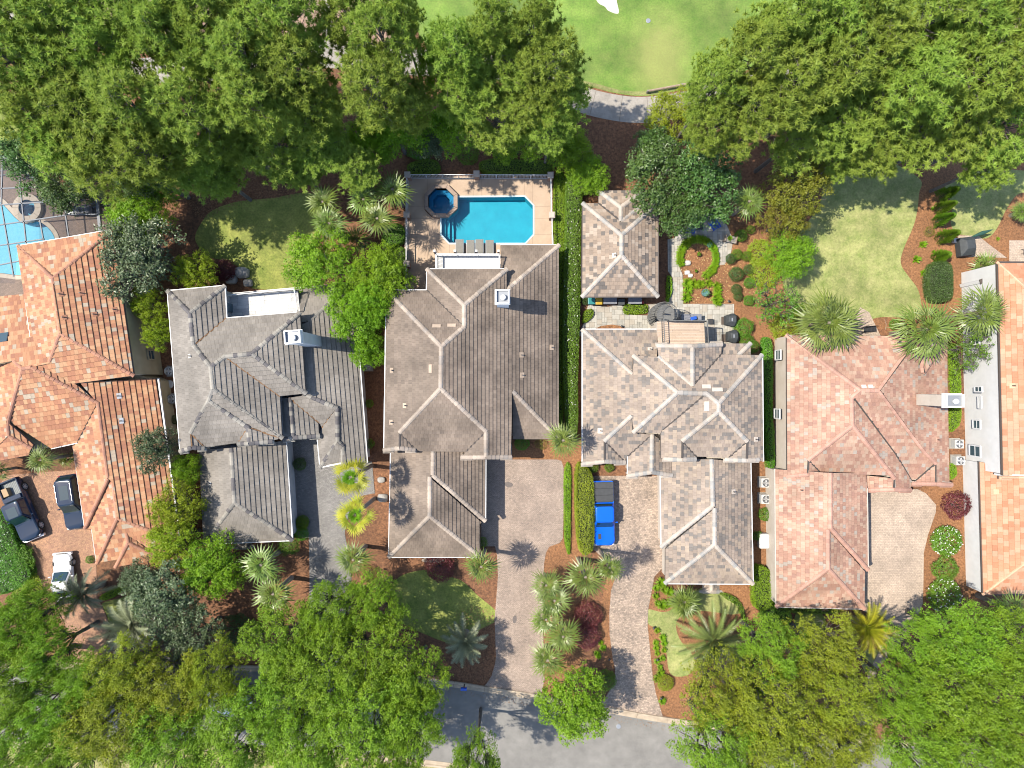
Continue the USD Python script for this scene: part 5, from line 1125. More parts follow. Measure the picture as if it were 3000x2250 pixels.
# models, built once and referenced by every copy
for i in range(4): pine_tree(cls(f'pine_{i}'), 'pine_needles', 10 + i, R=3.1 + 0.15*i)
for i in range(3): broad_tree(cls(f'oak_{i}'), 'oak_leaves', 20 + i)
for i in range(2): broad_tree(cls(f'yellow_oak_{i}'), 'oak_leaves_yellow', 30 + i, per=360, gap=0.16, bare=0.15)
for i in range(2): broad_tree(cls(f'bright_tree_{i}'), 'bright_leaves', 40 + i, R=3.0, hc=3.2, rz=2.2, nb=105, per=520, lsize=0.16, blob=(0.38, 0.66), trunk=0.14, gap=0.02)
broad_tree(cls('lime_tree'), 'lime_leaves', 50, R=3.0, hc=3.2, rz=2.3, nb=95, per=480, lsize=0.16, blob=(0.35, 0.6), trunk=0.14, gap=0.04)
broad_tree(cls('rusty_tree'), 'rusty_leaves', 51, R=3.0, hc=4.0, rz=2.5, nb=84, per=480, lsize=0.17, blob=(0.35, 0.62), trunk=0.16)
for i in range(2): broad_tree(cls(f'magnolia_{i}'), 'magnolia_leaves', 60 + i, R=3.4, hc=4.2, rz=2.8, nb=80, per=330, lsize=0.25, blob=(0.4, 0.75), trunk=0.18, aspect=0.5)
broad_tree(cls('grey_magnolia'), 'grey_magnolia_leaves', 63, R=3.0, hc=4.2, rz=2.6, nb=78, per=380, lsize=0.20, blob=(0.38, 0.7), trunk=0.18, aspect=0.5)
broad_tree(cls('sparse_tree'), 'hedge_leaves', 64, R=2.2, hc=2.6, rz=1.5, nb=44, per=230, lsize=0.14, blob=(0.3, 0.5), trunk=0.09, bare=0.3)
palm_fan(cls('fan_palm_tall'), 'fan_palm_leaves', 70, 5.6)
palm_fan(cls('fan_palm_big'), 'fan_palm_leaves', 75, 4.6, 22, pet=1.1, blade=1.5, segs=11, inner=12, droop=0.6)
palm_fan(cls('fan_palm_low'), 'fan_palm_leaves', 71, 1.3, 11, down=0.05, inner=6)
palm_fan(cls('stiff_palm'), 'fan_palm_leaves', 76, 2.0, 26, pet=0.35, blade=0.8, segs=9, inner=12, droop=0.2, down=0.35)
palm_fan(cls('yellow_palm'), 'yellow_palm_leaves', 72, 8.0, 15, pet=0.85, blade=0.95, down=0.05, droop=0.12, segs=17, inner=11, spread=1.7, fill=0.6, young='bright_leaves')
palm_feather(cls('blue_palm'), 'blue_palm_leaves', 73, 1.6, 30, L=2.2)
palm_feather(cls('date_palm'), 'date_palm_leaves', 74, 1.4, 44, L=3.3, ll=0.42, pairs=50, arch=0.55)
palm_feather(cls('yellow_date_palm'), 'yellow_palm_leaves', 77, 1.6, 40, L=2.3, arch=0.7)
shrub(cls('round_shrub_0'), 'hedge_leaves', 80); shrub(cls('round_shrub_1'), 'hedge_leaves', 81, rough=0.16)
shrub(cls('dark_shrub'), 'dark_hedge_leaves', 82); shrub(cls('purple_shrub'), 'purple_leaves', 83, rough=0.13); shrub(cls('flower_shrub'), 'hedge_leaves', 84, rough=0.06, n=3600, flowers=150)
shrub(cls('lime_shrub'), 'lime_leaves', 85, rough=0.15); shrub(cls('rusty_shrub'), 'rusty_leaves', 86, rough=0.15, n=900)
grass_clump(cls('grass_clump'), 'bright_leaves', 90); leafy_plant(cls('leafy_plant'), 'bright_leaves', 91); conifer(cls('conifer'), 'hedge_leaves', 92)
rp = random.Random(77)
def tree(model, name, label, cat_, px, py, r, hc, R0, hc0, group=None, z=None, tilt=None, flat=1.0):
    """A copy whose crown centre the photograph shows at (px, py) with radius r pixels; hc is the crown's height in metres, R0 and hc0 are the model's."""
    k = r * S * (H - hc) / H / R0
    x, y, _ = P(px, py, hc)
    return copy_of('/World/Models/' + model, name, label, cat_, (x, y, 0), rp.uniform(0, 6.28), group, (k, k, (z if z else hc / hc0)), tilt)
# ---- where they grow ---------------------------------------------------------------------------
g_ = 'pines in the belt behind the houses'
PINES = [ # px, py, radius, height of the crown's middle, where
 (40,70,100,15,'at the very top left corner, on the pink sandy ground'),(165,55,105,15,'second from the left along the top edge'),(300,35,100,14,'third from the left along the top edge'),(445,40,95,15,'fourth from the left along the top edge, over sandy ground'),
 (600,60,100,15,'on the sandy ground left of the narrow concrete branch path'),(725,50,105,14,'leaning over sandy ground, sixth along the top edge'),(850,70,105,15,'left of the narrow branch path at the top edge'),(1010,45,80,14,'right of the narrow branch path at the top edge'),
 (60,200,105,15,'at the left edge just below the golf path'),(185,235,105,14,'below the golf path, second from the left edge'),(335,165,90,14,'standing over the bend of the golf path at the upper left'),(480,110,90,15,'between the sandy ground and the gap that shows pale path'),
 (620,180,80,14,'just right of the gap that shows the pale golf path'),(735,190,100,15,'over the golf path, above the lone yellow-lit crown'),(860,215,100,14,'on the golf path left of its branch'),
 (250,330,105,14,'above the magnolia that stands by the screen enclosure'),(130,350,90,14,'above the screened pool, nearest the left lawn'),(390,310,105,15,'in the second row left, below the path gap'),(185,430,95,13,'hanging over the glossy magnolia by the screened pool'),
 (310,440,105,13,'above the big clipped-looking green bush by the screened pool'),(430,440,90,13,'above the dark shade right of the screened pool'),(560,330,100,14,'in the middle of the upper left belt, below the pale path gap'),(560,460,95,9,'above the strip of mulch at the left lawn'),
 (680,400,100,9,'above the left lawn, over its middle'),(640,520,75,7,'lowest over the upper left corner of the left lawn'),(760,300,95,14,'in the belt straight above the left lawn, second row'),(800,430,90,8.5,'above the right half of the left lawn'),
 (905,330,95,11,'left of the small gap of golf path in the upper middle'),
 (960,430,80,8,'in the belt above the fan palms beside the pool deck'),(1045,490,60,7.5,'small low one at the left corner above the pool deck'),(880,505,60,6,'low one at the upper right corner of the left lawn'),(1120,130,85,15,'leafy with vines, left edge of the bright fairway'),(1100,260,95,14,'below the fairway corner, draped in vines'),(1180,60,60,14,'small one against the left edge of the fairway'),(1205,300,62,11,'dark one above the pool, between two vine-clad crowns'),
 (1330,150,80,14,'first of the group that juts into the fairway'),(1440,95,75,15,'topmost of the group that juts into the fairway'),(1560,90,70,15,'second topmost of the group that juts into the fairway'),(1610,200,85,14,'right outer edge of the group that juts into the fairway'),
 (1500,190,90,12,'in the heart of the group that juts into the fairway'),(1370,260,90,11,'vine-clad, in the left half of the group above the pool'),(1560,300,85,10.5,'above the right half of the pool fence'),(1660,300,70,11,'right of the group above the pool, its twig reaching over the path'),(1450,350,80,9,'straight above the middle pillar of the pool fence'),(1610,390,60,8.5,'lowest above the right corner of the pool fence'),
 (2085,255,75,14,'left outer edge of the right belt, against the fairway'),(2190,170,90,15,'against the fairway, right of the timber rail'),(2300,80,95,15,'tallest left crown of the right belt, against the fairway'),(2420,60,95,15,'at the top edge with bare twigs, right belt'),(2540,40,90,15,'at the top edge, right belt, just right of the twiggy one'),
 (2200,330,95,13,'above the round rusty-leaved tree, lower left of the right belt'),(2090,370,65,12,'smallest, beside the bright lime tree at the golf path'),(2320,260,110,14,'over the golf carts in the right belt'),(2450,200,105,14,'over the golf path in the right belt, right of the golf carts'),(2570,150,100,14,'in the top row of the right belt over dry grass'),
 (2700,90,105,15,'top row of the right belt, third from the right edge'),(2820,70,100,15,'top row of the right belt, second from the right edge'),(2945,70,100,15,'at the very top right corner'),(2330,400,90,9,'above the rusty-leaved tree, second from the left of its row'),(2440,360,100,10,'in the middle row of the right belt, above the pale lawn corner'),
 (2570,300,105,11,'in the middle of the right belt'),(2700,240,110,14,'middle row of the right belt, third from the right edge'),(2830,220,110,14,'middle row of the right belt, second from the right edge'),(2950,210,105,14,'middle row of the right belt, at the right edge'),
 (2550,440,90,8,'lowest in the right belt, shading the upper edge of the pale lawn'),(2680,400,100,9,'above the mulch strip that parts the two pale lawns'),(2810,370,100,10,'lower row of the right belt, above the smaller pale lawn'),(2930,370,100,10,'lower row of the right belt, at the right edge'),(2900,480,65,8,'lowest at the right edge, shading the smaller pale lawn'),(2460,470,60,6.5,'low one at the upper left edge of the pale lawn')]
for i, (x, y, r, hc, w) in enumerate(PINES): tree(f'pine_{(i * 7 + i // 3) % 4}', 'pine_tree', 'long-needled pine ' + w, 'pine tree', x, y, r * 0.98, hc, 3.2, 12.5, g_)
g_ = 'street trees along the front of the houses'
OAKS = [ # px, py, radius, height, model, label
 (50,1830,95,6.5,'oak_0','green oak at the left edge beside the orange brick drive'),(60,1985,120,7,'oak_1','green oak at the left edge, below the one beside the orange drive'),(190,2060,105,7,'oak_2','green oak left of the end of the orange brick drive'),(50,2150,120,7,'oak_0','green oak in the bottom left corner'),(215,2190,100,7,'oak_1','green oak on the bottom edge, second from the left corner'),
 (125,1775,75,6,'oak_2','green oak hanging over the left side of the orange brick drive'),(150,1900,90,6.5,'oak_1','green oak over the lower left of the orange brick drive'),(285,1985,85,6.5,'oak_0','green oak across the lower end of the orange brick drive'),(390,1960,105,7,'yellow_oak_0','yellow-green oak at the right of the grey feathery palm, nearest it'),(350,2100,125,7.5,'yellow_oak_1','yellow-green oak with sandy ground showing through on the lower left'),(520,2010,115,7,'yellow_oak_0','thin yellow-green oak left of the silver car'),(500,2170,125,7.5,'oak_2','green oak on the bottom edge left of the silver car'),(640,1960,90,7,'yellow_oak_1','olive green oak just above the silver car'),
 (700,2150,130,7.5,'oak_1','yellowish green oak below the silver car'),(850,1880,120,7,'oak_0','bright green oak at the lower end of the grey driveway, left side'),(980,1790,95,7,'oak_2','small bright green oak covering the lower end of the grey driveway'),(1100,1760,90,6.5,'oak_1','bright green oak reaching up towards the front lawn of the taupe house'),(960,1960,135,7.5,'oak_0','large bright green oak in the middle of the biggest clump'),
 (1110,1900,125,7.5,'oak_2','bright green oak beside the shaded front lawn of the taupe house'),(1215,1990,100,7,'oak_1','bright green oak over the kerb left of the taupe driveway'),(830,2060,120,7.5,'oak_2','bright green oak in the left half of the biggest clump'),(920,2180,130,7.5,'oak_1','bright green oak on the bottom edge below the biggest clump'),(1075,2080,140,8,'oak_0','broad bright green oak over the road in the biggest clump'),(1200,2110,105,7.5,'oak_2','bright green oak whose shadow falls on the open road'),(1140,2220,105,7.5,'oak_0','bright green oak on the bottom edge left of the open road'),
 (1395,2222,75,8.5,'oak_2','small oak on the bottom edge beside the open road, casting a twiggy shadow'),
 (2250,1900,105,6.5,'oak_1','dark green oak below the big date palm'),(2105,2020,110,7,'yellow_oak_0','olive oak beside the lower end of the mottled driveway'),(2240,2060,130,7.5,'yellow_oak_1','golden green oak at the middle of the right-hand clump'),(2400,1900,110,6.5,'yellow_oak_0','golden oak below the pink roof house'),(2450,2030,110,7,'yellow_oak_1','golden green oak left of the pink-grey driveway'),(2090,2180,120,7.5,'oak_0','green-gold oak on the bottom edge right of the open road'),(2260,2200,130,7.5,'yellow_oak_0','golden oak on the bottom edge, middle of the right-hand clump'),(2420,2180,110,7.5,'yellow_oak_1','golden green oak on the bottom edge left of the pale gap of road'),
 (2690,1880,90,6.5,'oak_2','green oak growing over the pink-grey driveway'),(2640,2020,95,7,'oak_0','dark green oak right of the lower pink-grey driveway'),(2800,1870,115,7,'oak_1','green oak below the four round flower bushes'),(2930,1880,110,7,'oak_2','green oak below the orange roof at the right edge'),(2760,2020,125,7.5,'oak_1','green oak in the middle of the lower right clump'),(2910,2030,125,7.5,'oak_0','green oak at the right edge, lower right clump'),(2680,2170,120,7.5,'oak_2','green oak on the bottom edge right of the pale gap of road'),(2830,2170,125,7.5,'oak_0','green oak on the bottom edge, second from the right corner'),(2960,2170,110,7.5,'oak_1','green oak in the bottom right corner')]
for x, y, r, hc, m, lb in OAKS: tree(m, 'oak_tree', lb, 'tree', x, y, r * 1.05, hc, 5.0, 6.0, g_)
TREES = [ # model, name, label, px, py, r, hc, R0, hc0
 ('magnolia_0','magnolia_tree','big dark glossy magnolia over the right corner of the garden pavilion',1925,530,105,4.5,3.4,4.2),('magnolia_1','magnolia_tree','big dark glossy magnolia above the blue garden chairs',2060,540,105,4.5,3.4,4.2),('magnolia_0','magnolia_tree','dark glossy magnolia above the pavilion, lowest crown beside the blue chair',1985,620,75,4,3.4,4.2),('magnolia_1','magnolia_tree','dark glossy magnolia below the mulch clearing at the golf path',1915,440,55,3.5,3.4,4.2),
 ('magnolia_1','magnolia_tree','glossy magnolia arching over the edge of the screen enclosure',110,480,80,4,3.4,4.2),('magnolia_0','magnolia_tree','glossy magnolia over the corner post of the screen enclosure',215,560,75,4,3.4,4.2),('magnolia_0','magnolia_tree','very dark magnolia in the shade right of the screen enclosure',425,520,75,4.5,3.4,4.2),
 ('bright_tree_0','bushy_tree','fresh green bushy tree right of the screen enclosure',415,655,82,3.5,3.0,3.2),('grey_magnolia','evergreen_tree','grey-green evergreen above the tan wall of the terracotta house',420,752,118,5.0,3.0,4.2),('lime_tree','small_tree','lime green small tree beside the corner of the grey roof',580,798,58,3.0,3.0,3.2),('lime_tree','small_tree','lime green small tree between the tan wall and the grey roof, upper one',450,895,50,3.0,3.0,3.2),('lime_tree','small_tree','lime green small tree between the tan wall and the grey roof, lower one',475,980,45,3.0,3.0,3.2),
 ('bright_tree_1','crape_myrtle','round bright green tree at the lower right corner of the left lawn',955,775,100,4.0,3.0,3.2),('bright_tree_0','crape_myrtle','bright green tree beside the pool deck at the top of the row',1120,815,85,4.0,3.0,3.2),('bright_tree_1','crape_myrtle','bright green tree touching the right side of the grey roof',1050,925,80,4.0,3.0,3.2),('bright_tree_0','crape_myrtle','bright green tree at the upper left corner of the taupe roof',1095,895,70,4.0,3.0,3.2),('bright_tree_1','crape_myrtle','narrow bright green tree between grey and taupe roofs',1085,1030,50,3.5,3.0,3.2),
 ('grey_magnolia','evergreen_tree','rust-tinged evergreen at the left side of the grey roof above the garage wing',470,1310,62,4.5,3.0,4.2),('bright_tree_1','small_tree','bright tree in the corner behind the rust-tinged evergreen',560,1370,42,3.0,3.0,3.2),('lime_tree','small_tree','yellow-green tree at the left end of the grey garage wing',530,1480,72,4.0,3.0,3.2),('lime_tree','small_tree','yellow-green tree below the terracotta porch',525,1580,75,4.0,3.0,3.2),('bright_tree_0','small_tree','yellow-green tree in front of the grey garage wing',635,1655,85,4.0,3.0,3.2),
 ('grey_magnolia','evergreen_tree','large grey-green evergreen between the terracotta porch and the street oaks',500,1740,105,5.0,3.0,4.2),('grey_magnolia','evergreen_tree','dark evergreen below the first grey-green one in the front garden',580,1860,90,4.5,3.0,4.2),('grey_magnolia','evergreen_tree','grey-green evergreen below the terracotta porch corner',430,1690,60,4.0,3.0,4.2),
 ('lime_tree','small_tree','lime green tree on the golf path right of the pale concrete bend',1965,345,72,3.0,3.0,3.2),('rusty_tree','rusty_tree','round tree with yellow and rusty leaves at the left of the pale lawn',2330,560,95,4.5,3.0,4.0),('rusty_tree','rusty_tree','rusty yellow tree under the pines, lowest on the left of the pale lawn',2290,650,68,3.5,3.0,4.0),('bright_tree_0','small_tree','fresh green tree at the left edge of the pale lawn',2310,750,65,3.0,3.0,3.2),('sparse_tree','small_tree','thin dark green tree at the lower left edge of the pale lawn',2270,885,70,3.0,2.2,2.6),('sparse_tree','small_tree','thin green tree beside the white wall at the right',2830,1020,65,3.0,2.2,2.6),
 ('bright_tree_1','street_tree','round bright green tree over the kerb between two driveways',1680,2045,98,4.5,3.0,3.2),('bright_tree_0','vine_clad_tree','bright vine-clad tree above the left corner of the pool fence',1190,370,75,4.5,3.0,3.2),('bright_tree_1','vine_clad_tree','bright vine-clad tree left of the group that juts into the fairway',1290,230,60,8,3.0,3.2),('bright_tree_0','vine_clad_tree','vine-clad green tree above the middle of the pool fence',1330,380,70,4.5,3.0,3.2),('bright_tree_0','understory_tree','understory tree in the shade at the left end of the left lawn',470,560,55,3.0,3.0,3.2),('bright_tree_1','understory_tree','understory tree below the vine-clad pine left of the fairway',1140,330,70,5.0,3.0,3.2),('grey_magnolia','understory_tree','dark understory tree deep in the shade left of the pool corner',1015,440,55,3.0,3.0,4.2),('bright_tree_1','understory_tree','green understory tree above the fan palms, left of the pool corner',1075,440,70,4.0,3.0,3.2),('bright_tree_0','understory_tree','shaded understory tree left of the vine-clad trees above the pool',1130,400,65,4.5,3.0,3.2),('grey_magnolia','understory_tree','dark understory tree between pool fence and pines, left of its middle pillar',1270,420,55,3.0,3.0,4.2),('bright_tree_1','understory_tree','understory tree between pool fence and pines, right of its middle pillar',1470,425,55,3.0,3.0,3.2),('bright_tree_0','understory_tree','understory tree at the top end of the jasmine hedge',1660,440,60,3.2,3.0,3.2),('bright_tree_0','understory_tree','bushy tree left of the garden pavilion bay above the jasmine hedge',1725,520,55,2.6,3.0,3.2),
 ('bright_tree_1','vine_clad_tree','vine-clad green tree at the right corner of the pool fence',1560,400,70,4.5,3.0,3.2)]
for m, nm, lb, x, y, r, hc, R0, hc0 in TREES: tree(m, nm, lb, 'tree', x, y, r * 1.03, hc, R0, hc0, 'garden trees')
PALMS = [ # model, label, px, py, r, hc, R0
 ('fan_palm_tall','fan palm at the upper right corner of the left lawn, topmost',945,592,56,5.5,1.75),('fan_palm_tall','fan palm at the right end of the left lawn, below the topmost',965,655,58,5.5,1.75),('fan_palm_tall','fan palm left of the pool deck, in the mulch gap',1065,585,56,5.5,1.75),('fan_palm_tall','fan palm left of the pool deck whose shadow star falls on the deck',1105,640,58,5.8,1.75),('fan_palm_tall','fan palm at the upper left corner of the pool deck',1150,555,60,5.5,1.75),('fan_palm_low','low fan palm at the shaded lower end of the palms beside the pool deck',1045,705,50,2.5,1.7),
 ('fan_palm_tall','slender fan palm between the garage wing of the taupe roof and the front bed',1410,1660,54,6.0,1.75),('fan_palm_tall','fan palm at the lower right corner of the taupe roof',1650,1290,56,6.2,1.75),('fan_palm_tall','first fan palm from the top in the strip right of the taupe driveway',1600,1715,52,3.5,1.75),('fan_palm_tall','large fan palm between the two driveways, below the blue pickup truck',1715,1690,66,6.0,1.75),('fan_palm_tall','fan palm whose shadow star falls on the mottled driveway',1785,1662,45,6.2,1.75),
 ('fan_palm_tall','second fan palm from the top in the strip right of the taupe driveway',1625,1760,56,3.5,1.75),('fan_palm_tall','third fan palm from the top in the strip right of the taupe driveway',1600,1815,52,3.5,1.75),('fan_palm_tall','fourth fan palm from the top in the strip right of the taupe driveway',1650,1865,58,3.5,1.75),('fan_palm_tall','lowest fan palm in the strip right of the taupe driveway',1605,1935,60,3.5,1.75),
 ('fan_palm_tall','green fan palm below the two yellow palms on the grey driveway',1035,1640,58,5.0,1.75),('fan_palm_tall','fan palm at the right end of the grey garage wing front bed',765,1655,62,5.0,1.75),('fan_palm_tall','fan palm in the front bed of the grey house, lower one',800,1740,64,5.0,1.75),
 ('fan_palm_big','big shaggy fan palm over the upper left corner of the pink roof',2430,945,100,5.0,2.6),('fan_palm_big','leaning fan palm over the upper right corner of the pink roof',2715,965,95,5.5,2.6),('fan_palm_big','fan palm over the corner of the white house',2875,915,80,5.0,2.6),('fan_palm_tall','fan palm right of the big magnolias',2195,590,55,4.5,1.75),('fan_palm_tall','fan palm below the orange roof at the right edge',2965,1790,62,4.5,1.75),
 ('fan_palm_tall','fan palm in the entrance court of the terracotta house',120,1348,46,5.0,1.75),('fan_palm_low','low fan palm in the corner of the entrance court',197,1347,27,1.3,1.7),('fan_palm_low','fan palm cut by the left edge, above the dark pickup',2,1378,34,2.0,1.7),('stiff_palm','spiky palm in the lawn corner beside the mottled driveway',2005,1765,56,2.6,1.2),('fan_palm_low','broad low palm at the corner of the white house roof',2885,782,48,1.3,1.7)]
for m, lb, x, y, r, hc, R0 in PALMS:
    h0 = {'fan_palm_tall': 5.6, 'fan_palm_big': 4.6, 'fan_palm_low': 1.3, 'stiff_palm': 2.0}[m]
    tree(m, 'fan_palm', lb, 'palm tree', x, y, r * 1.12, hc, R0, h0, 'fan palms')
tree('yellow_palm', 'yellow_fan_palm', 'fan palm with yellow-orange leaves beside the grey driveway, upper one', 'palm tree', 1030, 1398, 66, 8.0, 1.8, 8.0); tree('yellow_palm', 'yellow_fan_palm', 'fan palm with yellow-orange leaves beside the grey driveway, lower one', 'palm tree', 1040, 1508, 66, 8.0, 1.8, 8.0)
tree('blue_palm', 'feather_palm', 'blue-grey feather palm in the bark bed beside the taupe driveway', 'palm tree', 1362, 1877, 62, 2.2, 1.8, 1.6); tree('blue_palm', 'feather_palm', 'grey feather palm leaning over the white car', 'palm tree', 245, 1738, 60, 3.0, 1.8, 1.6); tree('blue_palm', 'feather_palm', 'grey feather palm beside the lower end of the orange brick drive', 'palm tree', 390, 1830, 80, 3.0, 1.8, 1.6)
tree('date_palm', 'date_palm', 'wide-spreading date palm in the front lawn of the mottled roof house', 'palm tree', 2085, 1878, 104, 2.2, 3.0, 1.4); tree('yellow_date_palm', 'date_palm', 'yellowing date palm at the corner of the pink garage wing', 'palm tree', 2537, 1838, 66, 2.4, 1.9, 1.6); tree('stiff_palm', 'feather_palm', 'spiky dark palm cut by the right edge above the grey paving', 'palm tree', 2995, 620, 40, 1.5, 1.2, 2.0)
# hedges
hedge('hedge', 'long jasmine hedge with white flowers between the pool deck and the garden pavilion', [(1660,505),(1680,470),(1706,500),(1702,700),(1700,900),(1694,1100),(1692,1268),(1664,1275),(1650,1100),(1650,900),(1656,700)], 1.5, 'hedge_leaves', flowers=150, seed=1)
hedge('ground_cover', 'strip of grassy ground cover along the right side of the taupe roof', [(1624,520),(1655,520),(1655,700),(1652,1000),(1648,1270),(1628,1270),(1636,1000),(1636,740),(1624,720)], 0.45, 'bright_leaves', seed=2, dens=300, cat_='ground cover')
hedge('ground_cover', 'strip of bright grassy ground cover at the right edge of the taupe driveway', [(1654,1372),(1672,1368),(1672,1480),(1670,1620),(1655,1590),(1652,1500)], 0.35, 'bright_leaves', seed=3, dens=300, cat_='ground cover')
hedge('hedge', 'olive hedge along the left side of the blue pickup truck', [(1690,1372),(1715,1366),(1738,1400),(1742,1500),(1738,1610),(1700,1618),(1688,1500)], 1.9, 'rusty_green_leaves' if False else 'oak_leaves_yellow', seed=4)
hedge('hedge', 'dense hedge along the right side of the mottled roof house', [(2238,995),(2258,992),(2266,1040),(2266,1200),(2272,1360),(2252,1365),(2244,1200),(2240,1060)], 1.2, 'hedge_leaves', seed=5)
hedge('hedge', 'rounded clipped dark hedge block in the bark bed right of the pale lawn', [(2722,800),(2735,772),(2765,762),(2790,775),(2795,810),(2795,860),(2782,880),(2750,885),(2728,875),(2722,840)], 1.3, 'dark_hedge_leaves', seed=6, dens=420, size=0.09, wob=0.04)
hedge('ground_cover', 'strip of green ground cover between pink roof and white wall, upper piece', [(2784,1010),(2806,1015),(2814,1070),(2816,1150),(2790,1150),(2784,1080)], 0.5, 'bright_leaves', seed=7, cat_='ground cover'); hedge('ground_cover', 'strip of green ground cover between pink roof and white wall, piece below the chimney', [(2786,1196),(2816,1194),(2814,1240),(2800,1258),(2786,1262)], 0.5, 'bright_leaves', seed=8, cat_='ground cover'); hedge('ground_cover', 'strip of green ground cover between pink roof and white wall, lowest piece', [(2788,1358),(2802,1368),(2804,1390),(2792,1404),(2788,1400)], 0.5, 'bright_leaves', seed=9, cat_='ground cover')
hedge('hedge', 'hedge outside the pool fence, left of its middle pillar', [(1195,480),(1240,465),(1280,470),(1285,500),(1240,508),(1200,506)], 1.1, 'hedge_leaves', seed=10); hedge('hedge', 'long hedge outside the pool fence, right of its middle pillar', [(1405,475),(1450,462),(1520,466),(1600,470),(1612,500),(1520,506),(1420,503)], 1.1, 'hedge_leaves', seed=11)
hedge('hedge', 'hedge beside the left pool fence, piece in the middle', [(1118,690),(1145,655),(1178,660),(1182,700),(1150,722),(1122,720)], 1.4, 'hedge_leaves', seed=12); hedge('hedge', 'hedge beside the left pool fence, lowest piece', [(1140,760),(1165,725),(1186,735),(1186,830),(1150,830)], 1.6, 'hedge_leaves', seed=13)
hedge('hedge', 'green hedge at the left edge beside the dark pickup truck', [(-20,1510),(20,1520),(40,1580),(70,1640),(85,1690),(60,1720),(-20,1730)], 1.4, 'hedge_leaves', seed=14, flowers=90)
hedge('hedge', 'low bright hedge along the left side of the pink garage wing', [(2212,1672),(2240,1662),(2268,1690),(2270,1760),(2240,1790),(2210,1770)], 1.2, 'bright_leaves', seed=15); hedge('hedge', 'rounded green hedge below the left corner of the pink garage wing', [(2235,1790),(2280,1775),(2315,1790),(2320,1825),(2290,1845),(2250,1840)], 1.2, 'hedge_leaves', seed=16)
hedge('ground_cover', 'strip of clipped ground cover below the pink garage wing', [(2312,1781),(2450,1785),(2452,1797),(2380,1800),(2318,1796)], 0.5, 'hedge_leaves', seed=17, cat_='ground cover'); hedge('ground_cover', 'bright grassy bed below the garden pavilion', [(1830,893),(1865,890),(1896,893),(1896,915),(1865,920),(1830,918)], 0.45, 'bright_leaves', seed=18, cat_='ground cover'); hedge('ground_cover', 'grassy bed left of the stone patio', [(1712,912),(1735,905),(1738,925),(1716,945),(1706,940)], 0.45, 'bright_leaves', seed=19, cat_='ground cover'); hedge('ground_cover', 'narrow grassy strip right of the garden pavilion', [(1955,812),(1968,815),(1970,850),(1958,885),(1953,880)], 0.4, 'bright_leaves', seed=20, cat_='ground cover')
hedge('ground_cover', 'curved low green edging right of the big date palm', [(2110,1738),(2140,1742),(2170,1765),(2186,1812),(2178,1820),(2158,1775),(2130,1756)], 0.35, 'hedge_leaves', seed=21, cat_='ground cover'); hedge('ground_cover', 'bright low hedge beside the small lawn right of the orange drive', [(292,1748),(330,1725),(365,1715),(372,1725),(335,1748),(300,1760)], 0.5, 'bright_leaves', seed=22, cat_='ground cover')
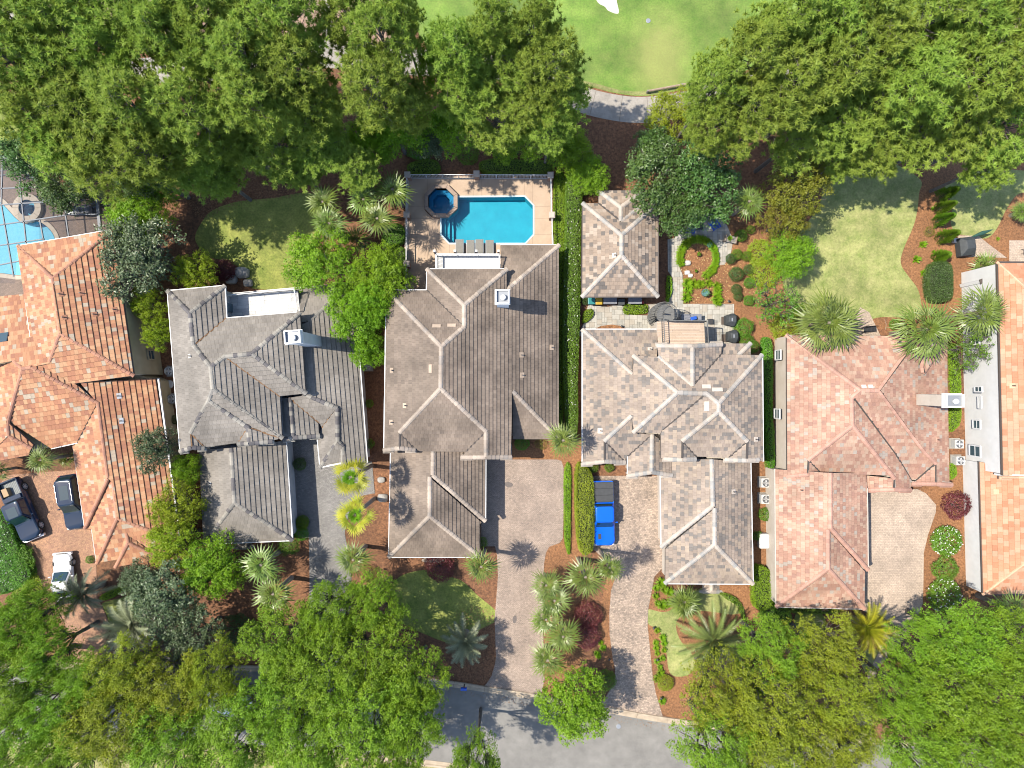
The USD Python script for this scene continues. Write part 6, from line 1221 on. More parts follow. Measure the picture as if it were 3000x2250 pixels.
SHRUBS = [ # model, label, px, py, r, height
 ('flower_shrub','round green bush with white flowers, topmost of the three beside the white house wall',2776,1586,44,1.5),('round_shrub_1','ragged round bush, middle of the three beside the white house wall',2772,1668,38,1.4),('flower_shrub','round green bush with white flowers, lowest of the three beside the white house wall',2770,1745,48,1.6),('purple_shrub','dark red round bush beside the white house wall',2806,1482,40,1.7),
 ('purple_shrub','dark red clipped bush below the porch gable of the taupe house',1287,1662,42,1.3),('purple_shrub','purple bush in the strip between the driveways, upper',1722,1805,40,1.6),('purple_shrub','purple bush in the strip between the driveways, lower',1722,1865,38,1.5),('purple_shrub','small purple bush above the olive hedge beside the blue pickup truck',1703,1378,18,1.0),
 ('round_shrub_0','round bush at the lower end of the strip left of the mottled driveway',1775,1995,30,1.3),('lime_shrub','pale variegated bush right of the lower mottled driveway',1950,2003,24,0.9),
 ('lime_shrub','light green bush at the right end of the grey garage wing',882,1535,20,0.8),('round_shrub_0','dark round bush beside the grey garage wing, upper',885,1530,20,1.0),('round_shrub_1','bright round bush beside the grey garage wing, lower',882,1566,20,1.0),('round_shrub_1','spreading bush in the front bed of the grey house',845,1595,32,0.9),('dark_shrub','green bush at the corner of the shaded court of the grey house',877,1360,20,0.9),
 ('rusty_shrub','rusty dry bush left of the lower grey driveway palm',1080,1680,26,0.9),('round_shrub_1','bush under the porch at the lower right corner of the taupe house',1412,1590,16,0.8),('round_shrub_0','low bush at the shaded corner right of the taupe front porch',1530,1298,22,0.7),('rusty_shrub','yellowish low bush at the corner beside the fan palm of the taupe roof',1585,1300,18,0.6),
 ('purple_shrub','dark wine-coloured bush above the white balcony of the grey roof, left',630,800,28,1.2),('purple_shrub','dark purple bush above the grey roof corner',660,790,30,1.2),
 ('dark_shrub','dark round bush in the shade below the second front evergreen',690,1850,50,1.4),('round_shrub_1','green bush in the lower shade beside the front evergreens',745,1850,30,1.2),
 ('round_shrub_0','small bush in the bed below the mottled front gable, left',1735,1368,18,0.7),('round_shrub_1','small bush in the bed below the mottled front gable, right',1785,1370,14,0.7),('round_shrub_0','bush beside the air conditioners of the mottled roof house',2243,1508,20,0.9),('round_shrub_1','bush beside the white tank right of the mottled garage wing',2220,1570,14,0.8),
 ('rusty_shrub','reddish round bush right of the pale lawn',2724,678,15,0.5),('lime_shrub','light green mound at the lower left edge of the pale lawn',2300,960,42,1.0),('round_shrub_1','bush above the upper left corner of the pink roof',2300,1010,22,0.8),('lime_shrub','light green bush below the thin tree at the pale lawn',2340,910,20,0.6),('round_shrub_0','low bush behind the leaning palm trunk',2622,950,16,0.6),
 ('round_shrub_1','green bush at the right end of the stone patio, upper',2180,960,28,1.2),('round_shrub_0','green bush at the right end of the stone patio beside the grills',2205,1015,20,1.0),('round_shrub_0','green bush in the corner above the mottled roof',2190,1000,20,0.9),('lime_shrub','light green conifer-like bush at the left of the thin tree',2240,800,45,1.0),('lime_shrub','light green mound above the thin dark tree',2230,740,40,0.9),
 ('dark_shrub','dark bush above the grassy bed left of the stone patio',1716,880,14,0.8),('round_shrub_0','bush over the grassy edge beside the pool hedge top',1720,520,50,1.5),('round_shrub_1','bush above the garden pavilion on its left',1700,470,45,1.5),('round_shrub_0','bush left of the upper pool hedge below the pines',1640,450,40,1.4),
 ('round_shrub_1','bush in the shade above the left part of the pool fence',1230,430,40,1.3),('round_shrub_0','bush in the shade above the pool fence, middle',1370,450,32,1.2),('dark_shrub','dark bush in the shade above the pool fence, right',1480,430,42,1.3),('round_shrub_0','dark bush between the air conditioner and the taupe roof, upper',1082,1182,12,0.9),('round_shrub_1','bush between the grey and taupe roofs, lower',1083,1300,14,0.9),
 ('dark_shrub','dark bush beside the rear of the tan house wall',510,1230,14,0.8),('lime_shrub','bright bush left of the white car',75,1720,45,1.0),('round_shrub_1','bush left of the orange drive below the dark pickup truck',60,1640,40,1.2),('round_shrub_0','bush right of the small side bed at the terracotta porch',262,1640,12,0.6),
 ('round_shrub_0','clipped ball bush in the bark garden, right of the stone circle, topmost',2172,690,18,0.8),('round_shrub_1','small ball bush above the topmost ball in the bark garden',2200,672,13,0.7),('dark_shrub','cloud-pruned bush in the bark garden, left ball of the top group',2142,758,16,0.9),('round_shrub_0','cloud-pruned bush in the bark garden, middle ball of the top group',2160,745,16,0.9),('round_shrub_1','cloud-pruned bush in the bark garden, right ball of the top group',2188,750,14,0.9),
 ('dark_shrub','large ball bush in the middle of the bark garden',2158,802,22,1.0),('dark_shrub','ball bush right of the large ball in the bark garden',2194,790,17,0.9),('round_shrub_0','ball bush below the pair of large balls in the bark garden',2196,828,16,0.8),('dark_shrub','upper one of two stacked balls low in the bark garden',2158,847,16,0.8),('dark_shrub','lower one of two stacked balls low in the bark garden',2163,868,14,0.8),('round_shrub_1','ball bush beside the lower stacked balls in the bark garden',2195,880,16,0.8)]
for m, lb, x, y, r, hh in SHRUBS:
    k = r * S * (H - hh * 0.6) / H; X = P(x, y, hh * 0.6)
    copy_of('/World/Models/' + m, 'shrub', lb, 'shrub', (X[0], X[1], 0), rp.uniform(0, 6.28), 'garden shrubs', (k, k, hh / 1.2))
for x, y, r, hh, w in ((2778,565,17,2.6,'topmost, at the upper end of the bark strip between the pale lawns'),(2770,605,16,2.6,'second from the top in the bark strip between the pale lawns'),(2766,640,16,2.6,'third from the top in the bark strip between the pale lawns'),(2778,690,18,2.6,'lowest, beside the black covered grill'),(2762,750,18,1.8,'behind the clipped hedge block')):
    X = P(x, y, hh * 0.5); k = r * S / 0.45; copy_of('/World/Models/conifer', 'dwarf_conifer', 'feathery dark conifer, ' + w, 'conifer', (X[0], X[1], 0), rp.uniform(0, 6), 'dwarf conifers', (k, k, hh / 2.6))
for x, y, r, w in ((2702,717,15,'with white bloom, uppermost in the bark right of the pale lawn'),(2682,760,17,'leafiest of three in the bark bed right of the pale lawn'),(2705,800,15,'with a white bloom beside the clipped hedge block'),(2734,738,8,'tiny one above the clipped hedge block'),(2730,612,8,'small dark one left of the conifers'),(2922,700,8,'at the right of the grey paving')):
    k = r * S / 0.42; copy_of('/World/Models/leafy_plant', 'flowering_plant', w[:0] + 'leafy plant ' + w, 'plant', P(x, y), rp.uniform(0, 6), 'leafy plants', k)
rl = R_(9)
def litter(name, label, poly, n, cols, size=0.10, z=0.03):
    g = gpoly(poly); x0, y0, x1, y1 = g.bounds; xy = rl.uniform([x0, y0], [x1, y1], (n * 3, 2)); xy = xy[shapely.contains_xy(g, xy[:, 0], xy[:, 1])][:n]
    v, f = leaves(np.column_stack([xy, np.full(len(xy), z)]), np.tile([0, 0, 1.0], (len(xy), 1)), size, rl, 0.6, 0.25)
    solo(name, (v, f), cols, label, 'leaves', kind='stuff')
mat('fallen_yellow', (0.62, 0.44, 0.14), 0.8, (0.72, 0.56, 0.26), 9.0); mat('fallen_brown', (0.22, 0.11, 0.05), 0.9, (0.42, 0.24, 0.12), 9.0)
litter('fallen_leaves', 'yellow fallen leaves scattered over the bark garden beside the stone patio', [(1990,720),(2040,700),(2100,720),(2150,780),(2200,760),(2210,880),(2140,886),(2005,886),(2000,830)], 420, 'fallen_yellow')
litter('fallen_leaves', 'brown fallen leaves along the kerb of the open road', [(1300,2012),(1420,2030),(1600,2060),(1760,2090),(1960,2124),(1960,2140),(1760,2106),(1600,2078),(1420,2046),(1300,2030)], 700, 'fallen_brown', 0.09, 0.06)
litter('fallen_leaves', 'brown fallen leaves in the front bed beside the taupe driveway', [(1340,1790),(1450,1800),(1450,1960),(1400,2000),(1330,1960)], 900, 'fallen_brown', 0.11)
litter('fallen_leaves', 'brown fallen leaves under the pines above the left lawn', [(560,560),(760,520),(900,520),(900,570),(700,600),(590,640)], 900, 'fallen_brown', 0.12)
# clumps of edging grass round the circular bed and in the bark garden
k_ = 0
for j in range(38):
    a = math.radians(-65 + j * 330 / 38 * 0.83); 
    if 200 < math.degrees(a) % 360 < 232: continue
    x, y = 2043 + 53 * math.cos(a), 757 - 55 * math.sin(a)
    copy_of('/World/Models/grass_clump', 'edging_grass', 'tuft of green edging grass round the circular bark bed', 'grass tuft', P(x, y), rp.uniform(0, 6), 'edging grass of the circular bed', rp.uniform(1.0, 1.4))
for x, y in ((2013,830),(2033,834),(2052,834),(2075,831),(2014,848),(2010,873),(2098,840),(2100,852),(2098,875),(2100,884)): copy_of('/World/Models/grass_clump', 'bedding_grass', 'tuft of bedding grass in the bark garden beside the stone path', 'grass tuft', P(x, y), rp.uniform(0, 6), 'bedding grass beside the stone path', rp.uniform(1.2, 1.7))
for x, y in ((1925,1845),(1940,1865),(1920,1880),(1945,1883),(1922,1895),(1944,1903),(1925,1912),(1940,1925),(1924,1935),(1932,1952),(1934,1968),(1760,1880),(1766,1895),(1748,1912),(1753,1920),(1924,1985),(1940,2050)): copy_of('/World/Models/grass_clump', 'bedding_plant', 'small green bedding plant in the bark strip beside the mottled driveway', 'plant', P(x, y), rp.uniform(0, 6), 'bedding plants beside the mottled driveway', rp.uniform(0.8, 1.2))
for x, y in ((1922,1720),(1935,1705),(1920,1745),(1945,1725),(1960,1732),(1925,1765),(1940,1770),(1955,1765)): copy_of('/World/Models/grass_clump', 'bedding_plant', 'yellow-green bedding plant at the lower left corner of the mottled garage wing', 'plant', P(x, y), rp.uniform(0, 6), 'bedding plants at the mottled garage wing', rp.uniform(1.0, 1.5))
# ---- vehicles ----------------------------------------------------------------------------------
def ring(L, W, inset, z, rf=0.55, rr=0.3, n=5, x0=0.0):
    """A rounded outline, x forward."""
    a, b = L / 2 - inset, W / 2 - inset; out = []
    for cx, cy, r, s in ((a - rf, b - rf, rf, 0), (-a + rr, b - rr, rr, 1), (-a + rr, -b + rr, rr, 2), (a - rf, -b + rf, rf, 3)):
        for t in np.linspace(0, math.pi / 2, n): out.append([x0 + cx + r * math.cos(s * math.pi / 2 + t), cy + r * math.sin(s * math.pi / 2 + t), z])
    return np.array(out)
def hull(*rings): return m3.Manifold.hull_points(np.vstack(rings).astype(np.float64))
def mcyl(r, w, x, y, z): return m3.Manifold.cylinder(w, r, r, 24).rotate([90, 0, 0]).translate([x, y + w / 2, z])
def vehicle(name, label, cat_, at, head, L, W, paint, kind, zr=1.75, glass='car_glass', wheel_r=0.38, rim='rim_alloy', extra=None):
    t = thing(name, label, cat_, at, math.radians(head))
    belt = 1.08 if kind in ('pickup', 'suv') else 0.86
    hood = belt - (0.06 if kind in ('pickup', 'suv') else 0.16)
    low = hull(ring(L, W, 0.10, 0.28), ring(L, W, 0.0, 0.52), ring(L, W, 0.02, hood - 0.14, 0.5), ring(L, W, 0.13, hood, 0.45))
    c0, c1 = {'pickup': (-0.95, 1.25), 'suv': (-L/2 + 0.12, 0.95), 'car': (-L/2 + 0.75, 0.75)}[kind]       # cabin foot, rear and front
    mid = hull(ring(c1 - c0 + 0.5, W, 0.06, hood - 0.1, 0.3, 0.3, 5, (c0 + c1) / 2 + 0.1), ring(c1 - c0 + 0.2, W, 0.10, belt, 0.3, 0.25, 5, (c0 + c1) / 2 + 0.05))
    body = low + mid
    if kind == 'pickup':
        body = body + hull(ring(L/2 + c0 + 0.1, W, 0.03, 0.6, 0.1, 0.15, 3, (-L/2 + c0) / 2), ring(L/2 + c0 + 0.1, W, 0.05, belt + 0.02, 0.1, 0.15, 3, (-L/2 + c0) / 2))
        body = body - m3.Manifold.cube([L/2 + c0 - 0.20, W - 0.28, 1.0]).translate([-L/2 + 0.12, -W/2 + 0.14, 0.62])
    xs = (L/2 - 0.95, -L/2 + 1.05)
    for x in xs:
        for s in (-1, 1): body = body - mcyl(wheel_r + 0.07, 0.34, x, s * (W/2 - 0.06), wheel_r)
    part(t, 'body', body, paint, smooth=35)
    r0, r1 = {'pickup': (0.16, 0.62), 'suv': (0.30, 0.75), 'car': (0.75, 0.85)}[kind]
    foot = ring(c1 - c0, W, 0.10, belt - 0.03, 0.18, 0.15, 3, (c0 + c1) / 2); top = ring(c1 - c0 - r0 - r1, W - 0.42, 0.0, zr - 0.05, 0.25, 0.2, 3, (c0 + r0 + c1 - r1) / 2); top2 = ring(c1 - c0 - r0 - r1 - 0.2, W - 0.62, 0.0, zr, 0.25, 0.2, 3, (c0 + r0 + c1 - r1) / 2)
    part(t, 'cabin', hull(foot, top, top2), paint, smooth=30)
    def pane(nm, q, off, m=glass):
        q = np.array(q, float); n = np.cross(q[1] - q[0], q[3] - q[0]); n /= np.linalg.norm(n); c = q.mean(0)
        n = n if n @ (c - np.array([(c0 + c1) / 2, 0, belt])) > 0 else -n
        v = np.vstack([q + n * off, q - n * 0.03]); part(t, nm, (v, np.array([[0,1,2],[0,2,3],[4,6,5],[4,7,6],[0,4,5],[0,5,1],[1,5,6],[1,6,2],[2,6,7],[2,7,3],[3,7,4],[3,4,0]])), m)
    fb, ft, wb, wt = c1, c1 - r1, W/2 - 0.10, W/2 - 0.21; rb, rt = c0, c0 + r0; zb, zt = belt - 0.03, zr - 0.05
    L_ = lambda a, b, k: a + (b - a) * k
    e = lambda x0, x1, k: L_(x0, x1, k)
    pane('windshield', [[e(fb,ft,.06), -(wb-.16), e(zb,zt,.06)], [e(fb,ft,.06), wb-.16, e(zb,zt,.06)], [e(fb,ft,.93), wt-.12, e(zb,zt,.93)], [e(fb,ft,.93), -(wt-.12), e(zb,zt,.93)]], 0.014)
    pane('rear_window', [[e(rb,rt,.1), -(wb-.16), e(zb,zt,.2)], [e(rb,rt,.1), wb-.16, e(zb,zt,.2)], [e(rb,rt,.9), wt-.12, e(zb,zt,.9)], [e(rb,rt,.9), -(wt-.12), e(zb,zt,.9)]], 0.014)
    for s in (-1, 1):
        m_ = (rb + fb) / 2
        for a, b, ta, tb in ((rb + 0.28, m_ - 0.04, rt + 0.14, (rt + ft)/2 - 0.04), (m_ + 0.04, fb - 0.34, (rt + ft)/2 + 0.04, ft - 0.12)):
            pane('side_window', [[a, s*L_(wb,wt,.12), e(zb,zt,.12)], [b, s*L_(wb,wt,.12), e(zb,zt,.12)], [tb, s*L_(wb,wt,.85), e(zb,zt,.85)], [ta, s*L_(wb,wt,.85), e(zb,zt,.85)]], 0.014)
        part(t, 'mirror', move(rbox((0.12, 0.26, 0.18), 0.05), (c1 - 0.45, s * (W/2 + 0.13), belt + 0.06)), paint)
        part(t, 'headlight', move(rbox((0.22, 0.34, 0.13), 0.05), (L/2 - 0.16, s * (W/2 - 0.30), hood - 0.19)), 'lamp_glass')
        part(t, 'tail_light', move(rbox((0.10, 0.26, 0.22), 0.04), (-L/2 + 0.06, s * (W/2 - 0.20), hood - 0.2)), 'tail_red')
        for x in xs:
            w = part(t, 'wheel', move(lathe([(0.10, -0.11), (wheel_r*0.92, -0.11), (wheel_r, -0.07), (wheel_r, 0.07), (wheel_r*0.92, 0.11), (0.10, 0.11)], 22), (0, 0, 0)), 'rubber') if False else None
            tv, tf = lathe([(0.16, -0.11), (wheel_r*0.93, -0.11), (wheel_r, -0.07), (wheel_r, 0.07), (wheel_r*0.93, 0.11), (0.16, 0.11)], 22)
            tv = tv[:, [0, 2, 1]] * [1, s, 1]; w = part(t, 'wheel', (tv + [x, s * (W/2 - 0.13), wheel_r], tf), 'rubber', smooth=40)
            sp = [move(lathe([(wheel_r*0.66, 0.095), (wheel_r*0.62, 0.125), (wheel_r*0.55, 0.10), (0.0, 0.10)], 22))] + [beam([0, 0, 0.11], [wheel_r*0.6*math.cos(k*1.2566), wheel_r*0.6*math.sin(k*1.2566), 0.125], 0.07, 0.03) for k in range(5)]
            sv, sf = cat(sp); sv = sv[:, [0, 2, 1]] * [1, s, 1]; part(w, 'rim', (sv + [x, s * (W/2 - 0.13), wheel_r], sf), rim)
    part(t, 'front_bumper', hull(ring(0.26, W - 0.06, 0.0, 0.36, 0.1, 0.05, 3, L/2 - 0.06), ring(0.26, W - 0.06, 0.02, 0.58, 0.1, 0.05, 3, L/2 - 0.06)), 'steel' if kind == 'pickup' else paint); part(t, 'grille', box((L/2 - 0.02, 0, 0.68), (0.06, W*0.5, 0.2)), 'black_metal')
    part(t, 'sunroof', box(((c0 + r0 + c1 - r1) / 2, 0, zr + 0.004), ((c1 - c0 - r0 - r1) * 0.55, W * 0.42, 0.014)), glass) if kind == 'suv' else None
    for y in (-1, 1): part(t, 'wiper', beam([c1 - 0.14, y*0.1 + 0.05, belt + 0.02], [c1 - 0.22, y*0.1 + 0.62*y, belt + 0.06], 0.02, 0.02), 'black_metal')
    if kind == 'pickup':
        part(t, 'bed_liner', cat([box((-L/2 + 0.12 + (L/2 + c0 - 0.2)/2, 0, 0.645), (L/2 + c0 - 0.21, W - 0.30, 0.04))] + [box((-L/2 + 0.12 + (L/2 + c0 - 0.2)/2, y, 0.675), (L/2 + c0 - 0.25, 0.05, 0.02)) for y in np.linspace(-0.6, 0.6, 9)]), 'bed_liner')
        part(t, 'tailgate', box((-L/2 + 0.05, 0, 0.86), (0.08, W - 0.25, 0.44)), paint)
    return t, (c0, c1, belt, zr, r0, r1)
at = P(58, 1494, 0.9); at[2] = 0.04
t, k = vehicle('pickup_truck', 'dark pickup truck with an open bed and cardboard box at the left edge', 'pickup truck', at, -67, 5.9, 2.05, 'dark_car_paint', 'pickup', 1.92, wheel_r=0.42)
part(t, 'tool_box', move(rbox((0.42, 1.75, 0.40), 0.04), (-1.2, 0, 1.05)), 'dark_car_paint'); part(t, 'sunroof', box((0.1, 0, 1.925), (0.95, 0.95, 0.014)), 'car_glass')
bx = solo('cardboard_box', move(box((-1.95, -0.45, 0.9), (0.75, 0.5, 0.48)), at, math.radians(-67)), 'cardboard', 'tan cardboard box lying in the bed of the dark pickup truck', 'box')
at = P(211, 1470, 0.9); at[2] = 0.04
t, k = vehicle('suv', 'black sport utility vehicle half under the eave of the terracotta roof', 'car', at, -80.5, 5.1, 1.98, 'dark_car_paint', 'suv', 1.82, wheel_r=0.40)
for s in (-1, 1): part(t, 'roof_rail', tube([[-1.9, s*0.70, 1.80], [-1.8, s*0.70, 1.88], [-0.2, s*0.70, 1.88], [-0.1, s*0.70, 1.80]], 0.022, 6), 'steel')
at = P(183, 1697, 0.8); at[2] = 0.04
vehicle('sedan', 'white car parked on the orange brick drive under a grey feather palm', 'car', at, 94.4, 4.75, 1.86, 'white_car_paint', 'car', 1.42, wheel_r=0.34)
at = P(1768, 1504, 0.95); at[2] = 0.04
t, k = vehicle('pickup_truck', 'bright blue pickup truck with a black bed cover beside the olive hedge', 'pickup truck', at, -88.5, 6.0, 2.05, 'blue_car_paint', 'pickup', 1.95, wheel_r=0.43)
part(t, 'bed_cover', cat([move(rbox((0.60, 1.92, 0.07), 0.03), (-2.62 + 0.60 * i, 0, 1.12)) for i in range(3)] + [box((-2.0, 0, 1.08), (1.85, 1.8, 0.06))]), 'tonneau_vinyl')
part(t, 'roof_ribs', cat([box((0.0, y, 1.953), (1.1, 0.05, 0.02)) for y in np.linspace(-0.5, 0.5, 6)]), 'blue_car_paint')
part(t, 'hood_vent', box((2.1, -0.42, 1.03), (0.5, 0.28, 0.03)), 'black_metal')
at = P(660, 2062, 0.8); at[2] = 0.01
vehicle('sedan', 'silver car half hidden under the street trees at the lower left', 'car', at, 172, 4.7, 1.85, 'silver_car_paint', 'car', 1.45, wheel_r=0.34)
for x, y, hd, w in ((2362, 214, 14, 'left'), (2475, 192, 14, 'right')):
    t = thing('golf_cart', f'pale golf cart on the golf path under the pines, {w} one of the two', 'golf cart', P(x, y), math.radians(hd), group='golf carts under the pines')
    part(t, 'body', hull(ring(2.3, 1.15, 0.05, 0.25, 0.3, 0.2), ring(2.3, 1.15, 0.0, 0.5, 0.3, 0.2), ring(2.1, 1.05, 0.0, 0.62, 0.3, 0.2)), 'white_car_paint'); part(t, 'canopy', move(rbox((1.7, 1.15, 0.08), 0.035), (-0.15, 0, 1.85)), 'white_car_paint')
    part(t, 'seat', move(rbox((0.5, 1.0, 0.2), 0.06), (-0.2, 0, 0.78)), 'fabric_grey'); part(t, 'seat_back', move(rbox((0.12, 1.0, 0.42), 0.05), (-0.45, 0, 1.02)), 'fabric_grey')
    for sx in (-0.85, 0.6):
        for sy in (-0.48, 0.48): part(t, 'roof_post', beam([sx, sy, 0.6], [sx, sy, 1.83], 0.04, 0.04, up=(1, 0, 0)), 'black_metal')
    for sx in (-0.75, 0.75):
        for sy in (-0.5, 0.5): tv, tf = lathe([(0.05, -0.09), (0.22, -0.09), (0.23, 0.09), (0.05, 0.09)], 14); part(t, 'wheel', (tv[:, [0, 2, 1]] + [sx, sy, 0.23], tf), 'rubber')
    part(t, 'windshield', beam([0.62, -0.5, 1.2], [0.62, 0.5, 1.2], 0.03, 0.9), 'car_glass'); part(t, 'steering_wheel', move(lathe([(0.15, -0.01), (0.18, 0.0), (0.15, 0.01)], 12), (0.25, 0.25, 1.0)), 'black_metal')

# ---- around the pools --------------------------------------------------------------------------
def pillar(px, py, label, hgt=1.35):
    t = thing('fence_pillar', label, 'pillar', P(px, py, hgt) * [1, 1, 0], group='pillars of the pool fence')
    part(t, 'shaft', box((0, 0, hgt / 2), (0.44, 0.44, hgt)), 'pillar_brick'); part(t, 'cap', cat(box((0, 0, hgt + 0.05), (0.56, 0.56, 0.1)), box((0, 0, hgt + 0.13), (0.44, 0.44, 0.07))), 'pillar_cap')
for x, y, lb in ((1193,512,'brick pillar at the upper left corner of the pool fence'),(1396,509,'brick pillar in the middle of the upper pool fence'),(1613,513,'brick pillar at the upper right corner of the pool fence'),(1191,629,'brick pillar of the left pool fence beside the spa'),(1191,773,'brick pillar of the left pool fence beside the balcony'),(1617,630,'pale pillar in the right pool fence')): pillar(x, y, lb)
ft = lambda x, y: P(x, y, 1.2) * [1, 1, 0] + [0, 0, 0.08]
for lb, pts in (('white picket railing of the pool fence, upper run left of the middle pillar',[(1200,512),(1389,512)]),('white picket railing of the pool fence, upper run right of the middle pillar',[(1403,512),(1606,513)]),('white picket railing of the left pool fence beside the spa',[(1191,520),(1190,622)]),('white picket railing of the left pool fence beside the palms shadow',[(1190,637),(1190,766)]),('white picket railing of the left pool fence, lowest run',[(1190,781),(1189,845)]),('white picket railing of the right pool fence, upper run',[(1614,521),(1616,623)]),('white picket railing of the right pool fence, lower run',[(1617,637),(1620,716)])):
    a, b = ft(*pts[0]), ft(*pts[1]); t = thing('pool_fence', lb, 'fence', (a + b) / 2, group='runs of the pool fence'); rail_run(a, b, 1.15, t, '', 'white_paint', pick=0.13)
def lounger(path):
    part(path, 'seat', move(rbox((0.64, 1.30, 0.06), 0.025), (0, -0.34, 0.34)), 'fabric_grey')
    b = rbox((0.64, 0.72, 0.06), 0.025).rotate([32, 0, 0]).translate([0, 0.60, 0.53]); part(path, 'backrest', b, 'fabric_grey')
    part(path, 'frame', cat([beam([s*0.34, -1.0, 0.30], [s*0.34, 0.95, 0.30], 0.05, 0.05) for s in (-1, 1)] + [beam([-0.34, -0.98, 0.30], [0.34, -0.98, 0.30], 0.05, 0.05)]), 'grey_metal')
    for s in (-1, 1):
        for y in (-0.85, 0.8): part(path, 'leg', beam([s*0.32, y, 0.0], [s*0.32, y, 0.30], 0.05, 0.05, up=(1, 0, 0)), 'grey_metal')
lounger(cls('lounger'))
for x, y, w in ((1347,731,'leftmost of the four'),(1379,733,'second from the left of the four'),(1405,731,'third from the left of the four'),(1435,733,'rightmost of the four')): copy_of('/World/Models/lounger', 'sun_lounger', 'grey sun lounger between pool and balcony, ' + w, 'sun lounger', P(x, y, 0.3) * [1, 1, 0] + [0, 0, 0.1], math.pi + 0.01, 'loungers beside the pool', (1.05, 0.92, 1))
# screen enclosure at the left edge
E = thing('screen_enclosure', 'grey framed insect screen enclosure over the pale blue pool at the left edge', 'enclosure', P(100, 640))
z1 = 3.6
def en(px, py, z=z1): return P(px, py, z)
OUT = [en(-90, 480), en(8, 458), en(123, 541), en(131, 590), en(262, 566), en(284, 576), en(296, 690)]
for a, b in zip(OUT[:-1], OUT[1:]): part(E, 'eave_beam', beam(a, b, 0.26, 0.22), 'frame_metal', world=True)
zt = 4.4
for a, b, z in (((-60,556),(123,546),z1),((-60,604),(131,592),zt),((-60,668),(196,630),zt),((-60,728),(130,700),zt),((-60,788),(70,762),z1),((8,462),(4,600),z1),((4,600),(40,810),zt),((60,503),(58,550),z1),((60,552),(77,715),zt),((117,645),(128,706),zt),((192,628),(202,695),zt),((262,570),(192,628),z1+0.3),((203,588),(192,628),z1+0.3),((192,629),(284,628),z1+0.2)):
    part(E, 'roof_bar', beam(en(*a, z), en(*b, z), 0.09, 0.11), 'frame_metal', world=True)
for a in OUT[1:]:
    part(E, 'post', beam(a * [1,1,0], a - [0,0,0.1], 0.12, 0.12, up=(1,0,0)), 'frame_metal', world=True)
for a, b in zip(OUT[:-1], OUT[1:]):
    n = max(1, int(np.linalg.norm(b - a) / 2.2))
    part(E, 'wall_bars', cat([beam(a * [1,1,0] + [0,0,1.0], b * [1,1,0] + [0,0,1.0], 0.06, 0.08)] + [beam((a + (b-a)*i/n) * [1,1,0], (a + (b-a)*i/n) * [1,1,0] + [0,0,z1 - 0.1], 0.06, 0.06, up=(1,0,0)) for i in range(1, n)] + [beam(a*[1,1,0] + [0,0,0.06], b*[1,1,0] + [0,0,0.06], 0.08, 0.1)]), 'frame_metal', world=True)
    q = np.array([a*[1,1,0], b*[1,1,0], b - [0,0,0.1], a - [0,0,0.1]]); part(E, 'wall_screen', (q, np.array([[0,1,2],[0,2,3]])), 'insect_screen', world=True)
rp_ = sg.Polygon([*[o[:2] for o in OUT], P(200, 700, z1)[:2], P(50, 740, z1)[:2], P(45, 830, z1)[:2], P(-90, 830, z1)[:2]]).buffer(0)
part(E, 'roof_screen', sheet(rp_, z1 + 0.02), 'insect_screen', world=True)
g = thing('covered_grill', 'covered grill on the shaded terrace inside the screen enclosure', 'grill', P(262, 622), 0.1); part(g, 'cover', move(rbox((1.3, 0.75, 0.6), 0.12), (0, 0, 0.85)), 'grey_cover'); part(g, 'cart', box((0, 0, 0.32), (1.1, 0.6, 0.6)), 'black_metal')
g = thing('patio_table', 'dark patio table on the terrace inside the screen enclosure', 'table', P(222, 622), 0.1); part(g, 'table_top', move(rbox((1.1, 0.7, 0.05), 0.02), (0, 0, 0.74)), 'grey_metal')
for sx in (-0.45, 0.45):
    for sy in (-0.25, 0.25): part(g, 'leg', beam([sx, sy, 0], [sx, sy, 0.72], 0.05, 0.05, up=(1, 0, 0)), 'black_metal')

# ---- the stone patio ------------------------------------------------------------------------------
zs = 0.05
def spiral():
    c = P(1931, 925, 1.7) * [1, 1, 0]; t = thing('spiral_staircase', 'dark grey iron spiral staircase with a round landing up to the plank balcony', 'staircase', c + [0, 0, zs])
    zt = 3.3; part(t, 'centre_pole', tube([[0, 0, 0], [0, 0, zt + 1.0]], 0.06, 10), 'iron_grey'); n = 15; R = 1.02
    for i in range(n):
        a0 = math.radians(-60 - i * 19); a1 = a0 - math.radians(24); z = 0.22 * (i + 1)
        w = sg.Polygon([(0.07*math.cos(a), 0.07*math.sin(a)) for a in (a0, a1)] + [(R*math.cos(a), R*math.sin(a)) for a in np.linspace(a1, a0, 5)]); part(t, 'tread', prism(w, z - 0.04, z), 'iron_grey')
    hp = np.array([[R*math.cos(math.radians(-60 - s*19)), R*math.sin(math.radians(-60 - s*19)), 0.22*(s + 1) + 0.9] for s in np.linspace(-0.5, n - 0.5, 40)])
    part(t, 'handrail', tube(hp, 0.025, 6), 'iron_grey')
    part(t, 'balusters', cat([beam(p - [0, 0, 0.9], p, 0.018, 0.018, up=(1, 0, 0)) for p in hp]), 'iron_grey', kind='stuff')
    c2 = P(1950, 922, 3.3) - [*c[:2], 0.05]; l = sg.Polygon([(c2[0] + 0.85*math.cos(a), c2[1] + 0.85*math.sin(a)) for a in np.arange(8)*math.pi/4 + math.pi/8]); part(t, 'landing', prism(l, zt - 0.12, zt - 0.05), 'iron_grey')
    lp = np.array([[c2[0] + 0.85*math.cos(a), c2[1] + 0.85*math.sin(a), zt + 0.95] for a in np.linspace(math.radians(200), math.radians(-30), 22)]); part(t, 'landing_rail', tube(lp, 0.022, 6), 'iron_grey'); part(t, 'landing_balusters', cat([beam(p - [0, 0, 1.0], p, 0.018, 0.018, up=(1, 0, 0)) for p in lp]), 'iron_grey', kind='stuff')
spiral()
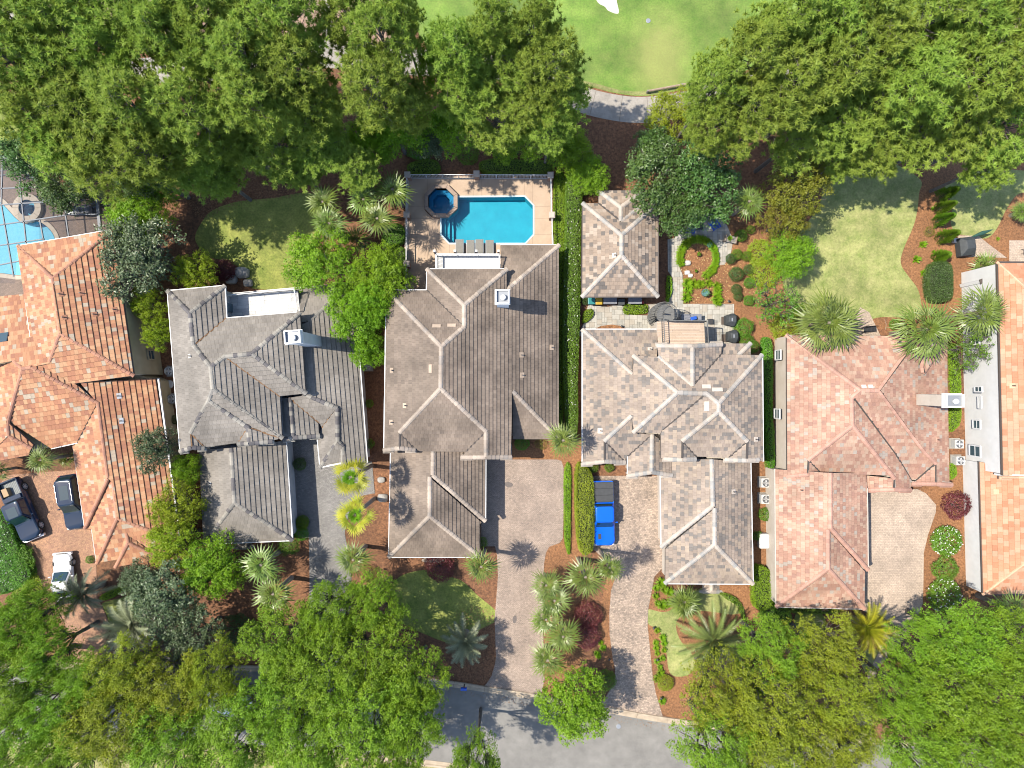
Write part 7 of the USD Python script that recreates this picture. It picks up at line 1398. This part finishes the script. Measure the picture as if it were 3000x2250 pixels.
def adirondack(path):
    for i in range(5): part(path, 'back_slat', rbox((0.11, 0.03, 0.95), 0.012).rotate([-24, 0, 0]).translate([-0.24 + 0.12*i, 0.36, 0.72]), 'blue_plastic')
    for i in range(5): part(path, 'seat_slat', rbox((0.56, 0.09, 0.025), 0.01).rotate([8, 0, 0]).translate([0, -0.28 + 0.115*i, 0.40 - 0.016*i]), 'blue_plastic')
    for s in (-1, 1):
        part(path, 'armrest', rbox((0.13, 0.75, 0.03), 0.012).translate([s*0.36, 0.0, 0.58]), 'blue_plastic'); part(path, 'front_leg', beam([s*0.34, -0.32, 0], [s*0.34, -0.32, 0.57], 0.09, 0.04, up=(0, 1, 0)), 'blue_plastic'); part(path, 'side_rail', beam([s*0.29, -0.36, 0.36], [s*0.29, 0.62, 0.04], 0.03, 0.1), 'blue_plastic')
adirondack(cls('garden_chair'))
for x, y, a, w in ((2023,672,-10,'at the edge of the magnolia shade'),(2094,662,30,'in the open, right of the dark table')): copy_of('/World/Models/garden_chair', 'garden_chair', 'bright blue slatted garden chair ' + w, 'chair', P(x, y, 0.4) * [1, 1, 0] + [0, 0, zs], math.radians(a), 'blue garden chairs')
t = thing('side_table', 'dark square table between the two blue garden chairs', 'table', P(2050, 663, 0.5) * [1, 1, 0] + [0, 0, zs]); part(t, 'table_top', cat([box((-0.26 + 0.13*i, 0, 0.47), (0.12, 0.62, 0.03)) for i in range(5)]), 'black_metal')
for sx in (-0.25, 0.25):
    for sy in (-0.25, 0.25): part(t, 'leg', beam([sx, sy, 0], [sx, sy, 0.45], 0.05, 0.05, up=(1, 0, 0)), 'black_metal')
t = thing('garden_bench', 'weathered wooden planter bench right of the stone circle', 'bench', P(2136, 704) + [0, 0, zs], math.radians(-12))
for i in range(4): part(t, 'slat', box((0, -0.24 + 0.16*i, 0.42), (1.1, 0.13, 0.04)), 'wood_grey')
for s in (-1, 1): part(t, 'side_frame', cat(box((s*0.5, 0, 0.2), (0.08, 0.6, 0.4)), box((s*0.5, 0, 0.56), (0.09, 0.66, 0.05))), 'wood_weathered')
copy_of('/World/Models/leafy_plant', 'potted_plant', 'green plant standing on the wooden planter bench', 'plant', P(2132, 702) + [0, 0, 0.48], 0, None, 0.8)
def grill(px, py, label, rz=0.0):
    t = thing('covered_grill', label, 'grill', P(px, py, 0.6) * [1, 1, 0] + [0, 0, zs], rz); c = m3.Manifold.hull(rbox((1.05, 0.9, 0.7), 0.08).translate([0, 0, 0.42]) + rbox((0.75, 0.62, 0.3), 0.1).translate([0, 0.05, 1.0]) + rbox((0.3, 1.2, 0.1), 0.04).translate([0.1, 0, 0.85]))
    part(t, 'cover', c, 'black_cover', smooth=30); part(t, 'badge', box((-0.05, 0.0, 1.155), (0.12, 0.3, 0.012)), 'grey_metal')
    for sx in (-0.4, 0.4):
        for sy in (-0.3, 0.3): tv, tf = lathe([(0.02, -0.03), (0.07, -0.03), (0.07, 0.03), (0.02, 0.03)], 10); part(t, 'caster', (tv[:, [0, 2, 1]] + [sx, sy, 0.07], tf), 'rubber')
grill(2141, 938, 'black covered grill at the right end of the stone patio, upper one'); grill(2146, 986, 'black covered grill at the right end of the stone patio, lower one')
for x, y, w in ((2120,940,'upper'),(2121,991,'lower')): solo('grill_mat', move(rbox((0.5, 0.75, 0.02), 0.008), P(x, y) + [0, 0, 0.075]), 'mat_brown', f'brown mat in front of the {w} covered grill', 'mat')
t = thing('outdoor_counter', 'dark grey outdoor counter along the plank balcony', 'counter', P(2025, 929, 0.9) * [1, 1, 0] + [0, 0, zs]); part(t, 'counter_top', move(rbox((1.9, 0.55, 0.06), 0.025), (0, 0, 0.9)), 'grey_cover'); part(t, 'cabinet', box((0, 0, 0.43), (1.75, 0.45, 0.86)), 'grey_metal')
t = thing('cool_box', 'blue cool box standing on the dark outdoor counter', 'cool box', P(2030, 933, 1.0) * [1, 1, 0] + [0, 0, 0.98], 0.25); part(t, 'box', move(rbox((0.55, 0.28, 0.26), 0.05), (0, 0, 0.13)), 'blue_plastic'); part(t, 'lid', move(rbox((0.57, 0.30, 0.06), 0.02), (0, 0, 0.28)), 'blue_plastic')
t = thing('patio_chair', 'dark metal patio chair at the right end of the plank balcony', 'chair', P(2077, 943) + [0, 0, zs]); part(t, 'seat', move(rbox((0.46, 0.46, 0.04), 0.015), (0, 0, 0.44)), 'black_metal'); part(t, 'backrest', cat([box((0.21, -0.18 + 0.09*i, 0.68), (0.02, 0.03, 0.5)) for i in range(5)]), 'black_metal')
for sx in (-0.2, 0.2):
    for sy in (-0.2, 0.2): part(t, 'leg', beam([sx, sy, 0], [sx, sy, 0.44], 0.03, 0.03, up=(1, 0, 0)), 'black_metal')
# under the pavilion eave
def bin_(px, py, w, d, h, m, lid_m, label, name='storage_bin', cat_='bin'):
    t = thing(name, label, cat_, P(px, py, h) * [1, 1, 0]); part(t, 'body', hull(ring(w - 0.08, d - 0.08, 0, 0.0, 0.05, 0.05, 3), ring(w, d, 0, h - 0.08, 0.06, 0.06, 3)), m); part(t, 'lid', move(rbox((w + 0.06, d + 0.06, 0.08), 0.03), (0, 0, h - 0.03)), lid_m)
bin_(1733, 880, 0.6, 0.65, 1.0, 'teal_plastic', 'teal_plastic', 'teal wheeled bin under the lower left eave of the pavilion', 'wheeled_bin'); bin_(1755, 881, 0.55, 0.65, 1.0, 'yellow_plastic', 'yellow_plastic', 'yellow wheeled bin under the lower eave of the pavilion', 'wheeled_bin')
bin_(1788, 880, 1.2, 0.6, 0.95, 'grey_cover', 'grey_cover', 'grey covered box under the middle of the lower pavilion eave', 'covered_box', 'box'); bin_(1861, 880, 1.2, 0.6, 0.95, 'grey_cover', 'grey_cover', 'grey covered box under the right half of the lower pavilion eave', 'covered_box', 'box'); bin_(1821, 884, 0.55, 0.5, 0.9, 'black_cover', 'black_cover', 'black covered grill between the two grey covered boxes', 'covered_grill', 'grill'); bin_(1883, 886, 0.2, 0.2, 0.45, 'red_plastic', 'red_plastic', 'small red can right of the grey covered boxes', 'fuel_can', 'can')
# pots, stones, lights
def pot(px, py, label, r=0.28, h=0.5, m='teal_glaze', plant=True):
    t = thing('plant_pot', label, 'plant pot', P(px, py)); part(t, 'pot', lathe([(0.02, 0), (r*0.6, 0), (r, h*0.55), (r*0.8, h*0.9), (r*0.95, h), (r*0.85, h), (r*0.75, h*0.85), (0, h*0.85)], 16), m, smooth=40)
    if plant: rng = R_(int(px)); p, d = blob_points(np.array([0, 0, h + 0.05]), r * 0.9, 90, rng); part(t, 'plant', leaves(p, d, 0.13, rng), 'hedge_leaves')
pot(2062, 860, 'large teal glazed urn in the bark garden below the stone circle', 0.36, 0.75); pot(2076, 719, 'teal urn at the upper right of the circular bark bed', 0.26, 0.5); pot(2044, 747, 'small dark pot in the centre of the circular bark bed', 0.2, 0.35, 'terracotta'); pot(2037, 795, 'small dark pot low in the circular bark bed', 0.13, 0.22, 'terracotta')
def stone(px, py, r, label, m, name='garden_rock', cat_='rock', flat=0.6, seed=1):
    s = trimesh.creation.icosphere(2, 1.0); v = np.array(s.vertices); n = meshkit.fbm(v * 1.6 + seed * 3.3, 3, seed); v = v * (0.72 + 0.6 * n)[:, None]
    v = np.clip(v, -0.85, 0.85) * [r, r * 0.8, r * flat]; solo(name, (v + P(px, py) + [0, 0, r * flat * 0.4], np.array(s.faces)), m, label, cat_, smooth=25)
stone(2014, 771, 0.33, 'pale angular rock on the left rim of the circular bark bed', 'pale_rock', seed=1); stone(2013, 799, 0.30, 'pale rock at the lower left rim of the circular bark bed', 'pale_rock', seed=2); stone(2022, 808, 0.26, 'pinkish flat rock beside the lower left pale rock', 'pale_rock', seed=3)
for i, (x, y, r, w) in enumerate(((1122,1458,0.55,'upper boulder left of the taupe garage wing'),(1118,1405,0.4,'small boulder above the upper boulder left of the taupe garage wing'),(680,820,0.6,'left boulder above the white balcony of the grey roof'),(712,800,0.75,'largest boulder above the white balcony of the grey roof'),(728,830,0.5,'right boulder above the white balcony of the grey roof'))): stone(x, y, r, 'grey ' + w, 'rock', seed=10 + i)
def path_light(px, py, label):
    t = thing('path_light', label, 'garden light', P(px, py), group='garden path lights'); part(t, 'stake', tube([[0, 0, 0], [0, 0, 0.4]], 0.02, 6), 'black_metal'); part(t, 'shade', lathe([(0.12, 0.36), (0.10, 0.44), (0.03, 0.48), (0.0, 0.48)], 12), 'black_metal')
for x, y, w in ((1784,1928,'at the left edge of the mottled driveway'),(1913,1836,'at the right edge of the mottled driveway, upper one'),(1924,1929,'at the right edge of the mottled driveway, middle one'),(1935,2041,'at the right edge of the mottled driveway, lowest one'),(1820,957,'in the half-round bark bed of the stone patio'),(2132,884,'at the lower right of the bark garden')): path_light(x, y, 'black garden light ' + w)
area('patio_bed', [[(1740,965),(1760,955),(1790,951),(1815,954),(1838,965)]], 0.066, 'bark_mulch', smooth=False)
# air conditioners and tank
def aircon(px, py, label, w=0.85, h=0.85, round_=False, m='aircon_grey'):
    t = thing('air_conditioner', label, 'air conditioner', P(px, py, h) * [1, 1, 0], group='air conditioners')
    part(t, 'plinth', box((0, 0, 0.05), (w + 0.2, w + 0.2, 0.1)), 'path_concrete')
    part(t, 'case', lathe([(w/2, 0.1), (w/2, h - 0.04), (w/2 - 0.05, h), (w/2 - 0.12, h), (w/2 - 0.12, h - 0.2), (0, h - 0.2)], 20) if round_ else cat(box((0, 0, h/2), (w, w, h - 0.1))), m)
    part(t, 'louvres', cat([beam([s*(w/2 + 0.004), -w*0.42, z], [s*(w/2 + 0.004), w*0.42, z], 0.02, 0.02) for s in (-1, 1) for z in np.arange(0.2, h - 0.1, 0.08)]), 'grey_metal') if not round_ else None
    part(t, 'grille', cat([lathe([(r, h + 0.01), (r + 0.012, h + 0.02), (r + 0.024, h + 0.01)], 20) for r in (0.10, 0.18, 0.26, 0.34)] + [beam([0, 0, h + 0.012], [0.36*math.cos(a), 0.36*math.sin(a), h + 0.012], 0.014, 0.014) for a in np.arange(8)*math.pi/4]), 'steel')
    part(t, 'fan_well', move(lathe([(0.0, 0.0), (0.34, 0.0), (0.34, 0.01), (0.0, 0.01)], 18), (0, 0, h - 0.04 if not round_ else h - 0.19)), 'black_metal')
    part(t, 'fan', cat([move(rbox((0.26, 0.12, 0.015), 0.006), (0.14*math.cos(a), 0.14*math.sin(a), h - 0.015), a) for a in np.arange(4)*math.pi/2]), 'steel')
aircon(493, 1087, 'round air conditioner between the tan wall and grey roof, upper one', round_=True); aircon(501, 1169, 'round air conditioner between the tan wall and grey roof, lower one', round_=True); aircon(1074, 1073, 'dark air conditioner in the gap between grey and taupe roofs', 0.7)
aircon(2245, 1415, 'square air conditioner right of the mottled garage wing, upper one', m='aircon_pale'); aircon(2245, 1463, 'square air conditioner right of the mottled garage wing, lower one', m='aircon_pale'); aircon(2812, 1301, 'square air conditioner beside the white wall, upper one', 0.8, m='aircon_pale'); aircon(2816, 1350, 'square air conditioner beside the white wall, lower one', 0.8, m='aircon_pale')
t = thing('water_tank', 'white rounded tank right of the mottled garage wing', 'tank', P(2240, 1586, 0.7) * [1, 1, 0]); part(t, 'tank', move(rbox((0.95, 1.4, 0.75), 0.16, 12), (0, 0, 0.42)), 'white_paint', smooth=40); part(t, 'lid', move(rbox((0.3, 0.3, 0.08), 0.03), (0.1, 0.3, 0.82)), 'white_paint'); part(t, 'strap', box((0, -0.3, 0.42), (0.98, 0.05, 0.78)), 'white_paint')
t = thing('cistern', 'pale round cistern top between the two round air conditioners', 'cistern', P(497, 1126)); part(t, 'rim', lathe([(0.40, 0), (0.40, 0.12), (0.34, 0.16), (0.0, 0.18)], 18), 'aircon_pale')
# right-hand garden
t = thing('covered_grill', 'large dark covered grill on the grey paving beside the conifers', 'grill', P(2829, 723, 0.6) * [1, 1, 0] + [0, 0, 0.03], 0.12); part(t, 'cover', m3.Manifold.hull(rbox((1.35, 1.7, 0.8), 0.08).translate([0, 0, 0.45]) + rbox((0.9, 0.9, 0.3), 0.1).translate([0.1, 0.1, 1.1])), 'black_cover', smooth=30); part(t, 'wheels', cat([move(lathe([(0.02, -0.03), (0.07, -0.03), (0.07, 0.03), (0.02, 0.03)], 10), (sx, sy, 0.06)) for sx in (-0.5, 0.5) for sy in (-0.6, 0.6)]), 'rubber')
t = thing('parasol', 'folded dark green parasol leaning over the large covered grill', 'parasol', P(2850, 690) + [0, 0, 0.03]); part(t, 'canopy', tube([[-0.6, -0.3, 0.55], [0.2, 0.0, 1.0], [0.9, 0.25, 1.35]], [0.05, 0.20, 0.03], 8), 'dark_green_canvas'); part(t, 'pole', tube([[-1.0, -0.4, 0.05], [0.9, 0.25, 1.36]], 0.025, 6), 'grey_metal')
t = thing('utility_box', 'small white utility box left of the large covered grill', 'box', P(2794, 707)); part(t, 'box', move(rbox((0.42, 0.36, 0.4), 0.05), (0, 0, 0.2)), 'white_paint'); part(t, 'lid', box((0, 0, 0.41), (0.46, 0.40, 0.04)), 'white_paint')
stone(2797, 690, 0.17, 'small pink ball beside the white utility box', 'PINKBALL' if False else 'terracotta', 'ball', 'ball', 0.9, 4)
t = thing('patio_chair', 'dark metal chair cut by the right edge on the grey paving', 'chair', P(2997, 738) + [0, 0, 0.03]); part(t, 'seat', move(rbox((0.5, 0.5, 0.04), 0.015), (0, 0, 0.44)), 'black_metal'); part(t, 'backrest', cat([box((-0.2, -0.2 + 0.1*i, 0.7), (0.02, 0.03, 0.5)) for i in range(5)]), 'black_metal')
for sx in (-0.2, 0.2):
    for sy in (-0.2, 0.2): part(t, 'leg', beam([sx, sy, 0], [sx, sy, 0.44], 0.03, 0.03, up=(1, 0, 0)), 'black_metal')
t = thing('patio_set', 'dark garden seat between the big shaggy palm and the pink roof', 'bench', P(2541, 965) + [0, 0, 0.03], 0.1); part(t, 'seat', cat([box((-0.5 + 0.13*i, 0, 0.42), (0.11, 0.5, 0.03)) for i in range(9)]), 'black_metal'); part(t, 'backrest', cat([box((-0.5 + 0.13*i, 0.25, 0.7), (0.05, 0.03, 0.5)) for i in range(9)]), 'black_metal'); part(t, 'legs', cat([box((sx, sy, 0.2), (0.05, 0.05, 0.4)) for sx in (-0.5, 0.5) for sy in (-0.2, 0.2)]), 'black_metal')
t = thing('fallen_frond', 'pale fallen palm frond beside the leaning palm trunk', 'frond', P(2594, 950)); part(t, 'stalk', tube([[0, -0.5, 0.03], [0.05, 0, 0.06], [-0.12, 0.5, 0.03]], [0.03, 0.02, 0.01], 5), 'wood_weathered'); part(t, 'leaflets', cat([tube([[0, 0.1*i, 0.05], [-0.18 if i % 2 else 0.18, 0.1*i + 0.15, 0.03]], [0.012, 0.003], 3) for i in range(5)]), 'wood_weathered')
# along the golf path and the street
def rail_fence(a, b, label):
    a, b = P(*a), P(*b); t = thing('timber_rail', label, 'rail', (a + b) / 2, group='timber rails along the golf path')
    part(t, 'log', tube([a + [0, 0, 0.38], (a + b)/2 + [0, 0, 0.39], b + [0, 0, 0.37]], 0.10, 8), 'wood_weathered', world=True)
    for k in (0.0, 0.62, 1.0): q = a + (b - a) * k; part(t, 'post', tube([q, q + [0, 0, 0.52]], 0.09, 8), 'wood_grey', world=True)
rail_fence((1895,272), (2056,242), 'long timber rail between the fairway and the golf path bend'); rail_fence((1272,131), (1330,145), 'short timber rail left of the pines that jut into the fairway'); rail_fence((1428,156), (1480,170), 'short timber rail under the pines that jut into the fairway'); rail_fence((2250,196), (2350,172), 'timber rail under the pines left of the golf carts')
t = thing('letterbox', 'dark blue letterbox on a post at the shaded kerb', 'letterbox', P(1361, 2004)); part(t, 'post', beam([0, 0, 0], [0, 0, 1.0], 0.1, 0.1, up=(1, 0, 0)), 'dark_trim'); part(t, 'box', hull(*[np.array([[x, 0.14*math.cos(a), 1.08 + 0.14*math.sin(a)] for a in np.linspace(0, math.pi, 7)] + [[x, 0.14, 0.98], [x, -0.14, 0.98]]) for x in (-0.28, 0.28)]), 'blue_car_paint'); part(t, 'flag', box((0.1, 0.16, 1.12), (0.12, 0.01, 0.08)), 'red_plastic')
solo('drain_cover', move(lathe([(0.22, 0.02), (0.2, 0.03), (0.0, 0.03)], 16), P(1812, 2128)), 'grey_metal', 'round drain cover in the open road', 'drain cover')
solo('drain_cover', move(lathe([(0.22, 0.03), (0.2, 0.035), (0.0, 0.035)], 16), P(1899, 61)), 'grey_metal', 'small round sprinkler lid in the fairway', 'drain cover')
